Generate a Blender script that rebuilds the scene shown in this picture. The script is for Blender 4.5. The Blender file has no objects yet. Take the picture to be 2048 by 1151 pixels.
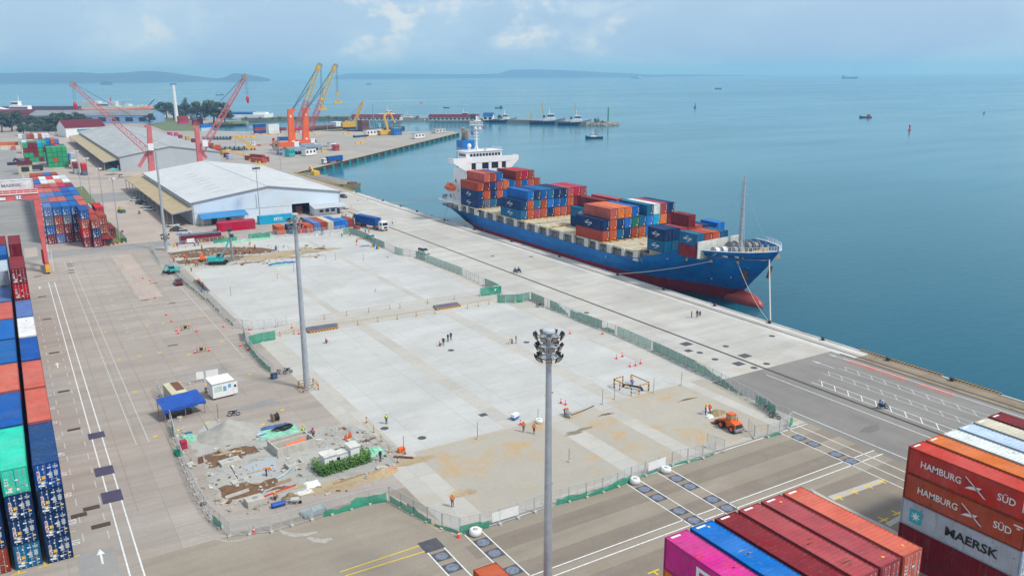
import bpy, bmesh, math, random
from mathutils import Vector, Matrix, noise as mnoise
random.seed(7)
sc = bpy.context.scene
COL = sc.collection
R = math.radians
# ------------------------------------------------------------------ camera
CAM_H = 50.2
FPX, PITCH, ROLL, YAW = 1663.7, 0.25156, -0.00683, 0.543626   # focal length in pixels of a 2048-wide frame
FW = Vector((math.sin(YAW)*math.cos(PITCH), math.cos(YAW)*math.cos(PITCH), -math.sin(PITCH)))
RT0 = Vector((math.cos(YAW), -math.sin(YAW), 0)); UP0 = RT0.cross(FW)
RT = RT0*math.cos(ROLL)+UP0*math.sin(ROLL); UP = -RT0*math.sin(ROLL)+UP0*math.cos(ROLL)
cam = bpy.data.objects.new('camera', bpy.data.cameras.new('camera')); COL.objects.link(cam)
cam.data.sensor_width = 36; cam.data.lens = 36*FPX/2048; cam.data.clip_end = 40000; cam.data.clip_start = 0.5
M = Matrix((RT, UP, -FW)).transposed().to_4x4(); M.translation = (0, 0, CAM_H)
cam.matrix_world = M
sc.camera = cam
# ------------------------------------------------------------------ light
SUN_EL, SUN_AZ = 52, 150          # azimuth measured from +Y towards +X
sc.view_settings.view_transform = 'Standard'; sc.view_settings.look = 'None'
sc.view_settings.exposure = 0.3; sc.view_settings.gamma = 1
sl = bpy.data.lights.new('sun', 'SUN'); sl.energy = 2.7; sl.angle = R(9); sl.color = (1, .96, .90)
so = bpy.data.objects.new('sun', sl); COL.objects.link(so)
sd = Vector((math.sin(R(SUN_AZ))*math.cos(R(SUN_EL)), math.cos(R(SUN_AZ))*math.cos(R(SUN_EL)), math.sin(R(SUN_EL))))
so.rotation_euler = sd.to_track_quat('Z', 'Y').to_euler(); so.location = (60, -80, 200)

class NT:                                           # small node-tree writer
    def __init__(s, tree): s.t = tree; s.n = tree.nodes; s.l = tree.links
    def node(s, typ, **kw):
        x = s.n.new(typ)
        for k, v in kw.items():
            if k in x.inputs.keys() if isinstance(k, str) else False: s.put(x.inputs[k], v)
            else: setattr(x, k, v)
        return x
    def put(s, sock, v):
        if hasattr(v, 'bl_idname') or hasattr(v, 'is_linked'): s.l.new(v, sock)
        else: sock.default_value = v
    def math(s, op, a, b=0.5, c=None, clamp=False):
        x = s.n.new('ShaderNodeMath'); x.operation = op; x.use_clamp = clamp
        s.put(x.inputs[0], a); s.put(x.inputs[1], b)
        if c is not None: s.put(x.inputs[2], c)
        return x.outputs[0]
    def mix(s, f, a, b, blend='MIX'):
        x = s.n.new('ShaderNodeMix'); x.data_type = 'RGBA'; x.blend_type = blend
        s.put(x.inputs[0], f); s.put(x.inputs[6], c4(a)); s.put(x.inputs[7], c4(b))
        return x.outputs[2]
    def noise(s, vec, scale, detail=4, rough=.55, dist=0):
        x = s.n.new('ShaderNodeTexNoise'); x.inputs['Scale'].default_value = scale
        x.inputs['Detail'].default_value = detail; x.inputs['Roughness'].default_value = rough
        x.inputs['Distortion'].default_value = dist
        if vec is not None: s.l.new(vec, x.inputs['Vector'])
        return x.outputs[0]
    def scale(s, vec, v):
        x = s.n.new('ShaderNodeVectorMath'); x.operation = 'MULTIPLY'; s.l.new(vec, x.inputs[0]); x.inputs[1].default_value = v
        return x.outputs[0]
    def rng(s, v, a, b, c=0., d=1., smooth=False):
        x = s.n.new('ShaderNodeMapRange'); s.l.new(v, x.inputs[0])
        if smooth: x.interpolation_type = 'SMOOTHSTEP'
        for i, q in enumerate((a, b, c, d)): x.inputs[1+i].default_value = q
        return x.outputs[0]
def c4(c):
    return (*c, 1) if isinstance(c, (tuple, list)) and len(c) == 3 else c
def sr(r, g, b):                                    # sRGB 0-255 to linear
    f = lambda u: (u/12.92 if u <= .04045 else ((u+.055)/1.055)**2.4)
    return (f(r/255), f(g/255), f(b/255))

W = bpy.data.worlds.new('World'); sc.world = W; W.use_nodes = True
w = NT(W.node_tree); w.n.clear()
sky = w.n.new('ShaderNodeTexSky'); sky.sky_type = 'NISHITA'; sky.sun_disc = False
sky.sun_elevation = R(SUN_EL); sky.sun_rotation = R(SUN_AZ); sky.air_density = 1.0; sky.dust_density = 1.2; sky.ozone_density = 1.5
tc = w.n.new('ShaderNodeTexCoord'); gen = tc.outputs['Generated']
sep = w.n.new('ShaderNodeSeparateXYZ'); w.l.new(gen, sep.inputs[0])
el = sep.outputs[2]
# a humid veil of thin cloud over the whole sky, blue towards the horizon, with loose cumulus low down
veil = w.mix(w.rng(el, .0, .095), (2.3, 3.55, 5.6), (3.0, 4.2, 5.5))
veil = w.mix(w.rng(el, .09, .6), veil, (4.5, 4.85, 5.2))
base = w.mix(.86, sky.outputs[0], veil)
soft = w.noise(w.scale(gen, (1, 1, 2.4)), 5.5, 5, .55, .3)
base = w.mix(w.math('MULTIPLY', w.rng(soft, .44, .62, 0, 1, True), .55), base, (3.3, 4.6, 5.75))
c1 = w.noise(w.scale(gen, (1, 1, 1.7)), 11.0, 9, .58, .25)
big_ = w.noise(w.scale(gen, (1, 1, 1.3)), 3.6, 3, .5)
lo = w.rng(el, .006, .04)
f1 = w.math('MULTIPLY', w.math('MULTIPLY', w.rng(c1, .47, .60, 0, 1, True), w.rng(big_, .44, .58)), lo)
base = w.mix(w.math('MULTIPLY', f1, .8), base, (4.1, 5.0, 5.85))
c2 = w.noise(w.scale(gen, (1, 1, 1.7)), 17.0, 9, .62, .2)
f2 = w.math('MULTIPLY', w.math('MULTIPLY', w.rng(c2, .50, .60, 0, 1, True), f1), .9)
base = w.mix(f2, base, (5.2, 5.5, 5.7))
bg = w.n.new('ShaderNodeBackground'); w.l.new(base, bg.inputs[0]); bg.inputs[1].default_value = 0.12
out = w.n.new('ShaderNodeOutputWorld'); w.l.new(bg.outputs[0], out.inputs[0])

# ------------------------------------------------------------------ helpers
def G(px, py, z=0.0):                               # the point at height z seen at a pixel of the 2048-wide frame
    ray = RT*((px-1024)/FPX) - UP*((py-575.5)/FPX) + FW
    k = (z-CAM_H)/ray.z
    return Vector((ray.x*k, ray.y*k, z))
class MB:
    def __init__(s): s.v = []; s.f = []; s.m = []; s.mi = 0; s.sm = []; s.smooth = False
    def add(s, vs, fs):
        o = len(s.v); s.v += [tuple(v) for v in vs]
        for f in fs: s.f.append([o+i for i in f]); s.m.append(s.mi); s.sm.append(s.smooth)
        return s
    def box(s, x0, x1, y0, y1, z0, z1, mat=None):
        vs = [(x, y, z) for z in (z0, z1) for y in (y0, y1) for x in (x0, x1)]
        if mat: vs = [mat @ Vector(v) for v in vs]
        return s.add(vs, [(0,2,3,1), (4,5,7,6), (0,1,5,4), (2,6,7,3), (0,4,6,2), (1,3,7,5)])
    def cbox(s, c, d, mat=None):
        return s.box(c[0]-d[0]/2, c[0]+d[0]/2, c[1]-d[1]/2, c[1]+d[1]/2, c[2]-d[2]/2, c[2]+d[2]/2, mat)
    def cyl(s, p0, p1, r0, r1=None, n=8, caps=True):
        p0 = Vector(p0); p1 = Vector(p1); r1 = r0 if r1 is None else r1
        d = p1-p0
        if d.length < 1e-6: return s
        d.normalize(); a = d.orthogonal().normalized(); b = d.cross(a)
        vs = []
        for p, r in ((p0, r0), (p1, r1)):
            for i in range(n):
                t = 2*math.pi*i/n; vs.append(p+(a*math.cos(t)+b*math.sin(t))*r)
        fs = [(i, (i+1) % n, n+(i+1) % n, n+i) for i in range(n)]
        if caps: fs += [tuple(reversed(range(n))), tuple(range(n, 2*n))]
        return s.add(vs, fs)
    def bar(s, p0, p1, w_, h_=None):                # square bar between two points
        p0 = Vector(p0); p1 = Vector(p1); h_ = h_ or w_
        d = p1-p0; L = d.length
        if L < 1e-6: return s
        d.normalize(); up = Vector((0, 0, 1)) if abs(d.z) < .95 else Vector((0, 1, 0))
        a = d.cross(up).normalized(); b = a.cross(d)
        vs = [p+a*(i*w_/2)+b*(j*h_/2) for p in (p0, p1) for i, j in ((-1,-1), (1,-1), (1,1), (-1,1))]
        return s.add(vs, [(0,1,5,4), (1,2,6,5), (2,3,7,6), (3,0,4,7), (3,2,1,0), (4,5,6,7)])
    def tube(s, pts, r, n=6):
        for a, b in zip(pts, pts[1:]): s.cyl(a, b, r, r, n)
        return s
    def prism(s, pts, z0, z1):
        n = len(pts)
        vs = [(p[0], p[1], z0) for p in pts]+[(p[0], p[1], z1) for p in pts]
        ar = sum(pts[i][0]*pts[(i+1) % n][1]-pts[(i+1) % n][0]*pts[i][1] for i in range(n))
        fs = [(i, (i+1) % n, n+(i+1) % n, n+i) for i in range(n)]+[tuple(reversed(range(n))), tuple(range(n, 2*n))]
        if ar < 0: fs = [tuple(reversed(f)) for f in fs]
        return s.add(vs, fs)
    def sphere(s, c, r, nu=8, nv=5, sq=(1, 1, 1)):
        vs = []; fs = []
        for j in range(nv+1):
            ph = math.pi*j/nv
            for i in range(nu):
                t = 2*math.pi*i/nu
                vs.append((c[0]+r*sq[0]*math.sin(ph)*math.cos(t), c[1]+r*sq[1]*math.sin(ph)*math.sin(t), c[2]+r*sq[2]*math.cos(ph)))
        for j in range(nv):
            for i in range(nu): fs.append((j*nu+i, (j+1)*nu+i, (j+1)*nu+(i+1) % nu, j*nu+(i+1) % nu))
        return s.add(vs, fs)
    def loft(s, rings, caps=True, closed=True):
        n = len(rings[0]); vs = [p for r_ in rings for p in r_]; fs = []
        for j in range(len(rings)-1):
            for i in range(n if closed else n-1):
                fs.append((j*n+i, j*n+(i+1) % n, (j+1)*n+(i+1) % n, (j+1)*n+i))
        if caps and closed: fs += [tuple(reversed(range(n))), tuple(range((len(rings)-1)*n, len(rings)*n))]
        return s.add(vs, fs)
    def mesh(s, name):
        me = bpy.data.meshes.new(name); me.from_pydata(s.v, [], s.f)
        me.polygons.foreach_set('material_index', s.m); me.polygons.foreach_set('use_smooth', s.sm)
        me.update(); return me
    def build(s, name, mats, parent=None, loc=None, fix=False):
        me = s.mesh(name)
        if fix:
            b = bmesh.new(); b.from_mesh(me); bmesh.ops.recalc_face_normals(b, faces=b.faces); b.to_mesh(me); b.free()
        for m_ in (mats if isinstance(mats, (list, tuple)) else [mats]): me.materials.append(m_)
        o = bpy.data.objects.new(name, me); COL.objects.link(o)
        if parent: o.parent = parent
        if loc: o.location = loc
        return o
USED = {}
def tag(o, label, cat, group=None, kind=None):
    if label: o['label'] = label; USED.setdefault(label, []).append(o.name)
    if cat: o['category'] = cat
    if group: o['group'] = group
    if kind: o['kind'] = kind
    return o
def thing(name, label, cat, loc=(0, 0, 0), rz=0, group=None):
    o = bpy.data.objects.new(name, None); COL.objects.link(o); o.location = loc; o.rotation_euler = (0, 0, rz); o.empty_display_size = .2
    return tag(o, label, cat, group)
def struct(name, mb, m_):
    return tag(mb.build(name, m_), None, None, None, 'structure')
KIDS = {}
def kids(o):
    if o.name not in KIDS: KIDS[o.name] = list(o.children)
    return KIDS[o.name]
def dup(o, loc, rz=0, label=None, group=None, color=None, parent=None, scale=None):
    c = o.copy(); COL.objects.link(c)
    if parent is not None: c.parent = parent
    else:
        c.location = loc; c.rotation_euler = (0, 0, rz)
        if scale: c.scale = scale if isinstance(scale, tuple) else (scale,)*3
        if label: tag(c, label, None, group)
    if color and not c.get('fixed'): c.color = c4(color)
    for ch in kids(o): dup(ch, None, 0, color=color, parent=c)
    return c
TXT = {}
def text_mesh(txt, size, bold=0.0, ext=0.004, aspect=1.0):
    k = (txt, size, bold, ext, aspect)
    if k not in TXT:
        cu = bpy.data.curves.new('t', 'FONT'); cu.body = txt; cu.size = size; cu.offset = bold; cu.extrude = ext
        cu.align_x = 'CENTER'; cu.align_y = 'CENTER'; cu.resolution_u = 3
        o = bpy.data.objects.new('t', cu); COL.objects.link(o)
        bpy.context.view_layer.update()
        me = bpy.data.meshes.new_from_object(o.evaluated_get(bpy.context.evaluated_depsgraph_get()))
        bpy.data.objects.remove(o)
        for v in me.vertices: v.co.x *= aspect
        TXT[k] = me
    return TXT[k]
def lettering(txt, size, m_, parent, loc, rot, name='lettering', bold=0.0, aspect=1.0):
    me = text_mesh(txt, size, bold, .004, aspect).copy(); me.materials.clear(); me.materials.append(m_)
    o = bpy.data.objects.new(name, me); COL.objects.link(o); o.parent = parent; o.location = loc; o.rotation_euler = rot
    return o

# ------------------------------------------------------------------ materials
def newmat(name):
    m_ = bpy.data.materials.new(name); m_.use_nodes = True; t = NT(m_.node_tree); b = t.n['Principled BSDF']
    geo = t.n.new('ShaderNodeNewGeometry'); return m_, t, b, geo.outputs['Position']
def mat(name, col, rough=.6, var=.18, scale=.7, metal=0, dirt=None, dirtamt=.4, spec=None):
    m_, t, b, P = newmat(name)
    n = t.noise(P, scale, 5, .6)
    c = t.mix(t.rng(n, .3, .7), tuple(x*(1-var) for x in col), tuple(min(1, x*(1+var)) for x in col))
    if dirt:
        n2 = t.noise(P, scale*2.7, 6, .65, .4); c = t.mix(t.math('MULTIPLY', t.rng(n2, .52, .68), dirtamt), c, dirt)
    t.l.new(c, b.inputs['Base Color']); b.inputs['Roughness'].default_value = rough; b.inputs['Metallic'].default_value = metal
    if spec is not None: b.inputs['Specular IOR Level'].default_value = spec
    return m_
def objpaint(name, mul=1.0, rough=.5, rust=.5, var=.12):
    m_, t, b, P = newmat(name)
    oi = t.n.new('ShaderNodeObjectInfo'); c = oi.outputs['Color']
    tcx = t.n.new('ShaderNodeTexCoord'); O = tcx.outputs['Object']
    off = t.n.new('ShaderNodeVectorMath'); off.operation = 'ADD'; t.l.new(O, off.inputs[0])
    cmb = t.n.new('ShaderNodeCombineXYZ'); rr = t.math('MULTIPLY', oi.outputs['Random'], 60)
    for i in range(3): t.l.new(rr, cmb.inputs[i])
    t.l.new(cmb.outputs[0], off.inputs[1]); V = off.outputs[0]
    n = t.noise(V, .55, 5, .6)
    hsv = t.n.new('ShaderNodeHueSaturation'); t.l.new(c, hsv.inputs['Color'])
    t.l.new(t.rng(n, .3, .7, (1-var)*mul, (1+var)*mul), hsv.inputs['Value'])
    t.l.new(t.rng(t.noise(V, .23, 3), .3, .7, 1.04, .94), hsv.inputs['Saturation'])
    c = hsv.outputs[0]
    if rust:
        n2 = t.noise(t.scale(V, (1.0, .7, 1.0)), 1.5, 7, .68, .5)
        c = t.mix(t.math('MULTIPLY', t.rng(n2, .60, .70), rust), c, (.115, .052, .026))
        n3 = t.noise(t.scale(V, (2.5, 2.5, .25)), 1.2, 4, .6)
        c = t.mix(t.math('MULTIPLY', t.rng(n3, .56, .74), rust*.55), c, (.20, .17, .14))
    t.l.new(c, b.inputs['Base Color']); b.inputs['Roughness'].default_value = rough; b.inputs['Specular IOR Level'].default_value = .5 if rough < .3 else .15
    return m_
PAINT = objpaint('container_paint', 1.0, .55, .8, .16)
FRAME = objpaint('container_frame_paint', .62, .6, 1.0, .2)
CLEAN = objpaint('clean_paint', 1.0, .4, .15, .06)
CLOTH = objpaint('cloth', 1.0, .9, 0, .1)
CARP = objpaint('car_paint', 1.0, .22, 0, .03)
M_ = dict(
 white=mat('white_paint', (.78,.79,.80), .5, .06, .4, dirt=(.45,.38,.3), dirtamt=.25),
 offwhite=mat('off_white_paint', (.62,.62,.58), .6, .12, .6, dirt=(.3,.2,.12), dirtamt=.5),
 steel=mat('galvanised_steel', (.42,.46,.50), .42, .14, 1.2, .35),
 zinc=mat('zinc_fence', (.50,.53,.55), .5, .1, 2, .2),
 dark=mat('dark_metal', (.035,.035,.04), .5, .3, 2),
 black=mat('black_rubber', (.018,.018,.02), .8, .3, 2),
 glass=mat('window_glass', (.02,.035,.045), .08, .1, 1),
 yellow=mat('yellow_paint', (.75,.42,.02), .5, .14, 1, dirt=(.2,.12,.05)),
 orange=mat('orange_paint', (.80,.13,.015), .42, .1, .3, dirt=(.3,.1,.03), dirtamt=.2),
 red=mat('red_paint', (.55,.035,.03), .5, .12, 1),
 conered=mat('cone_red', (.75,.06,.04), .6, .1, 1),
 pinkred=mat('faded_red_steel', (.56,.145,.15), .55, .16, .35, dirt=(.25,.06,.05)),
 rtgred=mat('salmon_steel', (.62,.12,.12), .5, .12, .4, dirt=(.3,.1,.07)),
 blue=mat('blue_paint', (.01,.16,.46), .45, .12, .5),
 tarp=mat('blue_tarpaulin', (.006,.07,.36), .55, .14, .8),
 teal=mat('teal_machine_paint', (.03,.42,.42), .45, .1, 1, dirt=(.15,.12,.08)),
 green=mat('green_mesh', (.015,.24,.155), .8, .25, 1.4),
 rust=mat('rusty_steel', (.17,.065,.035), .75, .35, 2),
 wood=mat('timber', (.33,.23,.14), .8, .25, 3),
 conc=mat('precast_concrete', (.47,.45,.40), .85, .14, 1.2, dirt=(.25,.2,.15)),
 tan=mat('tan_sheet_roof', (.42,.33,.19), .7, .12, .25, dirt=(.3,.22,.12)),
 grey=mat('mid_grey_paint', (.25,.27,.29), .6, .15, 1),
 skin=mat('skin', (.36,.19,.12), .6, .08, 4),
 mark=mat('road_paint', (.72,.73,.72), .7, .14, 1.5, dirt=(.36,.34,.31), dirtamt=.65),
 markfaint=mat('worn_road_paint', (.50,.50,.49), .8, .12, 1.5, dirt=(.33,.31,.29), dirtamt=.9),
 markyel=mat('yellow_road_paint', (.72,.50,.03), .7, .15, 1.5, dirt=(.36,.3,.2), dirtamt=.4),
 netcol=mat('pale_green_sheet', (.22,.50,.36), .8, .25, 1.2),
 navy=mat('navy_hull', (.012,.05,.12), .45, .2, .6),
 roofred=mat('red_tile_roof', (.26,.03,.035), .7, .18, .4),
 roofgrey=mat('grey_sheet_roof', (.45,.48,.51), .6, .12, .1),
 sand=mat('cement_sand', (.36,.345,.315), .95, .14, 1.1),
 soil=mat('red_brown_soil', (.16,.085,.045), .95, .35, 1.2),
 bark=mat('bark', (.11,.085,.06), .9, .25, 3),
 stone=mat('boulder_stone', (.30,.27,.23), .9, .3, .5),
 rope=mat('mooring_rope', (.55,.52,.45), .8, .1, 2),
)
def leafmat(name, c1, c2):
    m_, t, b, P = newmat(name)
    n = t.noise(P, .55, 4, .6); c = t.mix(t.rng(n, .35, .65), c1, c2)
    t.l.new(c, b.inputs['Base Color']); b.inputs['Roughness'].default_value = .75
    return m_
LEAF = leafmat('leaves', (.018,.045,.016), (.055,.10,.03)); HEDGE = leafmat('hedge_leaves', (.04,.13,.02), (.10,.22,.04))
def striped(name, period, axis):
    m_, t, b, P = newmat(name)
    tcx = t.n.new('ShaderNodeTexCoord'); s_ = t.n.new('ShaderNodeSeparateXYZ'); t.l.new(tcx.outputs['Object'], s_.inputs[0])
    v = t.math('ADD', t.math('ADD', s_.outputs[0], s_.outputs[1]), s_.outputs[2]) if axis == 3 else s_.outputs[axis]
    f = t.math('GREATER_THAN', t.math('FRACT', t.math('DIVIDE', v, period)), .5)
    t.l.new(t.mix(f, (.02,.02,.02), (.80,.36,.01)), b.inputs['Base Color']); b.inputs['Roughness'].default_value = .5
    return m_
HAZARD = striped('black_and_yellow_stripes', .62, 3)
def meshmat(name, col, fill, period=.11):           # see-through netting: a woven sheet with holes
    m_, t, b, P = newmat(name)
    n = t.noise(P, .8, 3); t.l.new(t.mix(t.rng(n, .3, .7), tuple(c*.75 for c in col), tuple(c*1.2 for c in col)), b.inputs['Base Color'])
    b.inputs['Roughness'].default_value = .85; b.inputs['Alpha'].default_value = fill
    return m_
NET = meshmat('shade_netting', (.008,.29,.175), .8); NETP = meshmat('pale_shade_netting', (.09,.42,.28), .6); WIRE = meshmat('wire_mesh', (.42,.45,.47), .17)
# ================================================================== SETTING
WATER = -2.5
def groundmat(name, ca, cb, slab=None, streak=None, joint=.6, stain=None, stainamt=.3, big=.03, rough=.9, jw=.035, dv=.065):
    m_, t, b, P = newmat(name)
    n = t.noise(P, big, 6, .62, .3); n2 = t.noise(P, big*9, 6, .65)
    f = t.math('ADD', t.math('MULTIPLY', n, .65), t.math('MULTIPLY', n2, .35))
    c = t.mix(t.rng(f, .36, .64), ca, cb)
    if streak:                                       # tyre polish and old pours drawn out along one axis
        s_ = t.noise(t.scale(P, streak), 1.0, 6, .62, .25)
        k = t.rng(s_, .33, .67, .90, 1.08)
        c = t.mix(1.0, c, t_col(t, k), 'MULTIPLY')
    if slab:
        br = t.n.new('ShaderNodeTexBrick'); t.l.new(P, br.inputs['Vector']); br.offset = 0
        br.inputs['Scale'].default_value = 1; br.inputs['Brick Width'].default_value = slab[0]; br.inputs['Row Height'].default_value = slab[1]
        br.inputs['Mortar Size'].default_value = jw; br.inputs['Mortar Smooth'].default_value = .2; br.inputs['Bias'].default_value = 0
        br.inputs['Color1'].default_value = (1-dv,)*3+(1,); br.inputs['Color2'].default_value = (1+dv,)*3+(1,); br.inputs['Mortar'].default_value = (joint,joint*.97,joint*.93,1)
        c = t.mix(1.0, c, br.outputs[0], 'MULTIPLY')
    if stain:
        n3 = t.noise(t.scale(P, (1, 1, 1)), big*3.1, 7, .66, .6)
        c = t.mix(t.math('MULTIPLY', t.rng(n3, .53, .66), stainamt), c, stain)
    n4 = t.noise(P, 2.2, 5, .7)
    c = t.mix(1.0, c, t_col(t, t.rng(n4, .25, .75, .93, 1.07)), 'MULTIPLY')
    t.l.new(c, b.inputs['Base Color']); b.inputs['Roughness'].default_value = rough
    b.inputs['Specular IOR Level'].default_value = .25
    return m_
def t_col(t, v):
    x = t.n.new('ShaderNodeCombineColor')
    for i in range(3): t.l.new(v, x.inputs[i])
    return x.outputs[0]
YARD = groundmat('yard_concrete', (.325,.275,.24), (.385,.345,.31), (11, 5.5), (.035,.55,1), .78, (.30,.25,.205), .4)
FARYARD = groundmat('far_terminal_concrete', (.33,.30,.265), (.39,.36,.325), (12, 12), None, .9, (.30,.27,.24), .35, .02)
WYARD = groundmat('warehouse_yard_concrete', (.39,.32,.275), (.45,.385,.34), (8, 8), None, .85, (.29,.25,.22), .3)
APRON = groundmat('apron_concrete', (.43,.41,.38), (.495,.48,.45), (6.2, 10), (.05,.3,1), .86, (.44,.375,.29), .5, .035)
SLAB = groundmat('new_slab_concrete', (.455,.452,.44), (.51,.507,.495), (9, 6), (.06,.12,1), .76, (.43,.41,.38), .5, .05, .85, .04, .022)
ASPH = groundmat('grey_asphalt', (.205,.19,.178), (.255,.24,.226), None, (.25,.05,1), .9, (.20,.195,.19), .4, .04)
ROAD = groundmat('road_asphalt', (.25,.245,.24), (.31,.30,.29), None, (.06,.2,1), .9, (.33,.30,.27), .4, .05)
BRASPH = groundmat('brown_asphalt_strip', (.225,.19,.155), (.262,.222,.182), None, (.04,.5,1), .9, (.20,.165,.13), .5, .05)
BRLIGHT = groundmat('worn_asphalt_strip', (.275,.235,.19), (.32,.275,.225), None, (.04,.5,1), .9, (.27,.22,.17), .5, .05)
DIRT = groundmat('compacted_fill', (.375,.345,.295), (.435,.395,.335), None, None, .9, (.46,.32,.17), .9, .045)
EARTH = groundmat('sandy_earth', (.36,.27,.16), (.44,.36,.25), None, None, .9, (.30,.19,.10), .6, .15)
CEM = groundmat('cement_dust', (.33,.325,.305), (.43,.42,.39), None, None, .9, (.24,.23,.21), .6, .12)
STRIP = groundmat('strip_concrete', (.425,.405,.37), (.485,.465,.43), (40, 5), None, .85, (.42,.36,.28), .5, .08)
KERB = groundmat('quay_kerb_concrete', (.50,.485,.455), (.58,.565,.54), (3, 6), None, .8, (.42,.36,.29), .4, .1)
OLDKERB = groundmat('old_quay_edge', (.235,.185,.13), (.31,.25,.185), (3, 6), None, .75, (.17,.12,.08), .5, .12)
GRASS = leafmat('grass_blades', (.085,.125,.03), (.15,.18,.06))

# ---- sea
m_, t, b, P = newmat('sea_water')
big = t.noise(t.scale(P, (.0011, .0036, 1)), 1, 5, .55, .4); mid = t.noise(t.scale(P, (.006, .02, 1)), 1, 4, .6, .3)
f = t.math('ADD', t.math('MULTIPLY', big, .6), t.math('MULTIPLY', mid, .4))
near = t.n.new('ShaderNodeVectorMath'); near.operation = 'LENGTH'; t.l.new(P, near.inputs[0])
far_sheen = t.rng(near.outputs['Value'], 130, 480)  # water colour itself lightened with distance, painting in the sky's reflection
c = t.mix(t.rng(f, .40, .62), t.mix(far_sheen, (.0,.066,.118), (.012,.155,.225)), t.mix(far_sheen, (.002,.09,.15), (.02,.185,.26)))
c = t.mix(t.rng(t.noise(t.scale(P, (.004, .006, 1)), 1, 3), .4, .7, 0, .5), c, (.004,.125,.16))
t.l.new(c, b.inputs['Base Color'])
t.l.new(t.rng(f, .38, .62, .20, .10), b.inputs['Roughness']); b.inputs['IOR'].default_value = 1.2; b.inputs['Specular Tint'].default_value = (.66,.92,1,1)
w1 = t.noise(t.scale(P, (.16, .42, 1)), 1, 4, .62, .3); w2 = t.noise(t.scale(P, (.55, 1.1, 1)), 1, 3, .6, .2)
hh = t.math('ADD', t.math('MULTIPLY', w1, .8), t.math('MULTIPLY', w2, .3))
bp = t.n.new('ShaderNodeBump'); bp.inputs['Distance'].default_value = 1.2
t.l.new(t.math('MULTIPLY', t.rng(near.outputs['Value'], 100, 900, .14, .03), t.rng(f, .36, .6, 1.25, .6)), bp.inputs['Strength'])
t.l.new(hh, bp.inputs['Height']); t.l.new(bp.outputs[0], b.inputs['Normal'])
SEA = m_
mb = MB()
rings = [0, 150, 400, 900, 2000, 5000, 14500]; N = 96
vs = [(0, 0, WATER)]; fs = []
for r_ in rings[1:]:
    for i in range(N): a = 2*math.pi*i/N; vs.append((r_*math.cos(a), r_*math.sin(a), WATER))
for i in range(N): fs.append((0, 1+i, 1+(i+1) % N))
for j in range(len(rings)-2):
    for i in range(N): fs.append((1+j*N+i, 1+(j+1)*N+i, 1+(j+1)*N+(i+1) % N, 1+j*N+(i+1) % N))
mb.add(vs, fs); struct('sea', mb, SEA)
# ---- the port platform
QX = 131.2
tip = G(918, 265.5)
far_edge = [G(*q) for q in ((905, 262.5), (860, 263), (760, 263.5), (640, 262), (560, 262), (480, 263), (420, 261), (396, 256), (410, 250), (470, 247.5), (497, 243), (470, 239.5), (420, 238), (372, 231), (318, 226), (305, 222.5))]
outline = [(QX, -160), (QX, 352), (132.6, 441), (tip.x, tip.y)]+[(p.x, p.y) for p in far_edge]+[(60, 1330), (-160, 1420), (-900, 1500), (-900, -160)]
mb = MB(); mb.prism(outline, -7, 0); struct('port_ground', mb, YARD)
ZL = [0]
def sheet(name, pts, m_, lvl):
    mb = MB(); n = len(pts); mb.add([(p[0], p[1], .004*lvl) for p in pts], [tuple(range(n))])
    o = mb.build(name, m_)
    if o.data.polygons[0].normal.z < 0: o.data.flip_normals()
    return tag(o, None, None, None, 'structure')
def rect(name, x0, x1, y0, y1, m_, lvl): return sheet(name, [(x0, y0), (x1, y0), (x1, y1), (x0, y1)], m_, lvl)
def psheet(name, pix, m_, lvl, rag=0):
    pts = [G(*q) for q in pix]
    if rag:                                          # ragged edge, as dug or spilled
        o = []
        for a, b_ in zip(pts, pts[1:]+pts[:1]):
            n = max(2, int((b_-a).length/.4)); d = (b_-a).normalized(); q = Vector((-d.y, d.x, 0))
            for i in range(n): p = a.lerp(b_, i/n); o.append(p+q*rag*(mnoise.noise((p.x*.8, p.y*.8, 1))+.6*mnoise.noise((p.x*2.3, p.y*2.3, 4))))
        pts = o
    return sheet(name, pts, m_, lvl)
rect('quay_apron', 96.2, 126.4, 94.8, 352, APRON, 1); rect('quay_apron', 93.2, 96.3, 97, 268, APRON, 2); rect('quay_apron', 93.2, 96.3, 268, 297, APRON, 1)
sheet('quay_apron', [(116, 352), (130.6, 352), (132, 440), (120, 440)], FARYARD, 1)
rect('quay_asphalt', 96.2, 126.4, -100, 94.8, ASPH, 1)
rect('quay_edge', 126.4, QX-.35, 90, 352, KERB, 1)
rect('quay_edge', 126.4, QX-.35, -100, 90, OLDKERB, 1)
sheet('far_terminal', [(132, 441)]+[(tip.x-.6, tip.y-.6)]+[(p.x, p.y) for p in far_edge[:8]]+[(150, 760), (112, 640), (112, 441)], FARYARD, 1)
rect('warehouse_yard', 23, 113, 297, 900, WYARD, 2)
rect('warehouse_yard', 23.5, 46, 268, 297, WYARD, 1)
# asphalt roads of the container yard
rect('yard_road', -60, 40.5, 268, 278, ROAD, 3)
rect('yard_road', -60, 6.8, 278, 700, ROAD, 2)
rect('yard_road', 24.5, 54, 380, 410, ROAD, 3)
psheet('yard_patch', [(48, 497), (74, 494), (76, 512), (50, 515)], WYARD, 4)
# front strips of old asphalt laid across the yard
y = 60.9; k = 1
rect('asphalt_strip', 37.5, 96.2, -70, 60.9, BRASPH, 1)
while y < 75.4:
    y2 = min(75.4, y+2.9)
    rect('asphalt_strip', 37.5, 96.2, y, y2, BRLIGHT if k % 2 else BRASPH, 1); y = y2; k += 1
rect('asphalt_strip', 6.8, 37.5, 60, 88.5, BRLIGHT, 1)
rect('asphalt_strip', .9, 4.6, 60, 93, ROAD, 1)
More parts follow.
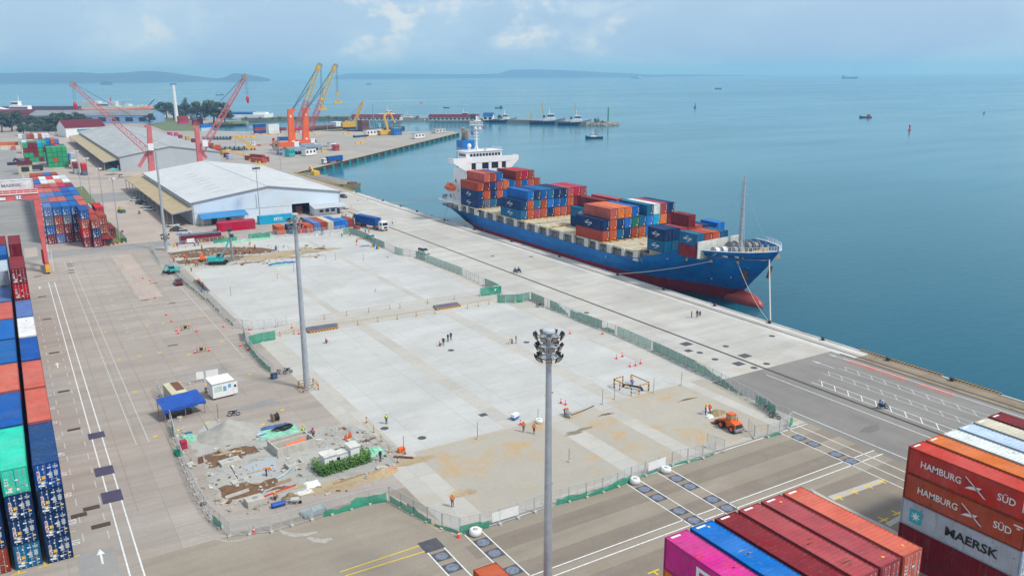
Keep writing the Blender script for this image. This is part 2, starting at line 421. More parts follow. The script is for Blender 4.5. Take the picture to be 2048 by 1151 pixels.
# new construction slabs
rect('construction_ground', 37.6, 96.2, 75.4, 268, STRIP, 1)
rect('construction_ground', 33.5, 37.6, 100, 262, YARD, 1)
rect('new_slab', 41.6, 92.4, 97.3, 157.2, SLAB, 2)
rect('new_slab', 38.6, 92.8, 166.5, 229, SLAB, 2)
rect('new_slab', 60, 93.0, 229, 268, SLAB, 2)
rect('pour_strip', 57.4, 60.0, 97.3, 157.2, STRIP, 3)
rect('pour_strip', 76.6, 79.4, 97.3, 157.2, STRIP, 3)
rect('pour_strip', 56.6, 58.4, 166.5, 229, STRIP, 3)
rect('pour_strip', 77.2, 78.8, 166.5, 268, STRIP, 3)
rect('filled_ground', 42.6, 63.5, 76.4, 97.0, DIRT, 2)
rect('filled_ground', 66.8, 73.2, 76.4, 97.0, DIRT, 2)
rect('filled_ground', 75.8, 91.2, 76.4, 97.0, DIRT, 2)
rect('filled_ground', 93.4, 96.0, 76.4, 97.0, DIRT, 2)
psheet('filled_ground', [(775, 985), (905, 1055), (880, 1062), (745, 985)], DIRT, 2)
rect('cross_channel', 38.0, 95.0, 158.3, 163.2, STRIP, 3)
rect('cross_channel', 40.5, 92.0, 160.2, 161.6, DIRT, 4)
# work area on the left
psheet('cement_ground', [(700, 845), (820, 905), (760, 960), (640, 975), (540, 1000), (440, 1005), (380, 880), (420, 840), (560, 870)], CEM, 3, .8)
psheet('cement_ground', [(505, 925), (545, 910), (560, 945), (500, 950), (484, 932)], groundmat('wet_cement', (.36,.39,.42), (.42,.45,.48), None, None, .9), 4, .8)
def blob(name, cx_, cy_, rx, ry, m_, lvl, seed=1, n=26, amp=.28):
    rnd = random.Random(seed); c0 = G(cx_, cy_); pts = []
    ph = [rnd.random()*6 for _ in range(4)]
    for i in range(n):
        a = 2*math.pi*i/n; r_ = 1+amp*(math.sin(2*a+ph[0])*.4+math.sin(3*a+ph[1])*.35+math.sin(5*a+ph[2])*.25+math.sin(8*a+ph[3])*.18)
        pts.append((c0.x+rx*r_*math.cos(a), c0.y+ry*r_*math.sin(a)))
    return sheet(name, pts, m_, lvl)
psheet('brown_soil', [(408, 910), (470, 895), (510, 890), (520, 902), (480, 915), (455, 925), (420, 935), (412, 925)], M_['soil'], 5, .55)
psheet('brown_soil', [(434, 975), (480, 962), (520, 968), (550, 955), (560, 968), (510, 990), (460, 1000), (445, 992)], M_['soil'], 5, .55)
psheet('brown_soil', [(335, 506), (420, 495), (510, 494), (560, 500), (520, 507), (420, 512), (345, 516)], M_['soil'], 5, .55)
psheet('brown_soil', [(350, 522), (430, 514), (470, 516), (440, 523), (360, 528)], M_['soil'], 5, .55)
blob('sandy_patch', 600, 503, 8.0, 5.0, EARTH, 7, 3, 40, .65); blob('sandy_patch', 520, 515, 8, 3.5, EARTH, 6, 5, 26, .6)
blob('sandy_patch', 690, 966, 5, 1.8, EARTH, 5, 7); blob('sandy_patch', 830, 920, 2.6, 1.1, EARTH, 4, 9)
blob('sandy_patch', 925, 985, 1.7, 1.0, EARTH, 4, 11); blob('sandy_patch', 470, 875, 5, 4, CEM, 4, 12)
blob('mud_patch', 440, 520, 7, 4.5, groundmat('mud', (.17,.15,.125), (.23,.205,.17), None, None, .9, None, .3, .2), 8, 15)
blob('damp_patch', 522, 808, 2.6, 1.5, ROAD, 3, 21, 26, .55); blob('oil_stain', 1741, 857, 2.2, .8, groundmat('oil', (.15,.145,.14), (.19,.185,.18)), 3, 23)
blob('mud_streak', 1155, 862, 2.2, .55, groundmat('dark_soil', (.22,.175,.125), (.28,.23,.165), None, None, .9, None, .3, .3), 4, 31, 26, .8)
blob('mud_streak', 1375, 798, 1.7, .25, M_['soil'], 4, 33, 26, .6); blob('mud_streak', 1212, 828, 1.2, .3, M_['soil'], 4, 35, 26, .6)
SPL = groundmat('cement_splash', (.44,.43,.41), (.34,.31,.27), None, None, .9, (.29,.25,.2), .8, .5)
def ribbon(name, pix, w_, m_, lvl):
    pts = [G(*q) for q in pix]; L_, R_ = [], []; n = len(pts)
    for i, p in enumerate(pts):
        d = (pts[min(i+1, n-1)]-pts[max(i-1, 0)]).normalized(); k = w_*(.25+.75*math.sin(math.pi*(i+.3)/n)); L_.append(p+Vector((-d.y, d.x, 0))*k); R_.append(p-Vector((-d.y, d.x, 0))*k*.7)
    return sheet(name, L_+R_[::-1], m_, lvl)
ribbon('cement_splash', [(382,1058),(400,1068),(425,1076),(455,1082),(480,1080),(503,1072)], .16, SPL, 3); ribbon('cement_splash', [(558,1058),(570,1066),(590,1070),(615,1068),(634,1063)], .45, SPL, 3); ribbon('cement_splash', [(615,1074),(630,1080),(650,1082),(664,1076)], .55, SPL, 3); ribbon('cement_splash', [(496,1058),(515,1051),(535,1050),(548,1055)], .1, SPL, 3)
for px, py, rx, ry, k in ((345,512,2,.8,1),(430,508,2.5,.7,2),(470,515,3,.8,3),(545,505,2,1,4),(585,515,3,1,5),(640,497,2,1.2,6),(625,512,2.5,.8,7),(410,527,3,.7,8),(500,525,3,.8,9),(455,905,1.5,.5,11),(560,975,1.2,.4,12),(590,975,1.6,.5,13),(520,940,1,.35,14),(735,880,1.2,.3,15),(800,930,1.1,.4,16),(480,880,2,.6,17)): blob('soil_patch', px, py, rx, ry, M_['soil'] if k % 3 == 0 else EARTH, 9+k % 4, k, 34, .8)
# quay walls, kerb and rails
mb = MB(); mb.box(QX-.35, QX, -150, 352, -7.2, .16); struct('quay_kerb', mb, KERB)
def vline(x, y0, y1, w_=.16, m_=None, lvl=5, name='lane_line'): return rect(name, x-w_/2, x+w_/2, y0, y1, m_ or M_['mark'], lvl)
def hline(y, x0, x1, w_=.16, m_=None, lvl=5, name='lane_line'): return rect(name, x0, x1, y-w_/2, y+w_/2, m_ or M_['mark'], lvl)
GROOVE = mat('rail_groove', (.075,.062,.055), .8, .3, .5); RAIL = mat('rail_steel', (.14,.10,.085), .5, .3, .6, .4)
for x, wd in ((108.95, .55), (128.1, .42)):
    rect('rail_slot', x-wd/2, x+wd/2, -100, 350 if x > 120 else 300, GROOVE, 4)
    mb = MB(); mb.box(x-.05, x+.05, -100, 350 if x > 120 else 300, .0, .045); struct('crane_rail', mb, RAIL)
rect('rail_slot', 126.3, 126.75, -100, 93, GROOVE, 4); rect('rail_slot', 128.75, 129.05, -100, 352, OLDKERB, 4)
# painted lines on the left lanes
XA, XB, XC, XD = (G(110.5, 613).x, G(124, 613).x, G(158.2, 560).x, G(152, 560).x)
for x in (XA, XB): vline(x, 83, 235, .17)
for x in (XC, XC-1.65): vline(x, 120, 262, .14, M_['markfaint'])
yy = 95.0
while yy < 200:
    vline(XA-1.0, yy, yy+2.0, .13, M_['markfaint']); vline(1.85, yy+.8, yy+2.8, .14, M_['markfaint']); yy += 4.7
hline(269.5, 8, 25, .2, M_['markfaint']); vline(G(385, 600).x, 150, 262, .16, M_['markfaint'])
vline(8.0, 100, 262, .08, groundmat('joint', (.25,.22,.19), (.3,.27,.24)), 3); vline(20.2, 100, 262, .10, groundmat('joint', (.25,.22,.19), (.3,.27,.24)), 3); vline(14.6, 92, 262, .10, groundmat('joint', (.25,.22,.19), (.3,.27,.24)), 3); vline(28.4, 130, 262, .10, groundmat('joint', (.25,.22,.19), (.3,.27,.24)), 3)
rect('pale_strip', 22.6, 27.6, 205, 262, WYARD, 2)
for k in range(14): vline(6.35, 281+k*12, 281.16+k*12, 1.2, M_['markfaint'])
vline(6.9, 278, 520, .2, M_['markfaint']); vline(7.4, 278, 520, .2, M_['markfaint'])
def word(txt, px, py, size, rz, m_=None, lvl=6, name='painted_number', aspect=1.0):
    me = text_mesh(txt, size, .015, 0.0, aspect).copy(); me.materials.clear(); me.materials.append(m_ or M_['mark'])
    o = bpy.data.objects.new(name, me); COL.objects.link(o); p = G(px, py); o.location = (p.x, p.y, .004*lvl); o.rotation_euler = (0, 0, rz)
    return tag(o, None, None, None, 'structure')
for s_, px, py in (('01', 152, 1083), ('03', 145, 1043), ('05', 136, 989), ('07', 127, 947), ('09', 123, 908), ('11', 116, 876), ('13', 109, 845), ('15', 104, 817), ('17', 98, 790)): word(s_, px, py, 1.3, R(90))
for k in range(11): word('%02d' % (2*k+2), 262-k*6.5, 676-k*12.5, 1.5, R(90), M_['markfaint'])
def arrow(px, py, L, rz, m_=None):
    p = G(px, py); c, s_ = math.cos(rz), math.sin(rz)
    pts = [(-.11, 0), (.11, 0), (.11, L*.62), (.42, L*.62), (0, L), (-.42, L*.62), (-.11, L*.62)]
    sheet('painted_arrow', [(p.x+x*c-y*s_, p.y+x*s_+y*c) for x, y in pts], m_ or M_['mark'], 6)
arrow(206, 1127, 3.4, 0); arrow(116, 735, 3.2, 0); arrow(80, 578, 3.0, 0); arrow(1700, 722, 5, R(0), M_['markfaint']); arrow(1668, 736, 5, R(0), M_['markfaint'])
for px, py in ((90, 1131), (38, 1146), (145, 1113), (138, 1064)):
    p = G(px, py); rect('yellow_corner_mark', p.x-.7, p.x+.7, p.y-.1, p.y+.1, M_['markyel'], 5); rect('yellow_corner_mark', p.x-.1, p.x+.1, p.y+.1, p.y+.7, M_['markyel'], 5)
for px, py in ((1676, 994), (1706, 982), (1735, 971), (1762, 961), (1307, 1142)):
    p = G(px, py); rect('yellow_corner_mark', p.x-.75, p.x+.75, p.y-.11, p.y+.11, M_['markyel'], 6); rect('yellow_corner_mark', p.x-.11, p.x+.11, p.y-.75, p.y-.11, M_['markyel'], 6)
for px, py in ((1768, 1039), (1795, 1026)):
    p = G(px, py); rect('yellow_corner_mark', p.x-.8, p.x+.8, p.y-.11, p.y+.11, M_['markyel'], 6)
    rect('yellow_corner_mark', p.x-.11, p.x+.11, p.y+.11, p.y+.8, M_['markyel'], 6); rect('yellow_corner_mark', p.x-.11, p.x+.11, p.y-.8, p.y-.11, M_['markyel'], 6)
psheet('pale_strip', [(1655, 992), (1758, 957), (1770, 963), (1668, 1000)], STRIP, 3); psheet('pale_strip', [(1770, 1046), (1805, 1026), (1815, 1032), (1780, 1052)], STRIP, 3)
psheet('pale_strip', [(1620, 975), (1665, 1000), (1790, 1060), (1820, 1085), (1810, 1090), (1640, 1000)], STRIP, 2)
# right quay lines
QL = [(G(1774.6,821)+G(1888,861.7)).x/2, (G(1776,811.3)+G(1901,855.6)).x/2, (G(1884.4,831.6)+G(1925,845)).x/2, (G(1852,810)+G(1934,841)).x/2, (G(1866,800)+G(1972,838)).x/2, (G(1880,797)+G(1980,832)).x/2]
for i in range(3):
    a, b_ = QL[2*i], QL[2*i+1]; m_ = M_['mark'] if i == 0 else M_['markfaint']
    y0 = 88 if i else 86
    vline(a, -20, y0, .14, m_); vline(b_, -20, y0, .14, m_)
    yy = 20.0
    while yy < y0-1.5:
        sheet('hatch_bar', [(a+.08, yy), (a+.08, yy+.2), (b_-.08, yy+1.7), (b_-.08, yy+1.5)], m_, 5); yy += 2.55
vline(G(2000, 819).x, -20, 91, .15); vline(G(1740, 828.6).x, -20, 92.5, .15)
vline(G(1740, 887).x, -20, 79, .15); vline(G(1740, 912.8).x, -20, 76, .15)
# bottom double line and steel plate lanes
Y1, Y2 = G(1583.9, 960).y, G(1622, 960).y
hline(Y1, 36, 96.5, .17); hline(Y2, 36, 96.5, .17)
lanes = [((1289.7, 977.3), (1386.6, 1039.9)), ((1353.7, 956.2), (1454, 1015.4)), ((1597.7, 874.8), (1702.9, 921.2)), ((966.7, 1084), (1025.3, 1139.5)), ((883, 1111), (904.4, 1134))]
LX = []
for a, b_ in lanes:
    x = (G(*a).x+G(*b_).x)/2; LX.append(x)
    y0 = Y1-3 if x < 90 else 20
    vline(x-1.0, y0, 74.6, .15); vline(x+1.0, y0, 74.6, .15)
hline(74.9, 39, 96, .22, M_['offwhite'], 4)
for px0, px1 in (((680, 1143), (862, 1083)), ((690, 1151), (875, 1094))):
    a, b_ = G(*px0), G(*px1); d = (b_-a).normalized(); nrm = Vector((-d.y, d.x, 0))*.09
    sheet('yellow_line', [a-nrm, b_-nrm, b_+nrm, a+nrm], M_['markyel'], 5)
for k in range(42):                                  # small yellow slot marks of the left yard
    rnd = random.Random(k); p = (13+ (k % 6)*3.7+rnd.uniform(-.4, .4), 120+(k//6)*20+rnd.uniform(-3, 3))
    rect('yellow_slot_mark', p[0]-.3, p[0]+.3, p[1]-.25, p[1]+.25, M_['markyel'], 5)
rect('red_floor_marking', 123.6, 125.6, 78, 90, groundmat('worn_red_paint', (.42,.12,.09), (.30,.22,.19), None, None, .9, (.25,.22,.2), .6, .5), 4)
rect('red_floor_marking', 123.6, 125.6, 70, 76, groundmat('worn_red_paint', (.42,.12,.09), (.30,.22,.19), None, None, .9, (.25,.22,.2), .6, .5), 4)
# grass by the container block
psheet('grass_verge', [(148, 375), (166, 372), (190, 402), (205, 432), (222, 448), (232, 455), (250, 472), (252, 482), (215, 492), (205, 470), (180, 440), (150, 395)], GRASS, 6)
psheet('grass_verge', [(290, 246), (345, 236), (372, 240), (410, 250), (395, 262), (330, 262)], GRASS, 6)
psheet('grass_verge', [(420, 244), (495, 241), (492, 247), (450, 249), (410, 251)], GRASS, 6)
# ---- distant hills and islands (several kilometres off, faded by the air)
HILL = mat('wooded_hill', (.045,.085,.05), .95, .3, .002)
def ridge(name, prof, dist, depth, seed, m_=HILL):
    """prof: (px, py of skyline); a rounded ridge with real depth, its foot in the sea"""
    mb = MB(); rows = 7; rnd = random.Random(seed); rings = []
    P2 = []
    for (xa, ya), (xb, yb) in zip(prof, prof[1:]):
        for k in range(6): P2.append((xa+(xb-xa)*k/6, ya+(yb-ya)*k/6))
    P2.append(prof[-1])
    cols = []
    for px, py in P2:
        ray = RT*((px-1024)/FPX) - UP*((py-575.5)/FPX) + FW; hd = Vector((ray.x, ray.y)); k = 1/hd.length
        ztop = max(1.0, CAM_H+ray.z*k*dist + 0); hd *= k
        ztop = max(ztop, WATER+2)
        col = []
        for j in range(rows+1):
            u = j/rows; d = dist-depth/2+depth*u
            h = math.sin(math.pi*u)**.8
            h *= 1+.10*(mnoise.noise((px*.02, u*3, seed))) if 0 < j < rows else 1
            z = WATER-4+(ztop-WATER+4)*h if j != rows//2+1 else ztop
            col.append((hd.x*d, hd.y*d, z))
        cols.append(col)
    mb.smooth = True; mb.loft(cols, caps=False, closed=False)
    o = mb.build(name, m_, fix=True); return tag(o, None, None, None, 'structure')
ridge('hills', [(-260, 150), (-120, 146.5), (40, 146), (150, 145), (200, 147), (250, 145.5), (280, 141.8), (310, 142), (345, 146), (390, 152), (440, 157.5)], 9500, 1800, 1)
ridge('hills', [(425, 158), (448, 155), (466, 147), (474, 146.5), (500, 150), (520, 153.5), (540, 157.5)], 9000, 900, 2)
ridge('hills', [(660, 157), (680, 150), (695, 147), (750, 146.5), (840, 148), (950, 148.5), (1000, 147), (1020, 140), (1075, 138.5), (1130, 141), (1190, 144), (1260, 147), (1330, 151), (1390, 151.5)], 12500, 1600, 3)
ridge('hills', [(1300, 151), (1340, 148.5), (1420, 149.5), (1560, 151.5)], 13800, 500, 4)
ridge('islet', [(200, 168), (204, 164), (212, 161.8), (220, 163.5), (226, 168)], 6500, 90, 5, leafmat('islet_trees', (.02,.05,.02), (.05,.09,.04)))
# ================================================================== CONTAINERS
HC = 2.85
PAL = dict(navy=((.010,.040,.125),'dark navy'), blue=((.008,.115,.36),'mid blue'), bright=((.005,.16,.50),'bright blue'), steel=((.018,.125,.25),'steel blue'),
 slate=((.13,.15,.21),'slate grey'), peri=((.10,.17,.38),'faded periwinkle blue'), maroon=((.19,.022,.028),'dark maroon'), brown=((.31,.058,.032),'red brown'),
 brick=((.44,.10,.045),'brick red'), salmon=((.50,.13,.10),'salmon red'), red=((.52,.03,.03),'bright red'), orange=((.60,.17,.06),'rusty orange'), teal=((.06,.50,.37),'turquoise'),
 white=((.68,.70,.69),'off white'), cream=((.60,.57,.47),'cream'), pale=((.44,.53,.66),'pale blue'), grey=((.36,.42,.46),'light grey'), green=((.05,.33,.15),'mid green'),
 dgreen=((.02,.16,.11),'dark green'), magenta=((.60,.06,.27),'magenta pink'), pinkred=((.40,.085,.095),'faded pinkish red'), crimson=((.46,.03,.07),'crimson'), cyan=((.02,.38,.62),'cyan blue'), ochre=((.55,.36,.03),'ochre yellow'), deep=((.003,.08,.30),'deep blue'))
def corr(length, pitch, depth):
    """trapezoid wave: list of (along, inset)"""
    n = max(2, int(length/pitch)); p = length/n; o = []
    for i in range(n):
        y = i*p; o += [(y, 0), (y+p*.25, 0), (y+p*.5, depth), (y+p*.75, depth)]
    return o+[(length, 0)]
DECAL_W = mat('white_decal', (.75,.76,.76), .5, .05); DECAL_Y = mat('yellow_decal', (.85,.45,.01), .5, .05); INK = mat('black_lettering', (.015,.015,.02), .5, .1); DECAL_C = mat('cyan_decal', (.02,.40,.50), .5, .05); DECAL_R = mat('red_decal', (.32,.02,.03), .5, .1)
def container_body(L, h, lod):
    mb = MB(); hw = 1.2; y0, y1 = -L/2+.06, L/2-.06; pt = .28 if lod else .62
    w_ = corr(y1-y0, pt, .036)
    for sx in (-1, 1):
        vs = []; fs = []
        for a, d in w_: vs += [(sx*(hw-d), y0+a, .12), (sx*(hw-d), y0+a, h-.08)]
        for i in range(len(w_)-1): q = (2*i, 2*i+2, 2*i+3, 2*i+1); fs.append(q if sx > 0 else tuple(reversed(q)))
        mb.add(vs, fs)
    rf = corr(y1-y0, .42 if lod else .9, .022); vs = []; fs = []
    for a, d in rf: vs += [(-hw, y0+a, h-.03-d), (hw, y0+a, h-.03-d)]
    for i in range(len(rf)-1): fs.append((2*i, 2*i+1, 2*i+3, 2*i+2))
    mb.add(vs, fs)
    ew = corr(2*hw-.1, .28 if lod else .5, .036)
    for sy in (-1, 1):
        vs = []; fs = []; off = .05
        for a, d in ew: vs += [(-hw+.05+a, sy*(L/2-off-d), .12), (-hw+.05+a, sy*(L/2-off-d), h-.08)]
        for i in range(len(ew)-1): q = (2*i, 2*i+2, 2*i+3, 2*i+1); fs.append(tuple(reversed(q)) if sy > 0 else q)
        mb.add(vs, fs)
    mb.add([(-hw, y0, .1), (hw, y0, .1), (hw, y1, .1), (-hw, y1, .1)], [(0, 3, 2, 1)])
    if not lod:
        for sx in (-1, 1):
            for sy in (-1, 1): mb.cbox((sx*1.16, sy*(L/2-.06), h/2), (.12, .12, h))
            mb.cbox((sx*1.19, 0, h-.05), (.06, L, .1)); mb.cbox((sx*1.19, 0, .07), (.06, L, .14))
    return mb
def container_frame(L, h):
    mb = MB()
    for sx in (-1, 1):
        for sy in (-1, 1):
            mb.cbox((sx*1.15, sy*(L/2-.075), h/2), (.14, .15, h-.24))
            for z in (.06, h-.06): mb.cbox((sx*1.135, sy*(L/2-.09), z), (.178, .18, .12))
        mb.cbox((sx*1.19, 0, h-.06), (.07, L-.36, .10)); mb.cbox((sx*1.19, 0, .08), (.07, L-.36, .15))
    for sy in (-1, 1):
        mb.cbox((0, sy*(L/2-.06), h-.06), (2.09, .10, .11)); mb.cbox((0, sy*(L/2-.06), .08), (2.09, .10, .15))
    return mb
def door_leaf(sx, h):
    mb = MB(); x0, x1 = (.03, 1.07) if sx > 0 else (-1.07, -.03)
    mb.box(x0, x1, -.035, .02, .17, h-.13)
    n = 4; zz = [.25+(h-.5)*i/n for i in range(n+1)]
    for a, b_ in zip(zz, zz[1:]): mb.box(x0+.07, x1-.07, -.055, -.035, a+.07, b_-.07)
    return mb
PROTO = {}
def proto(L, h, kind, lod):
    k = (L, round(h, 2), kind, lod)
    if k in PROTO: return PROTO[k]
    root = container_body(L, h, lod).build('container', PAINT)
    if lod:
        container_frame(L, h).build('corner_frame', FRAME, root)
        if kind == 'door':
            for sx in (-1, 1):
                d = door_leaf(sx, h).build('door', PAINT, root, (0, -L/2-.012, 0))
                if lod > 1:
                    for xx in (.30, .78):
                        mb = MB(); mb.cyl((sx*xx, -.085, .12), (sx*xx, -.085, h-.1), .022, n=6)
                        for z in (.2, .95, 1.35, 1.9, h-.25): mb.cbox((sx*xx, -.075, z), (.12, .06, .09))
                        mb.bar((sx*xx, -.10, 1.0), (sx*xx+.28*(1 if xx < .5 else -1)*sx, -.10, 1.0), .03, .05)
                        r_ = mb.build('lock_rod', M_['steel'], d)
            if lod > 1:
                mb = MB(); rnd = random.Random(int(h*10))
                for q in range(11): mb.cbox((rnd.choice((-.8,-.52,.14,.55,.95)), -L/2-.075, .4+rnd.random()*(h-.9)), (rnd.uniform(.14,.36), .012, rnd.uniform(.06,.22)))
                mb.build('door_label', DECAL_W, root)['fixed'] = 1; mb = MB(); mb.cbox((-.52, -L/2-.078, .9), (.3, .012, .2)); mb.build('warning_sticker', DECAL_Y, root)['fixed'] = 1
        elif kind == 'plain':
            mb = MB(); mb.cbox((.62, -L/2-.004, .52), (.40, .01, .34)); s_ = mb.build('yellow_sticker', DECAL_Y, root); s_['fixed'] = 1
            mb = MB(); mb.cbox((.92, -L/2-.004, 1.75), (.08, .01, 1.5)); s_ = mb.build('code_strip', DECAL_W, root); s_['fixed'] = 1
    # the prototype itself is parked nowhere: it becomes the first container placed
    root['first'] = 1; PROTO[k] = root
    return root
NTIER = ['bottom tier', 'second tier', 'third tier', 'fourth tier', 'fifth tier', 'sixth tier']
CONT = []
# the containers that show largest are things; those almost or wholly hidden in the blocks form one mass
RUNS = [0, 4, 3, 1, 3, 1, 3, 1, 3, 1, 3, 1, 3, 3, 12, 17, 1, 3, 3, 1, 3, 1, 3, 2, 4, 1, 4, 4, 8, 2, 4, 1, 4, 1, 4, 1, 4, 1, 4, 6, 4, 1, 4, 1, 4, 1, 4, 1, 4, 1, 1, 17, 3, 1, 3, 1, 3, 1, 3, 1, 3, 1, 3, 1, 5, 1, 3, 1, 3, 1, 3, 1, 3, 1, 5, 1, 3, 1, 3, 1, 3, 1, 3, 1, 5, 1, 3, 1, 3, 1, 3, 1, 3, 1, 6, 1, 3, 1, 3, 1, 3, 1, 3, 1, 3, 1, 3, 1, 3, 1, 3, 1, 3, 1, 5, 1, 3, 1, 3, 1, 3, 8, 1, 3, 5, 1, 2, 1, 1, 15, 3, 17, 65, 1, 2, 1, 13, 1, 8, 1, 9, 4, 1, 4, 1, 26, 1, 2, 2, 1, 2, 2, 2, 2, 2, 2, 2, 24, 1, 2, 2, 3, 2, 1, 2, 20, 1, 2, 1, 2, 1, 6, 1, 1, 1, 2, 1, 1, 1, 1, 1, 3, 1, 1, 1, 1, 1, 12, 3, 9, 11, 1, 1, 1, 2, 1, 1, 3, 1]   # hidden, shown, hidden ...
SHOWN = ''.join(('0' if i % 2 == 0 else '1')*n for i, n in enumerate(RUNS)); MASS = []
def container(x, y, z, color, label, group, L=12.19, h=HC, kind='door', lod=1, rz=0, cat='container'):
    """x, y: centre of the base"""
    CONT.append(0)
    if SHOWN[len(CONT)-1] == '0': MASS.append((x, y, z, rz, L, h, color)); return None
    col, cname = PAL[color]; p = proto(L, h, kind, lod)
    rnd = random.Random(int(x*31+y*17+z*7)); v = rnd.uniform(.85, 1.1); lm = sum(col)/3; col = tuple(max(.0008, min(1, (lm+(c-lm)*1.12)*v*rnd.uniform(.96, 1.04))) for c in col)
    lab = label.replace('$', cname)
    if p.get('first'):
        del p['first']; kids(p)
        p.location = (x, y, z); p.rotation_euler = (0, 0, rz); p.color = c4(col)
        for c in kids(p):
            if not c.get('fixed'): c.color = c4(col)
            for d in c.children: d.color = c4(col)
        o = p; tag(o, lab, cat, group)
    else:
        o = dup(p, (x, y, z), rz, lab, group, col); o['category'] = cat
    return o
ORD = ['first', 'second', 'third', 'fourth', 'fifth', 'sixth', 'seventh', 'eighth', 'ninth', 'tenth']
def stack(x, y, colors, desc, group, L=12.19, h=HC, kind='door', lod=1, z0=0, rz=0):
    os_ = []
    for i, c in enumerate(colors):
        t = NTIER[i] if i < len(colors)-1 else ('top' if i else 'only')
        os_.append(container(x, y, z0+i*h, c, '$ container, '+(t+' one of ' if i else ('bottom one of ' if len(colors) > 1 else 'single, '))+desc, group, L, h, kind, lod, rz))
    return os_
SIDE = (R(90), 0, R(-90))                            # lettering on the landward long side
def put(o, txt, size, m_, along, z, bold=0.0, aspect=1.0, off=1.225, name='lettering'):
    return lettering(txt, size, m_, o, (-off, along, z), SIDE, name, bold, aspect)
def decal(o, polys, m_, name, off=1.226, t=.008):
    """polygons in (u, v): u runs along the landward side towards the camera, v up"""
    mb = MB()
    for pl in polys:
        n = len(pl); mb.add([(-off, -u, v) for u, v in pl]+[(-off+t, -u, v) for u, v in pl], [tuple(range(n))]+[(i, n+i, n+(i+1) % n, (i+1) % n) for i in range(n)])
    d = mb.build(name, m_, o, fix=True); return d
def swoosh(u, v, s):
    up = [(u-.9*s, v+.45*s)]; lo = []
    P = [(-1.0, .35), (-.75, .62), (-.35, .82), (.15, .92), (.5, .9)]; Q = [(.1, .78), (-.3, .66), (-.65, .48)]
    a = [(u+x*s, v+y*s) for x, y in P+Q]; b_ = [(u-x*s, v-y*s) for x, y in P+Q]
    return [a, b_]
def shipping_logo(o, L, h, u=-.3, size=1.0):
    put(o, 'CMA CGM', size*.72, DECAL_W, -u, h*.5, .02, .95)
    decal(o, swoosh(u, h*.5, size*.88), DECAL_W, 'emblem')
# ---------------- left front rows
GL = 'containers stacked in rows at the left edge'
def door_art(o, h, L=12.19):
    mb = MB(); y = -L/2-.10
    mb.cbox((-.82, y, h*.52), (.24, .012, h*.46)); mb.cbox((.22, y, h*.82), (.34, .012, .12)); mb.cbox((.80, y, h*.85), (.5, .012, .05)); mb.cbox((.80, y, h*.80), (.4, .012, .05))
    for k in range(6): mb.cbox((.27, y, h*.62-k*.11), (.36 if k % 2 else .24, .012, .06)); mb.cbox((.78, y, h*.66-k*.10), (.3 if k % 2 else .38, .012, .05))
    mb.cbox((-.35, y, h*.80), (.16, .012, .16)); mb.cbox((-.3, y, h*.25), (.4, .012, .04)); mb.cbox((.4, y, h*.22), (.36, .012, .05)); mb.cbox((.85, y, h*.14), (.26, .012, .05))
    d = mb.build('door_markings', DECAL_W, o); d['fixed'] = 1
    mb = MB(); mb.cbox((-.38, y, h*.47), (.34, .014, .34)); mb.add([(.68, y, h*.24), (1.0, y, h*.24), (.84, y, h*.34)], [(0, 1, 2)]); mb.build('warning_sticker', DECAL_Y, o)
    lettering('CMA CGM', .24, DECAL_R, o, (-.82, y-.012, h*.52), (R(90), R(-90), 0), 'lettering', .012)
XA_, XB_, XC_ = -.57, -3.50, -6.42
NV4 = ['navy']*4
rowsA = [(93.0, NV4[:3]+['deep']), (105.75, ['brown','navy','maroon','salmon']), (118.5, ['navy','maroon','brown','salmon']), (131.3, ['maroon','navy','blue','deep']), (144.2, ['blue','brown','green','white']),
 (157.0, ['navy','red','brown','peri']), (170.2, ['brown','maroon','navy','brown','red','maroon']), (187, ['brown','navy','maroon','brick']), (200.4, ['navy','maroon','brown','pinkred']), (213.2, ['navy','brown','navy','maroon','maroon'])]
rowsB = [(93.3, ['steel','navy','navy','teal']), (106, ['brown','navy','maroon','deep']), (118.8, ['navy','maroon','red','salmon']), (131.6, ['maroon','navy','blue','blue']), (144.4, ['blue','brown','navy','blue']),
 (157.2, ['navy','red','brown','salmon']), (170.2, ['brown','maroon','brown','peri']), (183.2, ['brown','navy','maroon','grey','grey']), (201, ['navy','maroon','brown','blue','blue']), (214, ['navy','brown','navy','maroon','maroon'])]
rowsC = [(93.5, ['brown','navy','navy','navy']), (106, ['brown','navy','maroon','navy'])]
for nm, X_, rows in (('lane-side', XA_, rowsA), ('middle', XB_, rowsB), ('outer', XC_, rowsC)):
    for k, (y0, cols) in enumerate(rows):
        os_ = stack(X_, y0+6.095, cols, 'the %s column, %s stack from its front' % (nm, ORD[k]), GL, lod=2 if k == 0 or (k in (5, 6, 7) ) else 1)
        if k == 0:
            for o, c in zip(os_, cols):
                if o and c in ('navy', 'steel', 'deep'): door_art(o, HC)
        if k == 0 and nm == 'lane-side':
            for o in os_:
                if o: o.color = c4((.010,.055,.17))
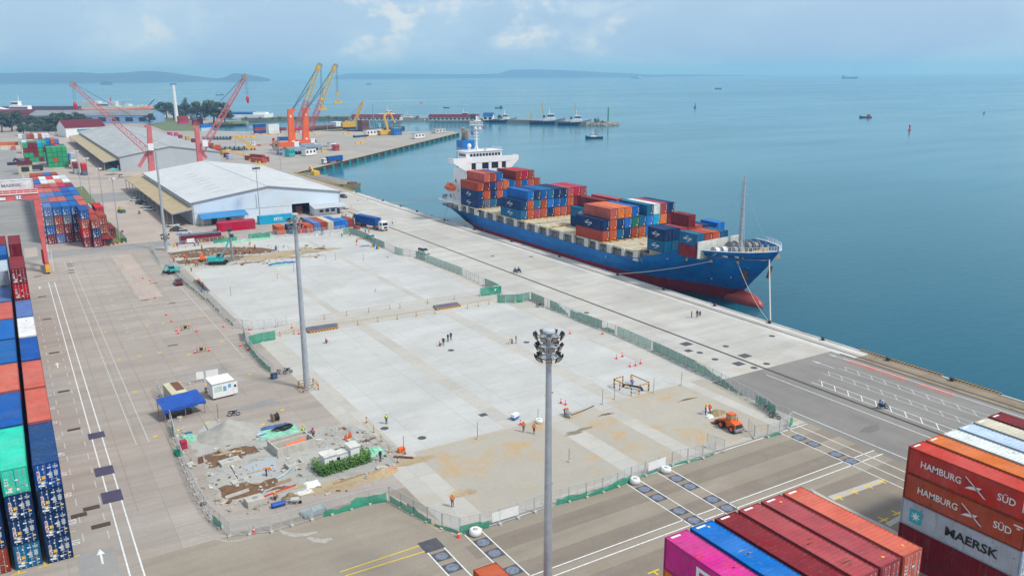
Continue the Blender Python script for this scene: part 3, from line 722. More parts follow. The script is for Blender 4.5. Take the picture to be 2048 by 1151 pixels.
# ---------------- right foreground
GRr = 'containers stacked in the right foreground'
ZR = 1.47
rc = [['brown','brown','brown','orange','magenta'], ['navy','navy','blue','navy','bright'], ['maroon','brown','navy','maroon','maroon'], ['brown','maroon','brown','navy','pinkred'], ['brown','maroon','brown','brown','pinkred'], ['brown','brick','maroon','brown','salmon']]
nmR = ['pink topped', 'blue topped', 'dark maroon topped', 'scuffed red topped', 'yellow dotted red topped', 'salmon topped']
RIGHT = []
for k, cols in enumerate(rc):
    x = 42.6+1.22+2.83*k; st = []
    st.append(container(x, 40.2, 0, cols[0], '$ container, hidden lowest one of the %s foreground stack' % nmR[k], GRr, h=ZR, lod=0))
    for i, c in enumerate(cols[1:]):
        t = ['lower', 'second tier', 'upper middle', 'topmost'][i]
        st.append(container(x, 40.2, ZR+i*2.87, c, '$ container, %s one of the %s foreground stack' % (t, nmR[k]), GRr, h=2.87, lod=2))
    RIGHT.append(st)
hs = [['maroon','maroon','pale','brown','brown'], ['brown','navy','brown','brown','orange'], ['maroon','brown','navy','brown','white'], ['navy','brown','brown','navy','pale'], ['brown','navy','maroon','brown','cream'], ['navy','maroon','brown','brown','maroon']]
nmH = ['lettered landward', 'orange topped', 'off white topped', 'pale blue topped', 'rust streaked cream topped', 'maroon topped seaward']
HSTACK = []
for k, cols in enumerate(hs):
    x = 75.45+1.22+2.88*k; st = []
    st.append(container(x, 40.2, 0, cols[0], '$ container, hidden lowest one of the %s right stack' % nmH[k], GRr, h=ZR, lod=0))
    for i, c in enumerate(cols[1:]):
        t = ['lower', 'second tier', 'upper middle', 'topmost'][i]
        st.append(container(x, 40.2, ZR+i*2.87, c, '$ container, %s one of the %s right stack' % (t, nmH[k]), GRr, h=2.87, lod=2))
    HSTACK.append(st)
HSTACK[0][4].color = c4((.50,.045,.03)); HSTACK[0][3].color = c4((.42,.075,.03)); HSTACK[0][2].color = c4((.42,.47,.54)); HSTACK[0][1].color = c4((.17,.012,.018))
for i, hgt in ((4, .92), (3, .86)):
    o = HSTACK[0][i]
    put(o, 'HAMBURG', .98, DECAL_W, 2.45, 1.45, .012, .92); put(o, 'SÜD', .98, DECAL_W, -4.05, 1.45, .012, .92)
    # serifs of the roman capitals and the pennant
    U = -.05
    decal(o, [[(U, 2.15), (U+.16, 2.15), (U+2.25, .62), (U+2.05, .62)], [(U+.12, .95), (U+.55, 1.28), (U+1.05, 1.42), (U+1.75, 1.55), (U+1.45, 1.18), (U+.8, 1.05)]], DECAL_W, 'pennant')
    decal(o, [[(U+.05, 2.05), (U+.12, .98), (U+.55, 1.30), (U+1.02, 1.44)], [(U+1.2, 1.36), (U+1.66, 1.5), (U+2.1, .72)]], DECAL_R, 'pennant_field', off=1.222)
decal(HSTACK[0][4], [[(5.55, 2.25), (5.65, 2.25), (5.65, .9), (5.55, .9)]], DECAL_W, 'code_strip')
decal(HSTACK[0][3], [[(5.0, 2.35), (5.85, 2.35), (5.85, 2.2), (5.0, 2.2)], [(5.3, 2.08), (5.6, 2.08), (5.6, 1.95), (5.3, 1.95)]], DECAL_W, 'code_strip')
o = HSTACK[0][2]
put(o, 'MAERSK', 1.28, INK, -1.35, 1.38, .035, 1.12)
decal(o, [[(-5.1, 2.1), (-3.75, 2.1), (-3.75, .62), (-5.1, .62)]], DECAL_C, 'emblem_field', off=1.222)
st = []
for k in range(14): a = math.pi/2+k*math.pi/7; r_ = .56 if k % 2 == 0 else .22; st.append((-4.43+r_*math.cos(a), 1.36+r_*math.sin(a)))
decal(o, [st], DECAL_W, 'star_emblem', off=1.232)
decal(o, [[(5.2, .95), (5.35, .95), (5.35, .8), (5.2, .8)], [(5.2, .35), (5.35, .35), (5.35, .2), (5.2, .2)]], DECAL_Y, 'warning_sticker')
def blk(rs): return [[(a, d), (b_, d), (b_, c), (a, c)] for a, b_, c, d in rs]
decal(RIGHT[0][4], blk([(-2.29,-1.95,.6,2.25),(-.95,-.61,.6,2.25),(-1.95,-.95,1.93,2.25),(-1.95,-.95,.6,.92)]), DECAL_W, 'lettering')
decal(RIGHT[0][4], blk([(-.25,.09,.6,2.25),(1.05,1.39,.6,2.25),(1.75,2.09,.6,2.25),(2.09,3.0,1.93,2.25),(2.09,2.8,1.28,1.58),(2.09,3.0,.6,.92)])+[[(-.25,2.25),(.15,2.25),(1.39,.6),(.99,.6)]], DECAL_W, 'lettering')
for st_ in RIGHT+HSTACK:
    mb = MB(); mb.cbox((-.3, 5.75, 2.87-.020), (1.0, .22, .012)); d = mb.build('roof_number', DECAL_W, st_[4]); d['fixed'] = 1
for st_, y in ((RIGHT[1], 5.4), (RIGHT[4], 5.1), (RIGHT[4], -5.2), (RIGHT[5], -5.0)):
    mb = MB(); mb.cbox((.25, y, 2.87-.018), (.22, .22, .012)); d = mb.build('roof_sticker', DECAL_Y, st_[4]); d['fixed'] = 1
# rust and dents on some roofs: shallow battered repair plates
for st_, spots, m2 in ((RIGHT[0], ((.3, .4), (.55, .1), (-.6, 2.6)), M_['conered']), (RIGHT[3], ((.2, -.5), (-.3, -.7), (.3, -4.0), (.0, -4.3), (-.3, -3.9)), M_['rust']), (RIGHT[1], ((-.2, 1.2), (.1, .9)), M_['grey']), (HSTACK[2], ((.6, -2.2), (.5, -2.6)), M_['rust'])):
    mb = MB(); rnd = random.Random(5)
    for x, y in spots:
        for q in range(3): xx = x+rnd.uniform(-.2, .2); yy = y+rnd.uniform(-.25, .25); mb.cbox((xx, yy, 2.87-.022), (rnd.uniform(.25, .8), rnd.uniform(.03, .1), .01))
    d = mb.build('roof_scrape', m2, st_[4]); d['fixed'] = 1
tp = G(946.3, 1137.9, 5.7)
stack(tp.x+1.22, tp.y-6.1, ['brown', 'brick'], 'the low stack at the bottom centre of the yard', GRr, lod=1)
# ---------------- block behind the gantry crane
GD = 'containers stacked beside the gantry crane lane'
blockD = [
 (291, [['maroon','blue','slate','peri'], ['peri','brown','brown','blue'], ['maroon','maroon','slate','blue'], ['brown','navy','navy','blue'], ['maroon','navy','brown','salmon']]),
 (304.5, [['navy','maroon','slate','slate'], ['brown','navy','maroon','pinkred'], ['navy','brown','navy','salmon'], ['brown','maroon','navy','blue'], ['navy','brown','brown','salmon'], ['brown','pinkred']]),
 (318, [['navy','brown','maroon','peri'], ['maroon','navy','brown','peri'], ['brown','maroon','navy','blue'], ['navy','brown','maroon','deep'], ['brown','navy','navy','blue'], ['navy','bright']]),
 (331.5, [['brown','navy','maroon','salmon'], ['navy','brown','navy','salmon'], ['maroon','brown','maroon','pinkred'], ['brown','maroon','navy','deep'], ['navy','brown','blue','bright'], ['green','green']]),
 (346, [['maroon','navy','brown','pinkred'], ['brown','maroon','green','brown'], ['navy','brown','maroon','pinkred'], ['maroon','navy','brown','crimson'], ['brown','navy','maroon','maroon'], ['white','white'], ['white']]),
 (360.5, [['navy','brown','white','blue'], ['maroon','navy','brown','white'], ['brown','maroon','navy','cream'], ['navy','brown','maroon','salmon'], ['brown','navy','white','white']]),
 (374.5, [['brown','maroon','navy','pinkred'], ['navy','brown','white','white'], ['maroon','navy','red','crimson'], ['brown','maroon','white','white'], ['navy','brown','white','white'], ['brown','maroon']]),
 (390, [['navy','maroon','brown','brown'], ['brown','navy','maroon','brown'], ['maroon','brown','blue','blue'], ['navy','brown','maroon','brown']])]
for r_, (y0, cols) in enumerate(blockD):
    for k, c in enumerate(cols):
        stack(8.1+1.22+2.5*k, y0+6.1, c, 'crane lane row %s, column %s' % (['one','two','three','four','five','six','seven','eight'][r_], ['one','two','three','four','five','six','seven'][k]), GD, lod=2 if r_ < 1 else 0)
GE = 'containers stacked at the corner of the lane block'
for x, y0, c, d in ((18.42, 279.4, ['maroon','red','brick','deep'], 'the tall corner stack nearest the road'), (20.95, 278, ['maroon','navy','brown'], 'the corner stack beside the red booth'), (23.5, 284, ['brown','brick','brown'], 'the stack right behind the red booth'), (26.4, 293, ['maroon'], 'low container beside the lamp post'),
                    (21.0, 305, ['navy','brown','peri'], 'the blue topped stack by the grass'), (24.6, 303, ['brown','peri','red'], 'the bright red topped stack by the grass'), (21.2, 291.5, ['brown','pinkred','pinkred'], 'the second corner stack back from the road')):
    stack(x, y0+6.1, c, d, GE, lod=2)
# ---------------- far block
GF = 'containers in the far yard block'
farblk = [
 (589, 10.7, [['maroon','green','maroon','green'], ['green','green','maroon','maroon'], ['green','maroon','maroon','maroon'], ['maroon','green','green','cyan'], ['green','green','maroon','green']]),
 (546, 21.3, [['green','green','green','green'], ['green','brick','green','green'], ['green','green','green','green'], ['green','green','green','green']]),
 (560, 21.3, [['navy','navy','navy','navy'], ['navy','green','navy','navy'], ['brown','green','green','crimson'], ['green','maroon','dgreen','dgreen'], ['maroon','blue']]),
 (604, 10.7, [['white','maroon','white','white'], ['maroon','green','green','green'], ['green','green','green','green'], ['green','maroon','green','green'], ['maroon','green','green','green'], ['blue','bright','blue','bright']]),
 (660, 11.0, [['white','grey','grey'], ['white','white','grey'], ['grey','white','grey'], ['red','pale','red'], ['navy','blue','bright'], ['blue','navy','navy'], ['navy','blue','navy'], ['salmon','brick','brick'], ['blue','navy','peri']]),
 (673, 27.0, [['navy','blue','bright'], ['blue','salmon','salmon'], ['maroon','crimson']]),
 (728, 11.2, [['ochre','grey','white'], ['white','pale','grey'], ['brick','brown','brick'], ['brown','brick','brown'], ['white','grey','white'], ['brick','brown','brick'], ['grey','pale','white'], ['white','white','white']])]
for r_, (y0, x0, cols) in enumerate(farblk):
    for k, c in enumerate(cols):
        stack(x0+1.22+2.56*k, y0+6.1, c, 'far yard row %s, column %s' % (['B','A','A rear','C','D','E','F'][r_], ORD[k]), GF, lod=0)
for px, py, c, d in ((155, 348, ['grey','maroon'], 'the short stack beside the green far stacks'), (172, 351, ['slate','red'], 'the short stack beside the first slim lamp'), (150, 338, ['white','white','grey'], 'the white stack behind the green ones')):
    p = G(px, py); stack(p.x, p.y+6.1, c, d, GF, lod=0)
# ---------------- row on the quay in front of the white warehouse
GQ = 'containers set down before the white warehouse'
def cont_px(px, py, color, desc, L=6.06, rz=0, h=2.6, dx=1.22, kind='door', lod=1, group=GQ, cat='container'):
    p = G(px, py)
    if rz: return container(p.x+L/2, p.y+1.22, 0, color, desc, group, L, h, kind, lod, rz, cat)
    return container(p.x+dx, p.y+L/2, 0, color, desc, group, L, h, kind, lod, 0, cat)
cont_px(556, 470, 'brick', '$ short container at the left end of the warehouse row'); cont_px(581, 468.5, 'steel', '$ short container second in the warehouse row'); cont_px(597.5, 467, 'red', '$ short container behind the tall mast'); cont_px(613, 466, 'brick', '$ short container right of the tall mast')
cont_px(628, 462, 'peri', '$ long container with grey striped roof by the dark door', 12.19); cont_px(642, 460.5, 'brown', '$ long container beside the cream one', 12.19); cont_px(656, 459.5, 'cream', '$ container with rusty front in the quay row', 12.19); cont_px(669.5, 458.5, 'bright', '$ long container beside the cream one', 12.19); cont_px(683, 456, 'bright', '$ short container next to last in the row'); cont_px(695.5, 454.5, 'brown', '$ short container beside the forklift')
o = cont_px(519, 449.5, 'cyan', '$ long container with white lettering before the warehouse wall', 12.19, R(90), HC)
lettering('SITC', 1.25, DECAL_W, o, (-1.228, -.6, 1.45), SIDE, 'lettering', .04, 1.3).parent = o
o = cont_px(437, 464.5, 'crimson', '$ long container standing side on before the warehouse', 12.19, R(90), HC)
o2 = container(o.location.x+.6, o.location.y+2.55, 0, 'crimson', '$ long container directly behind its crimson twin', GQ, 12.19, HC, 'door', 1, R(90))
o = cont_px(362, 489, 'maroon', '$ long container with pale blue edges behind the fence', 12.19, R(90), 2.6)
mb = MB(); mb.cbox((0, 6.0, 2.66), (2.44, .25, .1)); mb.cbox((0, -6.0, 2.66), (2.44, .25, .1)); mb.cbox((-1.1, 0, 2.66), (.3, 12, .1)); mb.cbox((1.1, 0, 2.66), (.25, 12, .1)); mb.cbox((0, 6.11, 1.3), (2.44, .06, 2.6)); mb.build('top_rail', mat('pale_blue_rail', (.12,.36,.56), .5), o)
mb = MB(); mb.cbox((-1.25, 3.2, 1.0), (.03, 2.2, 1.2)); mb.build('notice_board', M_['white'], o)
# ================================================================== THE CONTAINER SHIP
XC0 = 145.3
m_, t, b, P = newmat('hull_paint')
sx_ = t.n.new('ShaderNodeSeparateXYZ'); t.l.new(P, sx_.inputs[0])
zb = t.math('ADD', sx_.outputs[2], t.math('MULTIPLY', t.noise(t.scale(P, (.25,.25,1.2)), 1, 5, .7), -.28))
fine = t.noise(P, .35, 5, .6); strk = t.noise(t.scale(P, (1.4,1.4,.12)), 1.0, 5, .65)
blue_ = t.mix(t.rng(fine, .3, .7), (.002,.12,.40), (.004,.17,.50))
blue_ = t.mix(t.math('MULTIPLY', t.rng(t.noise(t.scale(P, (1, .04, .3)), 1, 3), .45, .6), .4), blue_, (.02,.21,.40))
redm = t.mix(t.rng(fine, .3, .7), (.27,.022,.028), (.36,.04,.04))
rustmask = t.math('MULTIPLY', t.rng(strk, .52, .66), t.rng(sx_.outputs[2], 3.4, .5))
blue_ = t.mix(t.math('MULTIPLY', rustmask, .85), blue_, (.085,.06,.035))
st2 = t.noise(t.scale(P, (.8,.8,.06)), 1.0, 4, .6); blue_ = t.mix(t.math('MULTIPLY', t.rng(st2, .6, .72), .55), blue_, (.012,.075,.10))
c = t.mix(t.math('GREATER_THAN', zb, .52), redm, blue_)
br = t.n.new('ShaderNodeTexBrick'); sw = t.n.new('ShaderNodeCombineXYZ'); t.l.new(sx_.outputs[1], sw.inputs[0]); t.l.new(sx_.outputs[2], sw.inputs[1]); t.l.new(sw.outputs[0], br.inputs['Vector'])
for k_, v_ in (('Scale', 1), ('Brick Width', 9.0), ('Row Height', 2.3), ('Mortar Size', .05), ('Bias', 0)): br.inputs[k_].default_value = v_
for k_, v_ in (('Color1', .93), ('Color2', 1.07), ('Mortar', .80)): br.inputs[k_].default_value = (v_, v_, v_, 1)
c = t.mix(1.0, c, br.outputs[0], 'MULTIPLY')
scuff = t.noise(t.scale(P, (.3, .22, .9)), 1.0, 7, .72, .6); c = t.mix(t.math('MULTIPLY', t.math('MULTIPLY', t.rng(scuff, .56, .66), t.rng(sx_.outputs[2], 5.5, 1.0)), .75), c, (.04,.035,.03))
slime = t.rng(sx_.outputs[2], -1.9, -2.3); c = t.mix(t.math('MULTIPLY', slime, .6), c, (.10,.075,.035))
t.l.new(c, b.inputs['Base Color']); b.inputs['Roughness'].default_value = .45; b.inputs['Specular IOR Level'].default_value = .18
HULL = m_
def lerpt(tab, x):
    if x <= tab[0][0]: return tab[0][1]
    for (a, va), (b_, vb) in zip(tab, tab[1:]):
        if x <= b_: return va+(vb-va)*(x-a)/(b_-a)
    return tab[-1][1]
ZD = [(125.2,11.4),(130,10.9),(138,10.55),(142,10.35),(146,9.3),(150,7.9),(154.5,6.5),(159,5.2),(165.5,4.5),(172,4.4),(272,4.4)]
ZB = [(125.2,10.9),(127.5,8.2),(130,5.2),(132.5,2.6),(134.3,.6),(136.5,-1.6),(140,-4.5),(250,-4.5),(256,-3.6),(260,-2.0),(264,-.2),(268,1.6),(272.5,3.1)]
HD = [(125.2,.35),(126.5,2.6),(129,5.3),(133,8.1),(138,10.3),(145,12.0),(153,12.55),(160,12.6),(252,12.6),(262,12.1),(272.5,10.6)]
HWL = [(134.3,.25),(138,.9),(143,2.6),(150,5.6),(158,8.9),(167,11.6),(176,12.6),(236,12.6),(246,10.6),(253,7.6),(259,3.6),(266,2.2),(272.5,2.0)]
def hullring(y):
    zd, zb_ = lerpt(ZD, y), lerpt(ZB, y); hd = lerpt(HD, y); hw_ = min(hd, lerpt(HWL, y) if y > 134.3 else .2)
    z0 = max(zb_, -2.5); lv = [0, .12, .3, .5, .7, .85, 1.0]; rr = []
    for s_ in lv:
        z = zb_+(zd-zb_)*s_
        if zb_ < -2.5: u = max(0, (z+2.5)/(zd+2.5)); h = hw_+(hd-hw_)*u**1.25; h *= (.55+.45*min(1, s_/.12)) if s_ < .12 else 1
        else: u = s_; h = .25+(hd-.25)*u**.8 if y < 200 else hw_+(hd-hw_)*u**.6
        if s_ == 0 and zb_ >= -2.5: h = .15
        rr.append((h, z))
    return [(XC0-h, y, z) for h, z in reversed(rr)]+[(XC0+h, y, z) for h, z in rr]
ship = thing('container_ship', 'blue and red container ship with white bridge moored along the quay', 'ship', (0, 0, 0))
ys = [125.2,126,127.5,129,131,133,134.3,136,138,140,143,146,150,154.5,159,163,168,174,180,195,210,225,236,242,247,252,256,259,262,265,268,272.5]
mb = MB(); mb.smooth = True; mb.loft([hullring(y) for y in ys], caps=True, closed=False)
last = hullring(272.5); mb.smooth = False; mb.add(last, [tuple(range(len(last)))])
mb.build('hull', HULL, ship, fix=True)
mb = MB(); mb.smooth = True; rings = []
for y, r_, zc, sq in ((142,1.2,-2.6,1.2),(139,1.9,-2.4,1.25),(136,2.15,-2.15,1.2),(133.5,2.1,-2.1,1.15),(131,1.8,-2.15,1.1),(129.4,1.25,-2.3,1),(128.7,.6,-2.4,1),(128.5,.05,-2.4,1)):
    rings.append([(XC0+r_*math.cos(a*math.pi/8)*.85, y, zc+r_*sq*math.sin(a*math.pi/8)) for a in range(16)])
mb.loft(rings); mb.build('bulbous_bow', mat('boot_topping_red', (.36,.05,.045), .4, .2, .4, dirt=(.2,.10,.04), dirtamt=.6), ship, fix=True)
DECKM = mat('ship_deck', (.30,.24,.17), .8, .25, .6, dirt=(.2,.09,.04), dirtamt=.7); SHIPW = mat('ship_white', (.80,.81,.82), .45, .05, .3, dirt=(.5,.4,.3), dirtamt=.15); CREAM = mat('hatch_cream', (.52,.47,.34), .7, .15, .35, dirt=(.30,.17,.05), dirtamt=.75)
# decks
mb = MB()
yy = [143,146,150,154.5,159,163,168,174,195,236,252,262,272]
vs = []
for y in yy: h = lerpt(HD, y)-.12; z = min(lerpt(ZD, y), 5.2 if y > 157 else 99)-.25; vs += [(XC0-h, y, z), (XC0+h, y, z)]
mb.add(vs, [(2*i, 2*i+1, 2*i+3, 2*i+2) for i in range(len(yy)-1)])
yy = [126.5,129,133,138,143]; vs = []
for y in yy: h = lerpt(HD, y)-.15; vs += [(XC0-h, y, 9.3), (XC0+h, y, 9.3)]
mb.add(vs, [(2*i, 2*i+1, 2*i+3, 2*i+2) for i in range(len(yy)-1)])
mb.build('deck', DECKM, ship)
# bulwark cap and bow rail
mb = MB()
for s_ in (-1, 1):
    pts = [(XC0+s_*lerpt(HD, y), y, lerpt(ZD, y)+.02) for y in (125.2,126.5,129,133,138,142)]
    for a, c_ in zip(pts, pts[1:]): mb.bar(a, c_, .28, .16)
    r2_ = [(p[0], p[1], p[2]+1.0) for p in pts]
    for a, c_ in zip(r2_[:5], r2_[1:5]):
        mb.bar(a, c_, .07); mb.bar((a[0], a[1], a[2]-.5), (c_[0], c_[1], c_[2]-.5), .05)
        for k in range(4): q = [a[i]+(c_[i]-a[i])*k/4 for i in range(3)]; mb.bar((q[0], q[1], q[2]-1.0), q, .07)
mb.build('bow_railing', SHIPW, ship)
STAN = mat('stanchion_white', (.60,.59,.55), .6, .12, .5, dirt=(.35,.25,.15), dirtamt=.6)
# stanchions along the side, coaming behind
k = 0
PIL = [159.5,164.5,170.3,175.5,180.5,186.8,192.5,199.5,205.5,211.5,217.5,224,230.5,236.5,243,249,254.5]
for y in PIL:
    zt = 6.7; wide = 1.9 if k % 2 == 0 else 1.2; k += 1
    for s_ in (-1, 1): x = XC0+s_*12.15; mb = MB(); mb.box(x-.35, x+.35, y-wide/2, y+wide/2, 4.3, zt); mb.build('side_stanchion', STAN, ship)
mb = MB()
for s_ in (-1, 1): x = XC0+s_*10.6; mb.box(x-.1, x+.1, 156, 255, 4.2, 6.5)
mb.build('hatch_coaming', M_['grey'], ship)
mb = MB()
for s_ in (-1, 1):
    x = XC0+s_*12.35
    for z in (4.75, 5.15, 5.55): mb.bar((x, 157, z), (x, 255, z), .05)
    for k in range(66): mb.bar((x, 157+k*1.5, 4.3), (x, 157+k*1.5, 5.55), .06)
    x = XC0+s_*10.9
    for k in range(50): mb.cbox((x, 157.5+k*2, 5.4), (.25, .14, 2.0)); mb.cbox((x, 158.5+k*2, 5.0+.4*(k % 3)), (.3, .7, .4))
mb.build('side_railing', M_['steel'], ship)
mb = MB()
for i, y in enumerate((160.5,166.5,173.3,179.6,186.6,193,200.6,208,214.6,221,227.6,234,241.6,248)):
    L_ = 5.7 if i % 2 == 0 else 6.0
    for q in range(2): x0 = XC0-12.1+q*12.2; mb.box(x0, x0+12.0, y, y+L_, 6.2, 6.66)
mb.build('hatch_cover', CREAM, ship)
mb = MB(); rnd = random.Random(3)
for y0 in (160, 173, 186, 200, 214, 228, 241):
    for k in range(11):
        x = 133.1+2.5*k
        for yy_ in (y0+.15, y0+12.6): mb.cbox((x, yy_, 6.78), (.55, .4, .24))
mb.build('lashing_socket', M_['yellow'], ship)
mb = MB()
for k in range(46): mb.cbox((133.6+rnd.random()*23, 160+rnd.random()*90, 6.67), (.25+rnd.random()*.5, .5+rnd.random(), .03))
mb.build('hatch_marking', M_['red'], ship)
mb = MB(); mb.box(134.2, 156.5, 149, 155.8, 6.5, 7.95); mb.box(135.0, 155.6, 138.6, 144.6, 8.2, 8.5); mb.build('forward_hatch', CREAM, ship)
# superstructure
sup = MB(); sup.box(136.6, 154.0, 256.2, 266, 4.3, 18.0)
sup.box(136.6, 138.0, 256, 262, 18, 19.8); sup.box(152.6, 154.0, 256, 262, 18, 19.8)
for x0, x1 in ((136.6,138.4),(140.2,142.6),(145.3,146.4),(149.2,150.6),(152.4,154)): sup.box(x0, x1, 255.6, 256.1, 17.4, 20.4)
sup.box(136.6, 154, 255.6, 256.1, 20.3, 22.2)
for pl in ([(131.5,22.2),(136.6,22.2),(136.6,17.4),(131.5,20.6)], [(154,22.2),(157.6,22.2),(157.6,20.6),(154,17.4)]): sup.add([(x,255.6,z) for x, z in pl]+[(x,255.85,z) for x, z in pl], [(3,2,1,0),(4,5,6,7),(0,1,5,4),(1,2,6,5),(2,3,7,6),(3,0,4,7)])
sup.box(131.4, 157.7, 255.7, 259.5, 20.45, 20.7); sup.box(131.4, 131.6, 255.7, 259.5, 20.7, 22.2); sup.box(157.5, 157.7, 255.7, 259.5, 20.7, 22.2); sup.box(131.5, 157.6, 259.4, 259.6, 20.7, 21.8)
sup.box(136.8, 151.0, 256.2, 263, 20.7, 24.1); sup.box(136.5, 151.3, 255.9, 263.3, 24.1, 24.3)
sup.box(133.2, 157.4, 255, 272.0, 6.2, 6.55)
h = SHIPW
sup.build('superstructure', h, ship, fix=True)
mb = MB(); mb.box(138.5, 152.3, 256.21, 256.4, 17.6, 20.2)
mb.box(138.0, 150.4, 256.1, 256.19, 22.5, 23.45)
for k in range(4): mb.box(136.50, 136.58, 257.5+k*2.1, 258.2+k*2.1, 10+3*(k % 2), 11+3*(k % 2)); mb.box(136.7, 136.78, 257+k*1.2, 257.9+k*1.2, 22.5, 23.4)
mb.build('window_band', M_['glass'], ship)
mb = MB()
for k in range(11): x = 138.0+k*1.24; mb.box(x-.12, x+.12, 256.02, 256.10, 22.4, 23.5)
mb.build('window_mullion', SHIPW, ship)
mb = MB()
for z in (24.8, 25.2):
    for a, c_ in (((136.7,256.2),(151,256.2)),((136.7,256.2),(136.7,263)),((151,256.2),(151,263))): mb.bar((a[0],a[1],z),(c_[0],c_[1],z), .06)
for k in range(15): mb.bar((136.7+k*1.02,256.2,24.3),(136.7+k*1.02,256.2,25.2), .06)
for z in (7.0, 7.4):
    mb.bar((133.6,256,z),(134.6,271.5,z), .07); mb.bar((134.6,271.5,z),(156,271.5,z), .07)
for k in range(12): mb.bar((133.6+k*.09,256+k*1.4,6.5),(133.6+k*.09,256+k*1.4,7.4), .07); mb.bar((133.7+k*.09,256+k*1.4,4.3),(133.7+k*.09,256+k*1.4,6.3), .2 if k % 3 == 0 else .08)
mb.build('bridge_railing', SHIPW, ship)
mb = MB(); mb.smooth = True; mb.cyl((139.2,258.5,24.3),(139.2,258.5,25.4), .35); mb.sphere((139.2,258.5,26.0), .75, 10, 7, (1,1,1.15)); mb.build('radome', SHIPW, ship)
mb = MB(); mb.cyl((142.1,258.5,24.2),(142.1,258.5,33), .42, .22, 8)
for d in ((.9,.3),(-.9,.3),(0,-1.0)): mb.bar((142.1+d[0],258.5+d[1],24.2),(142.1,258.5,26.6), .22)
for z in (28.2, 29.4, 30.3, 31.2): mb.bar((141.0,258.5,z),(143.2,258.5,z), .12); mb.cbox((142.1,258.5,z+.1), (1.0,.8,.1))
mb.box(139.6,144.4,257.9,259.1,33.0,33.15); mb.box(141.2,144,257.9,259.1,31.6,31.7)
for z in (33.7, 34.3): mb.bar((139.6,257.9,z),(144.4,257.9,z), .08); mb.bar((139.6,259.1,z),(144.4,259.1,z), .08)
for k in range(9): mb.bar((139.6+.6*k,257.9,33.1),(139.6+.6*k,257.9,34.3), .07)
mb.cbox((142.6,258.3,34.6), (2.6,.25,.3)); mb.cbox((142.2,258.3,35.4), (.5,.4,1.6)); mb.cbox((141.5,258.0,32.2), (.8,.5,.7)); mb.cbox((143.2,258.0,32.0), (.6,.5,.8))
mb.build('signal_mast', SHIPW, ship)
mb = MB(); mb.cyl((150.9,257,22),(150.9,257,29.0), .09, .04); mb.cyl((146,258,24.3),(146,258,26.6), .06, .03); mb.cbox((144.6,257,24.7), (.5,.5,1.0)); mb.build('antenna', M_['steel'], ship)
mb = MB(); mb.box(140.7,145.5,266.2,271,6.4,27.3); mb.build('funnel', mat('funnel_blue', (.006,.155,.47), .4, .08, .3), ship)
mb = MB()
for x, y, z in ((143.6,268.2,30.5),(142.8,269.6,31.3)): mb.cyl((x,y,27.2),(x,y,z), .62, .58, 10); mb.sphere((x-.1,y-.1,z), .62, 8, 6)
mb.build('exhaust_pipe', mat('exhaust_tan', (.30,.23,.17), .7, .2, 1), ship)
mb = MB()
for x, y in ((141.4,268),(141.9,267.2)): mb.cyl((x,y,27.2),(x,y,28.4), .25, .22, 8)
mb.build('small_exhaust', M_['dark'], ship)
# davit and rails aft
mb = MB()
for y in (262.0, 265.6):
    mb.bar((136.4,y,6.5),(135.0,y,12.2), .3); mb.bar((135.0,y,12.2),(133.6,y,13.4), .26); mb.bar((133.7,y,6.5),(134.2,y,9.7), .22); mb.bar((135.9,y-1.4,6.5),(134.6,y,10.3), .2)
mb.bar((135.2,261.8,11.6),(135.2,265.8,11.6), .2)
mb.build('davit', SHIPW, ship)
mb = MB()
for k in range(7): mb.bar((136.2,256.8+.75*k,6.6+.72*k),(136.2,257.5+.75*k,7.3+.72*k), .35, .1)
mb.bar((136.1,256.6,7.4),(136.1,262.2,12.8), .07); mb.bar((135.6,256.6,7.4),(135.6,262.2,12.8), .07); mb.build('stairway', SHIPW, ship)
mb = MB()
for x, y in ((135.3,270.3),(138.5,270.6),(143,270.6)): mb.cyl((x-.9,y,7.4),(x+.9,y,7.4), .75, .75, 10)
mb.build('stern_winch', M_['grey'], ship)
# foremast and forecastle gear
mb = MB(); mb.cyl((XC0-.3,136,9.3),(XC0-.3,136,12), .95, .45, 8); mb.cyl((XC0-.3,136,11.5),(XC0-.3,136,27.2), .42, .24, 8); mb.cyl((XC0-.75,136.3,12),(XC0-.75,136.3,26.5), .10, .08)
for z in (15, 17.2, 20, 23, 26): mb.cbox((XC0-.4,136,z), (1.0,.5,.12))
for p in ((141,131),(149,131),(138.5,142),(152,142)): mb.cyl((XC0-.3,136,24.5),(p[0],p[1],10.0), .03)
mb.build('foremast', M_['steel'], ship)
mb = MB()
mb.add([(133.8,138.4,8.6),(147.2,138.4,8.6),(147.2,138.4,12.9),(133.8,138.4,12.5),(133.8,138.7,8.6),(147.2,138.7,8.6),(147.2,138.7,12.9),(133.8,138.7,12.5)], [(0,1,2,3),(5,4,7,6),(3,2,6,7),(1,5,6,2),(0,3,7,4)])
mb.build('breakwater_screen', M_['offwhite'], ship)
mb = MB()
for x, y, r_ in ((137.3,136.2,1.05),(139.4,136.0,1.0),(141.6,134.8,1.3),(143.3,137.0,1.6),(147.4,136.2,1.5),(149.6,136,1.2)):
    mb.cyl((x-.75,y,10.4),(x+.75,y,10.4), r_*.62, r_*.62, 12)
    for q in (-.8, .8): mb.cyl((x+q-.06,y,10.4),(x+q+.06,y,10.4), r_, r_, 14)
mb.build('mooring_winch', M_['grey'], ship)
mb = MB()
for x, y in ((137.3,136.2),(139.4,136),(147.4,136.2)): mb.cyl((x-.6,y,10.4),(x+.6,y,10.4), .85, .85, 12)
mb.build('rope_drum', SHIPW, ship)
mb = MB(); rnd = random.Random(8)
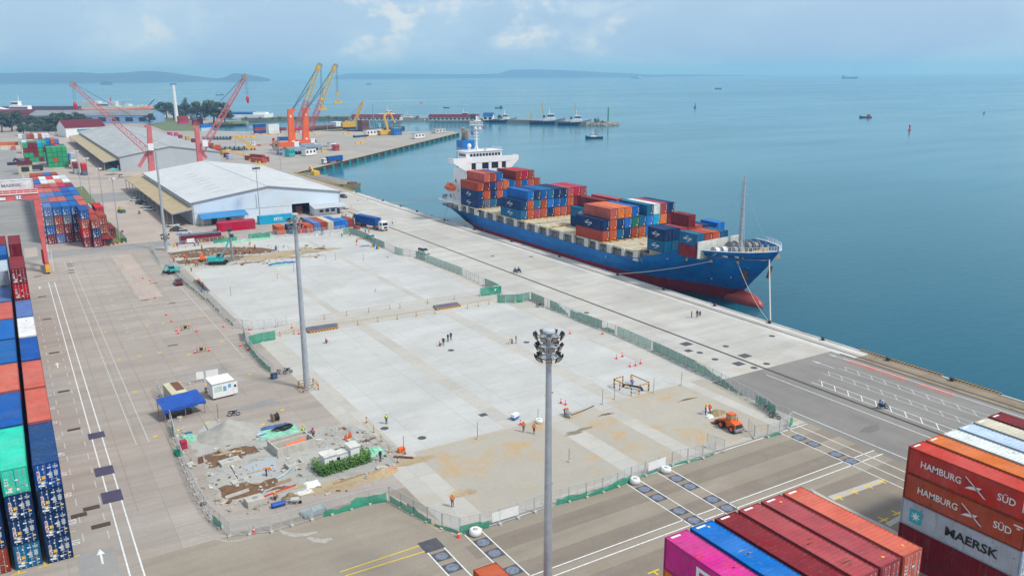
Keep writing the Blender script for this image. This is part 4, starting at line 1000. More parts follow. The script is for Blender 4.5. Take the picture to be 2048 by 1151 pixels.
for k in range(34):
    y = 128.5+rnd.random()*9; hw_ = lerpt(HD, y)-1; x = XC0+rnd.uniform(-1, 1)*hw_; mb.cbox((x, y, 9.55), (rnd.uniform(.15,.9), rnd.uniform(.15,.6), rnd.uniform(.3,.9)))
mb.build('deck_fitting', M_['yellow'], ship)
mb = MB()
for k in range(22):
    y = 128+rnd.random()*9; hw_ = lerpt(HD, y)-1; x = XC0+rnd.uniform(-1, 1)*hw_; mb.cyl((x, y, 9.3), (x, y, 9.3+rnd.uniform(.4,1.0)), .22, .22, 7)
mb.build('bollard', M_['offwhite'], ship)
def side_pt(y, z):                                   # a point on the landward shell plating
    r_ = [p for p in hullring(y)][:7]
    for a, c_ in zip(r_, r_[1:]):
        if min(a[2], c_[2]) <= z <= max(a[2], c_[2]): u = (z-a[2])/((c_[2]-a[2]) or 1); return Vector((a[0]+(c_[0]-a[0])*u, y, z))
    return Vector(r_[0])
mb = MB()
p = side_pt(131.4, 6.0)
mb.cbox((p.x-.35, 131.3, 5.2), (.5, .8, 2.2)); mb.bar((p.x-.5,130.6,4.6),(p.x-.5,132.1,4.6), .5); q = side_pt(129.6, 6.2); q.x = 2*XC0-q.x; mb.bar((q.x+.5,129,4.2),(q.x+1.1,128.6,7.0), .55)
mb.build('anchor', M_['rust'], ship)
mb = MB(); mb.smooth = True; mb.sphere((p.x+.15,131.5,6.9), 1.05, 10, 6, (.7,1.1,.55)); mb.build('anchor_bolster', M_['blue'], ship)
mb = MB()
for y, z in ((137.2,7.9),(131.8,8.3),(144.0,7.2)): q = side_pt(y, z); mb.sphere((q.x-.05,y,z), .36, 8, 6)
mb.build('fairlead_marker', M_['yellow'], ship)
mb = MB()
for y, z, L_ in ((133.9,9.6,2.2),(131.6,9.7,1.6),(141.5,9.0,1.3),(139.8,9.3,.5)): q = side_pt(y, z); mb.cbox((q.x-.05,y,z), (.3,L_,.3))
mb.build('fairlead', M_['offwhite'], ship)
def hull_text(txt, y, z, size):
    a, c_, d = side_pt(y+1, z), side_pt(y-1, z), side_pt(y, z+.6)
    ex = (c_-a).normalized(); ey = (d-side_pt(y, z-.3)).normalized(); ez = ex.cross(ey).normalized(); ey = ez.cross(ex)
    o = lettering(txt, size, DECAL_W, ship, side_pt(y, z)+ez*.06, (0, 0, 0), 'lettering', .01, 1.1)
    o.rotation_euler = Matrix((ex, ey, ez)).transposed().to_euler()
for s_, y in (('HE', 143.0), ('LE', 140.4)): hull_text(s_, y, 8.1, .95)
hull_text('I', 171.5, 3.2, 1.0); hull_text('8', 140.5, 2.6, .8); hull_text('5', 134.8, 4.0, .8)
q = side_pt(257.5, 2.6); mb = MB(); mb.cbox((q.x-.06, 258.6, 2.2), (.1, 1.0, 1.0)); mb.build('hull_plate', M_['orange'], ship)
# lifeboat, ropes
lb = thing('lifeboat', 'orange enclosed lifeboat hanging in the white davits at the stern of the ship', 'lifeboat', (134.1, 263.8, 11.3))
mb = MB(); mb.smooth = True; rings = []
for u, w_, h0, h1 in ((-3.4,.05,.1,.3),(-3.0,.7,-.6,.6),(-2,1.25,-1.1,1.05),(-.5,1.4,-1.25,1.35),(1,1.4,-1.25,1.4),(2.2,1.2,-1.1,1.2),(3.0,.7,-.6,.7),(3.3,.05,.0,.3)):
    rings.append([(w_*math.cos(a*math.pi/6), u, (h1 if math.sin(a*math.pi/6) > 0 else -h0)*math.sin(a*math.pi/6)) for a in range(12)])
mb.loft(rings); mb.build('hull', M_['orange'], lb, fix=True)
mb = MB(); mb.box(-.7,.7,-1.2,.8,1.1,1.75); mb.build('cockpit', M_['orange'], lb)
mb = MB(); mb.box(-1.45,-1.36,-2.2,2.2,-.15,.05); mb.build('rubbing_strake', M_['dark'], lb)
def rope(p0, p1, sag, r_, label, n=12):
    p0 = Vector(p0); p1 = Vector(p1); pts = []
    for i in range(n+1): u = i/n; p = p0.lerp(p1, u); p.z -= sag*4*u*(1-u); pts.append(p)
    mb = MB(); mb.tube(pts, r_, 5); return tag(mb.build('mooring_rope', M_['rope']), label, 'rope', 'mooring ropes of the container ship')
rope((130.7,311,.4), (135.2,271.5,6.6), .8, .10, 'long thin mooring rope from the quay to the stern of the container ship')
rope((130.6,262.8,.4), (135.6,268,5.0), .2, .07, 'short steep mooring rope under the stern of the container ship')
q = side_pt(137.2, 7.9); rope((130.5,163.6,.4), (q.x-.2,137.2,7.9), .5, .09, 'slack mooring rope running along the bow of the container ship')
q = side_pt(127.6, 9.4); rope((130.8,113.3,.4), (XC0-.6,127.0,9.6), .15, .14, 'taut pale mooring rope dropping from the bow tip')
q = side_pt(131.8, 8.3); rope((130.8,113.8,.4), (q.x-.2,131.8,8.3), 1.2, .05, 'thin brown mooring line hanging past the anchor')
# ---------------- deck cargo
GS = 'containers on the deck of the ship'
def bay(y0, rows, nm, z0=6.8, L=12.0, x0=133.1, lodk='plain'):
    for k, cols in rows.items():
        for i, c in enumerate(cols):
            lg = c.endswith('*'); c = c.rstrip('*')
            ti = NTIER[i] if i < len(cols)-1 else 'top'
            o = container(x0+2.5*k+1.22, y0+L/2, z0+i*HC, c, '$ container, %s, ship %s, %s row from quay' % (ti, nm, ORD[k]), GS, L, HC, 'door' if c == 'steel' and L < 7 else lodk, 1)
            if lg and o: shipping_logo(o, L, HC, -.3 if L > 7 else 0, 1.0 if L > 7 else .85)
bay(242, {0:['navy*','navy*','brown'],1:['slate','brick','maroon','salmon'],2:['steel','navy','navy','brown'],3:['navy','brick','pinkred','blue'],4:['brown','blue','orange'],5:['maroon','brown','blue'],6:['brown','maroon','brown','brown'],7:['navy','brown','blue','crimson'],8:['brown','navy','salmon','brown'],9:['maroon','brown','brick']}, 'bay before the bridge', 6.72)
bay(214.9, {0:['steel*','navy*'],1:['brick','brick','bright'],2:['pinkred','steel','navy'],3:['brick','brown','blue'],4:['navy','bright','steel'],5:['brick','blue','navy'],6:['salmon','blue','navy'],7:['brown','brick','pinkred'],8:['navy','maroon','crimson'],9:['brown','navy','pinkred']}, 'second bay from bridge')
bay(187, {3:['navy*','steel*'],4:['brown','navy','maroon'],6:['maroon','brown','pinkred']}, 'sparse middle bay')
bay(173.7, {0:['brown','navy*'],1:['brick','brick','salmon'],2:['steel','navy','orange'],3:['navy','bright','orange'],4:['brown','dgreen','blue'],5:['brick','steel*'],6:['bright','bright','steel'],7:['bright','cyan','white'],8:['navy','orange','pinkred'],9:['maroon','maroon','navy']}, 'fourth bay with white roof')
bay(149.5, {0:['steel*','navy*'],1:['steel','navy'],2:['maroon','pinkred'],3:['maroon','brown','maroon'],4:['maroon','pinkred'],5:['brown','navy'],7:['navy','bright']}, 'short forward bay', 8.0, 6.06, 133.2, 'door')
bay(138.9, {0:['maroon','steel*'],1:['maroon','brown'],2:['brown','brick'],3:['maroon','steel']}, 'foremost bay', 8.5, 5.9, 133.6)
# ================================================================== BUILDINGS, CRANES, BOATS, TREES
def PY(px, py, Y):                                   # point of a pixel's sight line on the vertical plane y = Y
    ray = RT*((px-1024)/FPX) - UP*((py-575.5)/FPX) + FW; k = Y/ray.y
    return Vector((ray.x*k, Y, CAM_H+ray.z*k))
WROOF = groundmat('white_sheet_roof', (.55,.565,.58), (.615,.63,.64), (60, 1.0), (.06,1.3,1), .88, (.46,.46,.46), .35, .05, .6, .05, .02); GROOF = groundmat('grey_sheet_roof', (.37,.38,.39), (.44,.45,.46), (60, 1.0), (.05,.9,1), .9, (.55,.56,.57), .7, .03, .7, .05, .04)
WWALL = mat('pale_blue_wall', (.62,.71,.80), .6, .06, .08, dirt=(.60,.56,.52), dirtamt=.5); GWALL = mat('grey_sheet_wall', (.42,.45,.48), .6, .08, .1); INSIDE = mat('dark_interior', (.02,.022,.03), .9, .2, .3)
def gable_hall(name, label, x0, x1, y0, y1, ze, zr, wallm, roofm, door=None):
    t = thing(name, label, 'warehouse', (x0, y0, 0)); W_ = x1-x0; L = y1-y0; xr = W_/2
    mb = MB()
    def zt(x): return ze+(zr-ze)*(1-abs(x-xr)/xr)
    def panel(xa, xb, za=0):
        xs = [xa]+([xr] if xa < xr < xb else [])+[xb]
        pts = [(xa, 0, za), (xb, 0, za)]+[(x, 0, zt(x)) for x in reversed(xs)]
        mb.add(pts, [tuple(range(len(pts)))])
    if door: panel(0, door[0]); panel(door[1], W_); panel(door[0], door[1], door[2])
    else: panel(0, W_)
    mb.add([(0,L,0),(W_,L,0),(W_,L,ze),(xr,L,zr),(0,L,ze)], [(4,3,2,1,0)])
    mb.add([(0,0,0),(0,L,0),(0,L,ze),(0,0,ze)], [(3,2,1,0)]); mb.add([(W_,0,0),(W_,L,0),(W_,L,ze),(W_,0,ze)], [(0,1,2,3)])
    mb.build('wall', wallm, t)
    mb = MB(); o_ = .5; sl = (zr-ze)/xr
    n = int(L/.9)
    for s_ in (0, 1):                                # standing-seam sheets: each slope in shallow ribs
        vs = []; fs = []
        for i in range(n+1):
            y = -.4+(L+.8)*i/n
            for dz in ((0, .05) if i % 2 else (.05, 0)):
                vs += [((-o_ if s_ == 0 else W_+o_), y, ze-sl*o_+.12+dz), (xr, y, zr+.12+dz)]
        m = len(vs)//2
        for i in range(m-1): q = (2*i, 2*i+1, 2*i+3, 2*i+2); fs.append(q if s_ == 0 else tuple(reversed(q)))
        mb.add(vs, fs)
    mb.build('roof', roofm, t)
    mb = MB(); mb.box(-o_-.1, -o_+.25, -.4, L+.4, ze-sl*o_-.35, ze-sl*o_+.05); mb.box(W_+o_-.25, W_+o_+.1, -.4, L+.4, ze-sl*o_-.35, ze-sl*o_+.05)
    mb.bar((-o_, -.42, ze-sl*o_), (xr, -.42, zr), .12, .4); mb.bar((xr, -.42, zr), (W_+o_, -.42, ze-sl*o_), .12, .4)
    mb.build('gutter', M_['grey'], t)
    mb = MB(); mb.bar((xr, -.4, zr+.18), (xr, L+.4, zr+.18), .7, .1); mb.build('ridge_cap', roofm, t)
    return t, zt
wh, zt = gable_hall('warehouse', 'large white gabled warehouse with pale blue end wall and open dark doorway', 53.3, 106.7, 302, 411, 7.7, 11.6, WWALL, WROOF, (34.8, 41.4, 4.4))
mb = MB(); mb.box(30, 46, 8, 24, .02, .03); mb.box(28, 48, 24, 24.3, .0, 7); mb.box(28, 28.3, .4, 24, 0, 7); mb.box(48, 48.3, .4, 24, 0, 7); mb.build('doorway_shade_lining', INSIDE, wh)  # near-black floor and walls paint in the shade behind the doorway
mb = MB()
for k in range(8):
    for q in range(2): x = 9.5+k*.15+q*1.1; y = 12+k*8.5; z = zt(x)+.2; mb.bar((x, y, z), (x+3.6, y+.4, zt(x+3.6)+.2), .18, .06)
mb.build('roof_slit', M_['grey'], wh)
mb = MB(); mb.box(.0, 34, -.06, -.01, 3.95, 4.05); mb.box(.2, .5, -.1, -.02, 0, 7.6); mb.box(53.0, 53.3, -.1, -.02, 0, 7.4); mb.box(22, 22.2, -.12, -.02, 4, 9); mb.build('wall_trim', M_['steel'], wh)
mb = MB(); mb.cbox((38.2, 4, 1.6), (2.5,3,3.2)); mb.cbox((36.3, 6, 1.0), (1.5,3,2)); mb.build('stored_machine', M_['rust'], wh)
a = thing('awning_shed', 'small shed with sloping bright blue sheet roof against the white warehouse', 'shed', (55.0, 296, 0))
mb = MB(); mb.add([(0,0,2.7),(16,0,2.9),(16,5.9,3.9),(0,5.9,3.7),(0,0,2.6),(16,0,2.8),(16,5.9,3.8),(0,5.9,3.6)], [(0,1,2,3),(7,6,5,4),(0,4,5,1),(1,5,6,2),(0,3,7,4)]); mb.build('roof', mat('blue_sheet_roof', (.02,.22,.50), .5, .1, .3), a)
mb = MB()
for x in (.3, 5.4, 10.6, 15.6): mb.bar((x,.3,0),(x,.3,2.65), .14)
mb.build('post', M_['steel'], a)
mb = MB(); mb.box(.2,15.8,4.5,5.8,0,2.9); mb.build('wall', M_['offwhite'], a)
mb = MB(); mb.box(4,6,4.4,4.49,0,2.1); mb.box(9,10.5,4.4,4.49,.8,1.9); mb.build('opening', M_['dark'], a)
a = thing('office_annex', 'low white annex with flat grey awning roof right of the warehouse doorway', 'building', (95.0, 296.5, 0))
mb = MB(); mb.box(.2,10.6,1.6,5.4,0,2.7); mb.build('wall', M_['white'], a)
mb = MB(); mb.add([(-.3,-.6,2.85),(12.6,-.6,2.85),(12.6,5.45,3.6),(-.3,5.45,3.6),(-.3,-.6,2.7),(12.6,-.6,2.7),(12.6,5.45,3.45),(-.3,5.45,3.45)], [(0,1,2,3),(7,6,5,4),(0,4,5,1),(1,5,6,2),(0,3,7,4)]); mb.build('roof', M_['roofgrey'], a)
mb = MB(); mb.box(4.0,8.2,-.66,-.6,2.45,2.8); mb.build('sign_board', mat('navy_sign', (.01,.04,.22), .5), a)
mb = MB()
for x in (2.2,4.4,6.6): mb.box(x,x+1.4,1.5,1.59,1.0,2.0)
mb.box(8.9,9.9,1.5,1.59,0,2.1); mb.build('window', M_['glass'], a)
def canopy(label, x0, x1, y0, y1, z0, z1, roofm, n):
    t = thing('loading_canopy', label, 'canopy', (x0, y0, 0)); L = y1-y0; W_ = x1-x0
    mb = MB(); mb.add([(-.2,-.3,z0),(W_,-.3,z1),(W_,L,z1),(-.2,L,z0),(-.2,-.3,z0-.16),(W_,-.3,z1-.16),(W_,L,z1-.16),(-.2,L,z0-.16)], [(0,1,2,3),(7,6,5,4),(0,4,5,1),(1,5,6,2),(2,6,7,3),(3,7,4,0)]); mb.build('roof', roofm, t)
    mb = MB(); mb.bar((0,-.3,z0-.3),(0,L,z0-.3), .2,.3); mb.bar((0,-.36,z0-.25),(W_,-.36,z1-.25), .1,.35); mb.build('fascia', M_['steel'], t)
    for k in range(n):
        y = .3+(L-.6)*k/(n-1); mb = MB(); mb.cyl((.1,y,0),(.1,y,z0-.3), .13, n=8); mb.bar((.1,y,z0-.4),(W_-.2,y,z1-.4), .12,.25); p_ = mb.build('post', M_['steel'], t)
        mb = MB(); mb.cyl((.1,y,0),(.1,y,.55), .34, .34, 8); mb.build('post_guard', M_['yellow'], p_)
    return t
canopy('tan roofed lean-to canopy with parked cars along the white warehouse', 46.2, 53.2, 300, 419, 5.0, 6.2, M_['tan'], 12)
wh2, zt2 = gable_hall('warehouse', 'large grey roofed warehouse with pale patched sheets behind the white one', 54, 107.3, 504, 762, 7.6, 12.1, GWALL, GROOF)
mb = MB(); rnd = random.Random(4)
for k in range(34):
    x = rnd.uniform(2, 24); y = rnd.uniform(4, 180); mb.bar((x, y, zt2(x)+.2), (x+rnd.uniform(3,9), y, zt2(x+3)+.55), .9, .03)
mb.build('roof_panel', WROOF, wh2)
canopy('tan roofed lean-to canopy along the grey warehouse, farther back', 46.3, 53.9, 508, 752, 5.0, 6.2, M_['tan'], 22)
mb = MB(); mb.box(0,.2,0,250,0,4.6)
for k in range(24): mb.box(-.3,0,4+k*10,8.5+k*10,.2,4.2)
tag(mb.build('stored_goods_wall', [M_['dark']], None, (53.4, 506, 0)), 'dark row of stored goods under the far tan canopy', 'stored goods')
def small_hall(name, label, px, py, L, W_, ze, zr, wm, rm, rz=0, cat='building', wins=0):
    p = G(px, py); t = thing(name, label, cat, (p.x, p.y, 0), rz)
    mb = MB(); mb.box(0, L, 0, W_, 0, ze); mb.add([(0,0,ze),(0,W_,ze),(0,W_/2,zr),(L,0,ze),(L,W_,ze),(L,W_/2,zr)], [(0,2,1),(3,4,5)]); mb.build('wall', wm, t)
    mb = MB(); o_ = .5; dz = (zr-ze)*o_/(W_/2)
    mb.add([(-o_,-o_,ze-dz+.05),(L+o_,-o_,ze-dz+.05),(L+o_,W_/2,zr+.05),(-o_,W_/2,zr+.05),(-o_,W_+o_,ze-dz+.05),(L+o_,W_+o_,ze-dz+.05)], [(0,1,2,3),(3,2,5,4),(3,2,1,0),(4,5,2,3)]); mb.build('roof', rm, t)
    for k in range(wins):
        mb = MB(); x = L*(k+.5)/wins; w2 = L/wins*.28; mb.box(x-w2, x+w2, -.06, -.01, ze*.25, ze*.75); mb.build('window', M_['glass'], t)
    return t
def ang(pa, pb): a, b_ = G(*pa), G(*pb); return math.atan2(b_.y-a.y, b_.x-a.x), (b_-a).length
rz, L = ang((58, 247.5), (300, 247))
small_hall('transit_shed', 'very long grey roofed shed with pale blue walls far behind the trees', 58, 247.5, L, 34, 9, 14, mat('shed_blue_wall', (.22,.37,.58), .6, .15, .05), M_['roofgrey'], rz, 'warehouse', 9)
t = small_hall('gate_building', 'white building with dark red hipped roof beside the far grey warehouse', 133, 275, 32, 34, 8, 14, M_['white'], M_['roofred'], R(8))
mb = MB(); mb.box(9,20,-.12,-.05,4.2,6.6); mb.build('sign_board', mat('sign_teal', (.03,.30,.36), .5), t)
small_hall('maroon_shed', 'low maroon roofed shed at the far left edge', -40, 240, 120, 30, 8, 12, M_['maroon'] if 'maroon' in M_ else M_['roofred'], M_['roofred'], R(-35))
small_hall('grey_shed', 'small pale grey shed between the far trees', 40, 262, 40, 16, 5, 7.5, M_['roofgrey'], M_['roofgrey'], R(-30))
small_hall('red_shed', 'dark red roofed shed between the two warehouses', 236, 341, 22, 10, 3, 4.2, M_['offwhite'], M_['roofred'], R(-4))
small_hall('gate_booth', 'cream booth with maroon roof at the corner of the container block', 38, 349, 6.5, 7, 5.2, 6.6, mat('cream_wall', (.50,.45,.30), .7), mat('maroon_roof', (.17,.02,.03), .6), 0, 'booth', 1)
small_hall('guard_booth', 'small dark red booth on the grass beside the corner container stacks', 208, 491.5, 2.6, 2.6, 2.3, 2.9, mat('red_wall', (.24,.035,.035), .6), mat('red_metal_roof', (.36,.05,.05), .6), 0, 'booth', 1)
for px, py, L, lab in ((702, 241, 62, 'long quayside building with dark red roof behind the yellow crane'), (857, 241, 72, 'second long building with dark maroon roof on the far pier')):
    rz, l2 = ang((px, py), (px+100, py)); small_hall('pier_building', lab, px, py, l2*.98, 14, 3.6, 6.5, M_['offwhite'], M_['roofred'], rz, 'building', 12)
rz, l2 = ang((966, 240.5), (985, 240.5)); small_hall('pier_house', 'little white house with bright blue roof on the far pier', 966, 240.5, l2, 14, 4.5, 8, M_['white'], M_['blue'], rz, 'building', 2)
u_ = G(227, 349); t = thing('parasol', 'turquoise parasol over a stall at the end of the far canopy', 'parasol', (u_.x, u_.y, 0))
mb = MB(); mb.cyl((0,0,0),(0,0,3.2), .08); mb.build('pole', M_['steel'], t)
mb = MB(); mb.cyl((0,0,2.6),(0,0,3.5), 3.2, .1, 10); mb.build('canopy', M_['teal'], t)
# breakwater, pier and far shore
def strip_solid(name, pix, wid, z0, z1, m_, zg=-2.5):
    pts = [G(px, py, zg) for px, py in pix]; mb = MB(); L_, R_ = [], []
    for i, p in enumerate(pts):
        d = (pts[min(i+1, len(pts)-1)]-pts[max(i-1, 0)]).normalized(); n = Vector((-d.y, d.x, 0))*wid/2; L_.append(p+n); R_.append(p-n)
    ring = L_+R_[::-1]; mb.prism([(p.x, p.y) for p in ring], z0, z1); return struct(name, mb, m_)
SHORE = mat('grassy_embankment', (.20,.19,.12), .95, .3, .03, dirt=(.10,.13,.05), dirtamt=.8)
strip_solid('breakwater', [(485, 242), (560, 241), (640, 240), (705, 240.5)], 16, -6, 2.0, SHORE)
strip_solid('pier', [(700, 241.5), (850, 241.5), (960, 243), (1060, 246), (1180, 251)], 13, -6, 1.2, mat('pier_concrete', (.34,.29,.23), .9, .2, .05))
def rock_heap(name, px, py, n, rx, ry, hz, label, seed):
    p = G(px, py, -2.5); rnd = random.Random(seed); mb = MB()
    for k in range(n):
        a = rnd.random()*6.28; r_ = math.sqrt(rnd.random()); s_ = rnd.uniform(1.2, 2.6)
        mb.cbox((0, 0, 0), (s_*2, s_*1.6, s_*1.3), Matrix.Translation((p.x+rx*r_*math.cos(a), p.y+ry*r_*math.sin(a), -2.6+hz*(1-r_)))@Matrix.Rotation(rnd.random()*3, 4, 'Z')@Matrix.Rotation(rnd.random()*.8, 4, 'X'))
    return tag(mb.build(name, M_['stone']), label, 'rocks', None, None)
rock_heap('rock_mound', 1207, 250.5, 150, 17, 12, 3.4, 'heap of pale boulders at the tip of the far pier', 3)
b0 = G(1216, 250, -2.5); t = thing('beacon', 'slim green beacon column on the boulders at the pier tip', 'beacon', (b0.x, b0.y, 0))
mb = MB(); mb.cyl((0,0,-1),(0,0,13), .8, .6, 8); mb.cyl((0,0,13),(0,0,14.5), 1.0, .5, 8); mb.build('column', mat('beacon_green', (.02,.25,.12), .5), t)
mb = MB(); mb.sphere((0,0,15), .6); mb.build('lantern', M_['glass'], t)
# fender piles of the far terminal
e0, e1 = Vector((132.6, 441, 0)), Vector((tip.x, tip.y, 0)); dr = (e1-e0).normalized(); out_ = Vector((dr.y, -dr.x, 0)); rzt = math.atan2(dr.y, dr.x)
mb = MB(); a = e0+out_*.15; b_ = e1+out_*.15
mb.bar((a.x, a.y, .12), (b_.x, b_.y, .12), .9, .25); struct('terminal_kerb', mb, mat('yellowed_kerb', (.45,.33,.14), .8, .2, .2))
mb = MB(); a = e0+out_*.05; b_ = e1+out_*.05; mb.bar((a.x, a.y, -1.4), (b_.x, b_.y, -1.4), .5, 2.4); struct('quay_wall', mb, mat('dark_quay_wall', (.05,.045,.04), .9, .3, .3))
f0 = None; nF = 26
for k in range(nF):
    p = e0+dr*((e1-e0).length*(k+.6)/nF)+out_*.9
    if f0 is None:
        f0 = thing('quay_fender', 'teal fender block on the far terminal quay wall', 'fender', (p.x, p.y, -.2), rzt, 'teal fenders along the far terminal quay'); mb = MB(); mb.box(-1.0,1.0,-.8,.3,-2.4,-.3); mb.build('fender_panel', mat('fender_teal', (.015,.25,.25), .6, .15, .4), f0); mb = MB(); mb.cyl((0,.2,-.8),(0,1.0,-.8), .9, .9, 10); mb.build('rubber_cone', M_['black'], f0)
    else: dup(f0, (p.x, p.y, -.2), rzt)
# ---------------- lattice work and cranes
def lattice(mb, p0, p1, w0, w1, n, r_=.12):
    p0 = Vector(p0); p1 = Vector(p1); d = (p1-p0).normalized(); a = d.cross(Vector((0,0,1))).normalized(); b_ = a.cross(d)
    pr = None
    for i in range(n+1):
        u = i/n; c_ = p0.lerp(p1, u); w_ = w0+(w1-w0)*u
        cs = [c_+a*(sx*w_/2)+b_*(sz*w_/2) for sx, sz in ((-1,-1),(1,-1),(1,1),(-1,1))]
        if pr:
            for q in range(4): mb.bar(pr[q], cs[q], r_*1.6); mb.bar(pr[q], cs[(q+1) % 4], r_)
        for q in range(4): mb.bar(cs[q], cs[(q+1) % 4], r_)
        pr = cs
def local(t, v): return Vector(v)-t.location
def harbour_crane(label, Y, tw0, tw1, house, cab, piv, tipp, hook, seed):
    B0 = PY(tw0[0], tw0[1], Y); t = thing('harbour_crane', label, 'crane', (B0.x, Y, 0))
    P = lambda px, py, dy=0: PY(px, py, Y)-t.location+Vector((0, dy, 0))
    mb = MB(); mb.box(-8.5,8.5,-6,6,2.2,3.6)
    for x in (-7.5,7.5):
        for y in (-5.5,5.5): mb.cbox((x,y,1.1), (2.6,2.2,2.2)); mb.bar((x*1.15,y*1.3,2.6),(x*1.6,y*1.6,2.6), .9,.9)
    mb.box(-5,5,-3.5,3.5,3.6,5.0); mb.build('chassis', mat('crane_chassis_grey', (.27,.33,.40), .55, .15, .3), t)
    mb = MB()
    for k in range(7):
        for y in (-5.6,5.6): mb.cyl((-6.6+k*2.1,y-.4,.8),(-6.6+k*2.1,y+.4,.8), .8, .8, 10)
    mb.build('wheel', M_['black'], t)
    a = P(*tw0); b_ = P(*tw1)
    mb = MB(); mb.loft([[(a.x+sx*2.4, sy*2.0, 5.0) for sx, sy in ((-1,-1),(1,-1),(1,1),(-1,1))], [(a.x+sx*2.2, sy*1.8, a.z+2) for sx, sy in ((-1,-1),(1,-1),(1,1),(-1,1))], [(b_.x+sx*1.6, sy*1.4, b_.z) for sx, sy in ((-1,-1),(1,-1),(1,1),(-1,1))]])
    mb.cbox((b_.x+1.0, 0, b_.z-.2), (4.6,2.4,1.6)); mb.build('tower', M_['orange'], t)
    mb = MB(); mb.cbox((b_.x-.3, -1.62, b_.z-4), (1.0,.06,1.6)); mb.cbox((a.x+.2,-2.05,a.z+4.5), (1.6,.06,1.6)); mb.cbox((a.x+.2,-2.1,a.z+1.2), (1.9,.06,.5)); mb.build('sign_board', M_['white'], t)
    h0 = P(*house[0]); h1 = P(*house[1]); mb = MB(); mb.box(h0.x, h1.x, -3.2, 3.2, h0.z, h1.z); mb.build('machinery_house', M_['orange'], t)
    c0 = P(*cab[0]); c1 = P(*cab[1]); mb = MB(); mb.box(c0.x, c1.x, -3.4, -.6, c0.z, c1.z); cb = mb.build('cab', M_['white'], t)
    mb = MB(); mb.box(c1.x-.7, c1.x+.05, -3.45, -1.2, c0.z+.8, c1.z-.4); mb.build('window', M_['glass'], cb)
    pv = P(*piv); tp_ = P(*tipp); md = pv.lerp(tp_, .48)
    mb = MB(); lattice(mb, pv, md, 3.4, 2.8, 9, .17); mb.build('lower_boom', mat('boom_red', (.52,.09,.075), .5, .1, .4), t)
    mb = MB(); lattice(mb, md, tp_, 2.8, 1.8, 10, .16); mb.build('upper_boom', mat('boom_yellow', (.66,.47,.10), .5, .1, .4), t)
    mb = MB(); mb.cbox((tp_.x,0,tp_.z), (2.4,2.2,2.4)); mb.build('boom_head', M_['yellow'], t)
    mb = MB(); mb.cyl((tp_.x+1.2,-.6,tp_.z+1.2),(tp_.x+1.2,.6,tp_.z+1.2), 1.8, 1.8, 14); mb.build('sheave', M_['grey'], t)
    mb = MB()
    for y in (-1.1,-.4,.4,1.1):
        mb.cyl((b_.x+1.5,y,b_.z+.2),(tp_.x,y,tp_.z+.6), .07, .07, 4); m2 = pv.lerp(tp_, .72); mb.cyl((b_.x+1.5,y,b_.z),(m2.x,y,m2.z+1), .06, .06, 4)
    hk = P(*hook)
    for y in (-.5,.5):
        for x in (-.6,.6): mb.cyl((tp_.x+1.8+x*.5,y,tp_.z),(hk.x+x,y,hk.z+3), .06, .06, 4)
    mb.build('cable', M_['dark'], t)
    mb = MB(); mb.cbox((hk.x,0,hk.z+2.6), (1.8,1.2,1.6)); mb.cyl((hk.x,0,hk.z-2.5),(hk.x,0,hk.z+2.2), .45, .3, 6); mb.cbox((hk.x,0,hk.z-3.6), (5.6,2.0,1.0)); mb.bar((hk.x-2.6,0,hk.z-3.2),(hk.x,0,hk.z-1.2), .3); mb.bar((hk.x+2.6,0,hk.z-3.2),(hk.x,0,hk.z-1.2), .3)
    mb.build('spreader', M_['yellow'], t)
    return t
harbour_crane('nearer orange harbour crane with yellow tipped lattice boom on the far terminal', 548, (585,297), (580,220), ((558,294.5),(588,283)), ((586,294),(597,282.5)), (592,264), (636,135), (644,207), 1)
harbour_crane('farther orange harbour crane with raised lattice boom, right of its twin', 573, (612,291), (610,217), ((593,289),(623,278)), ((619,288),(629,277)), (619,262), (668,136), (675,195), 2)
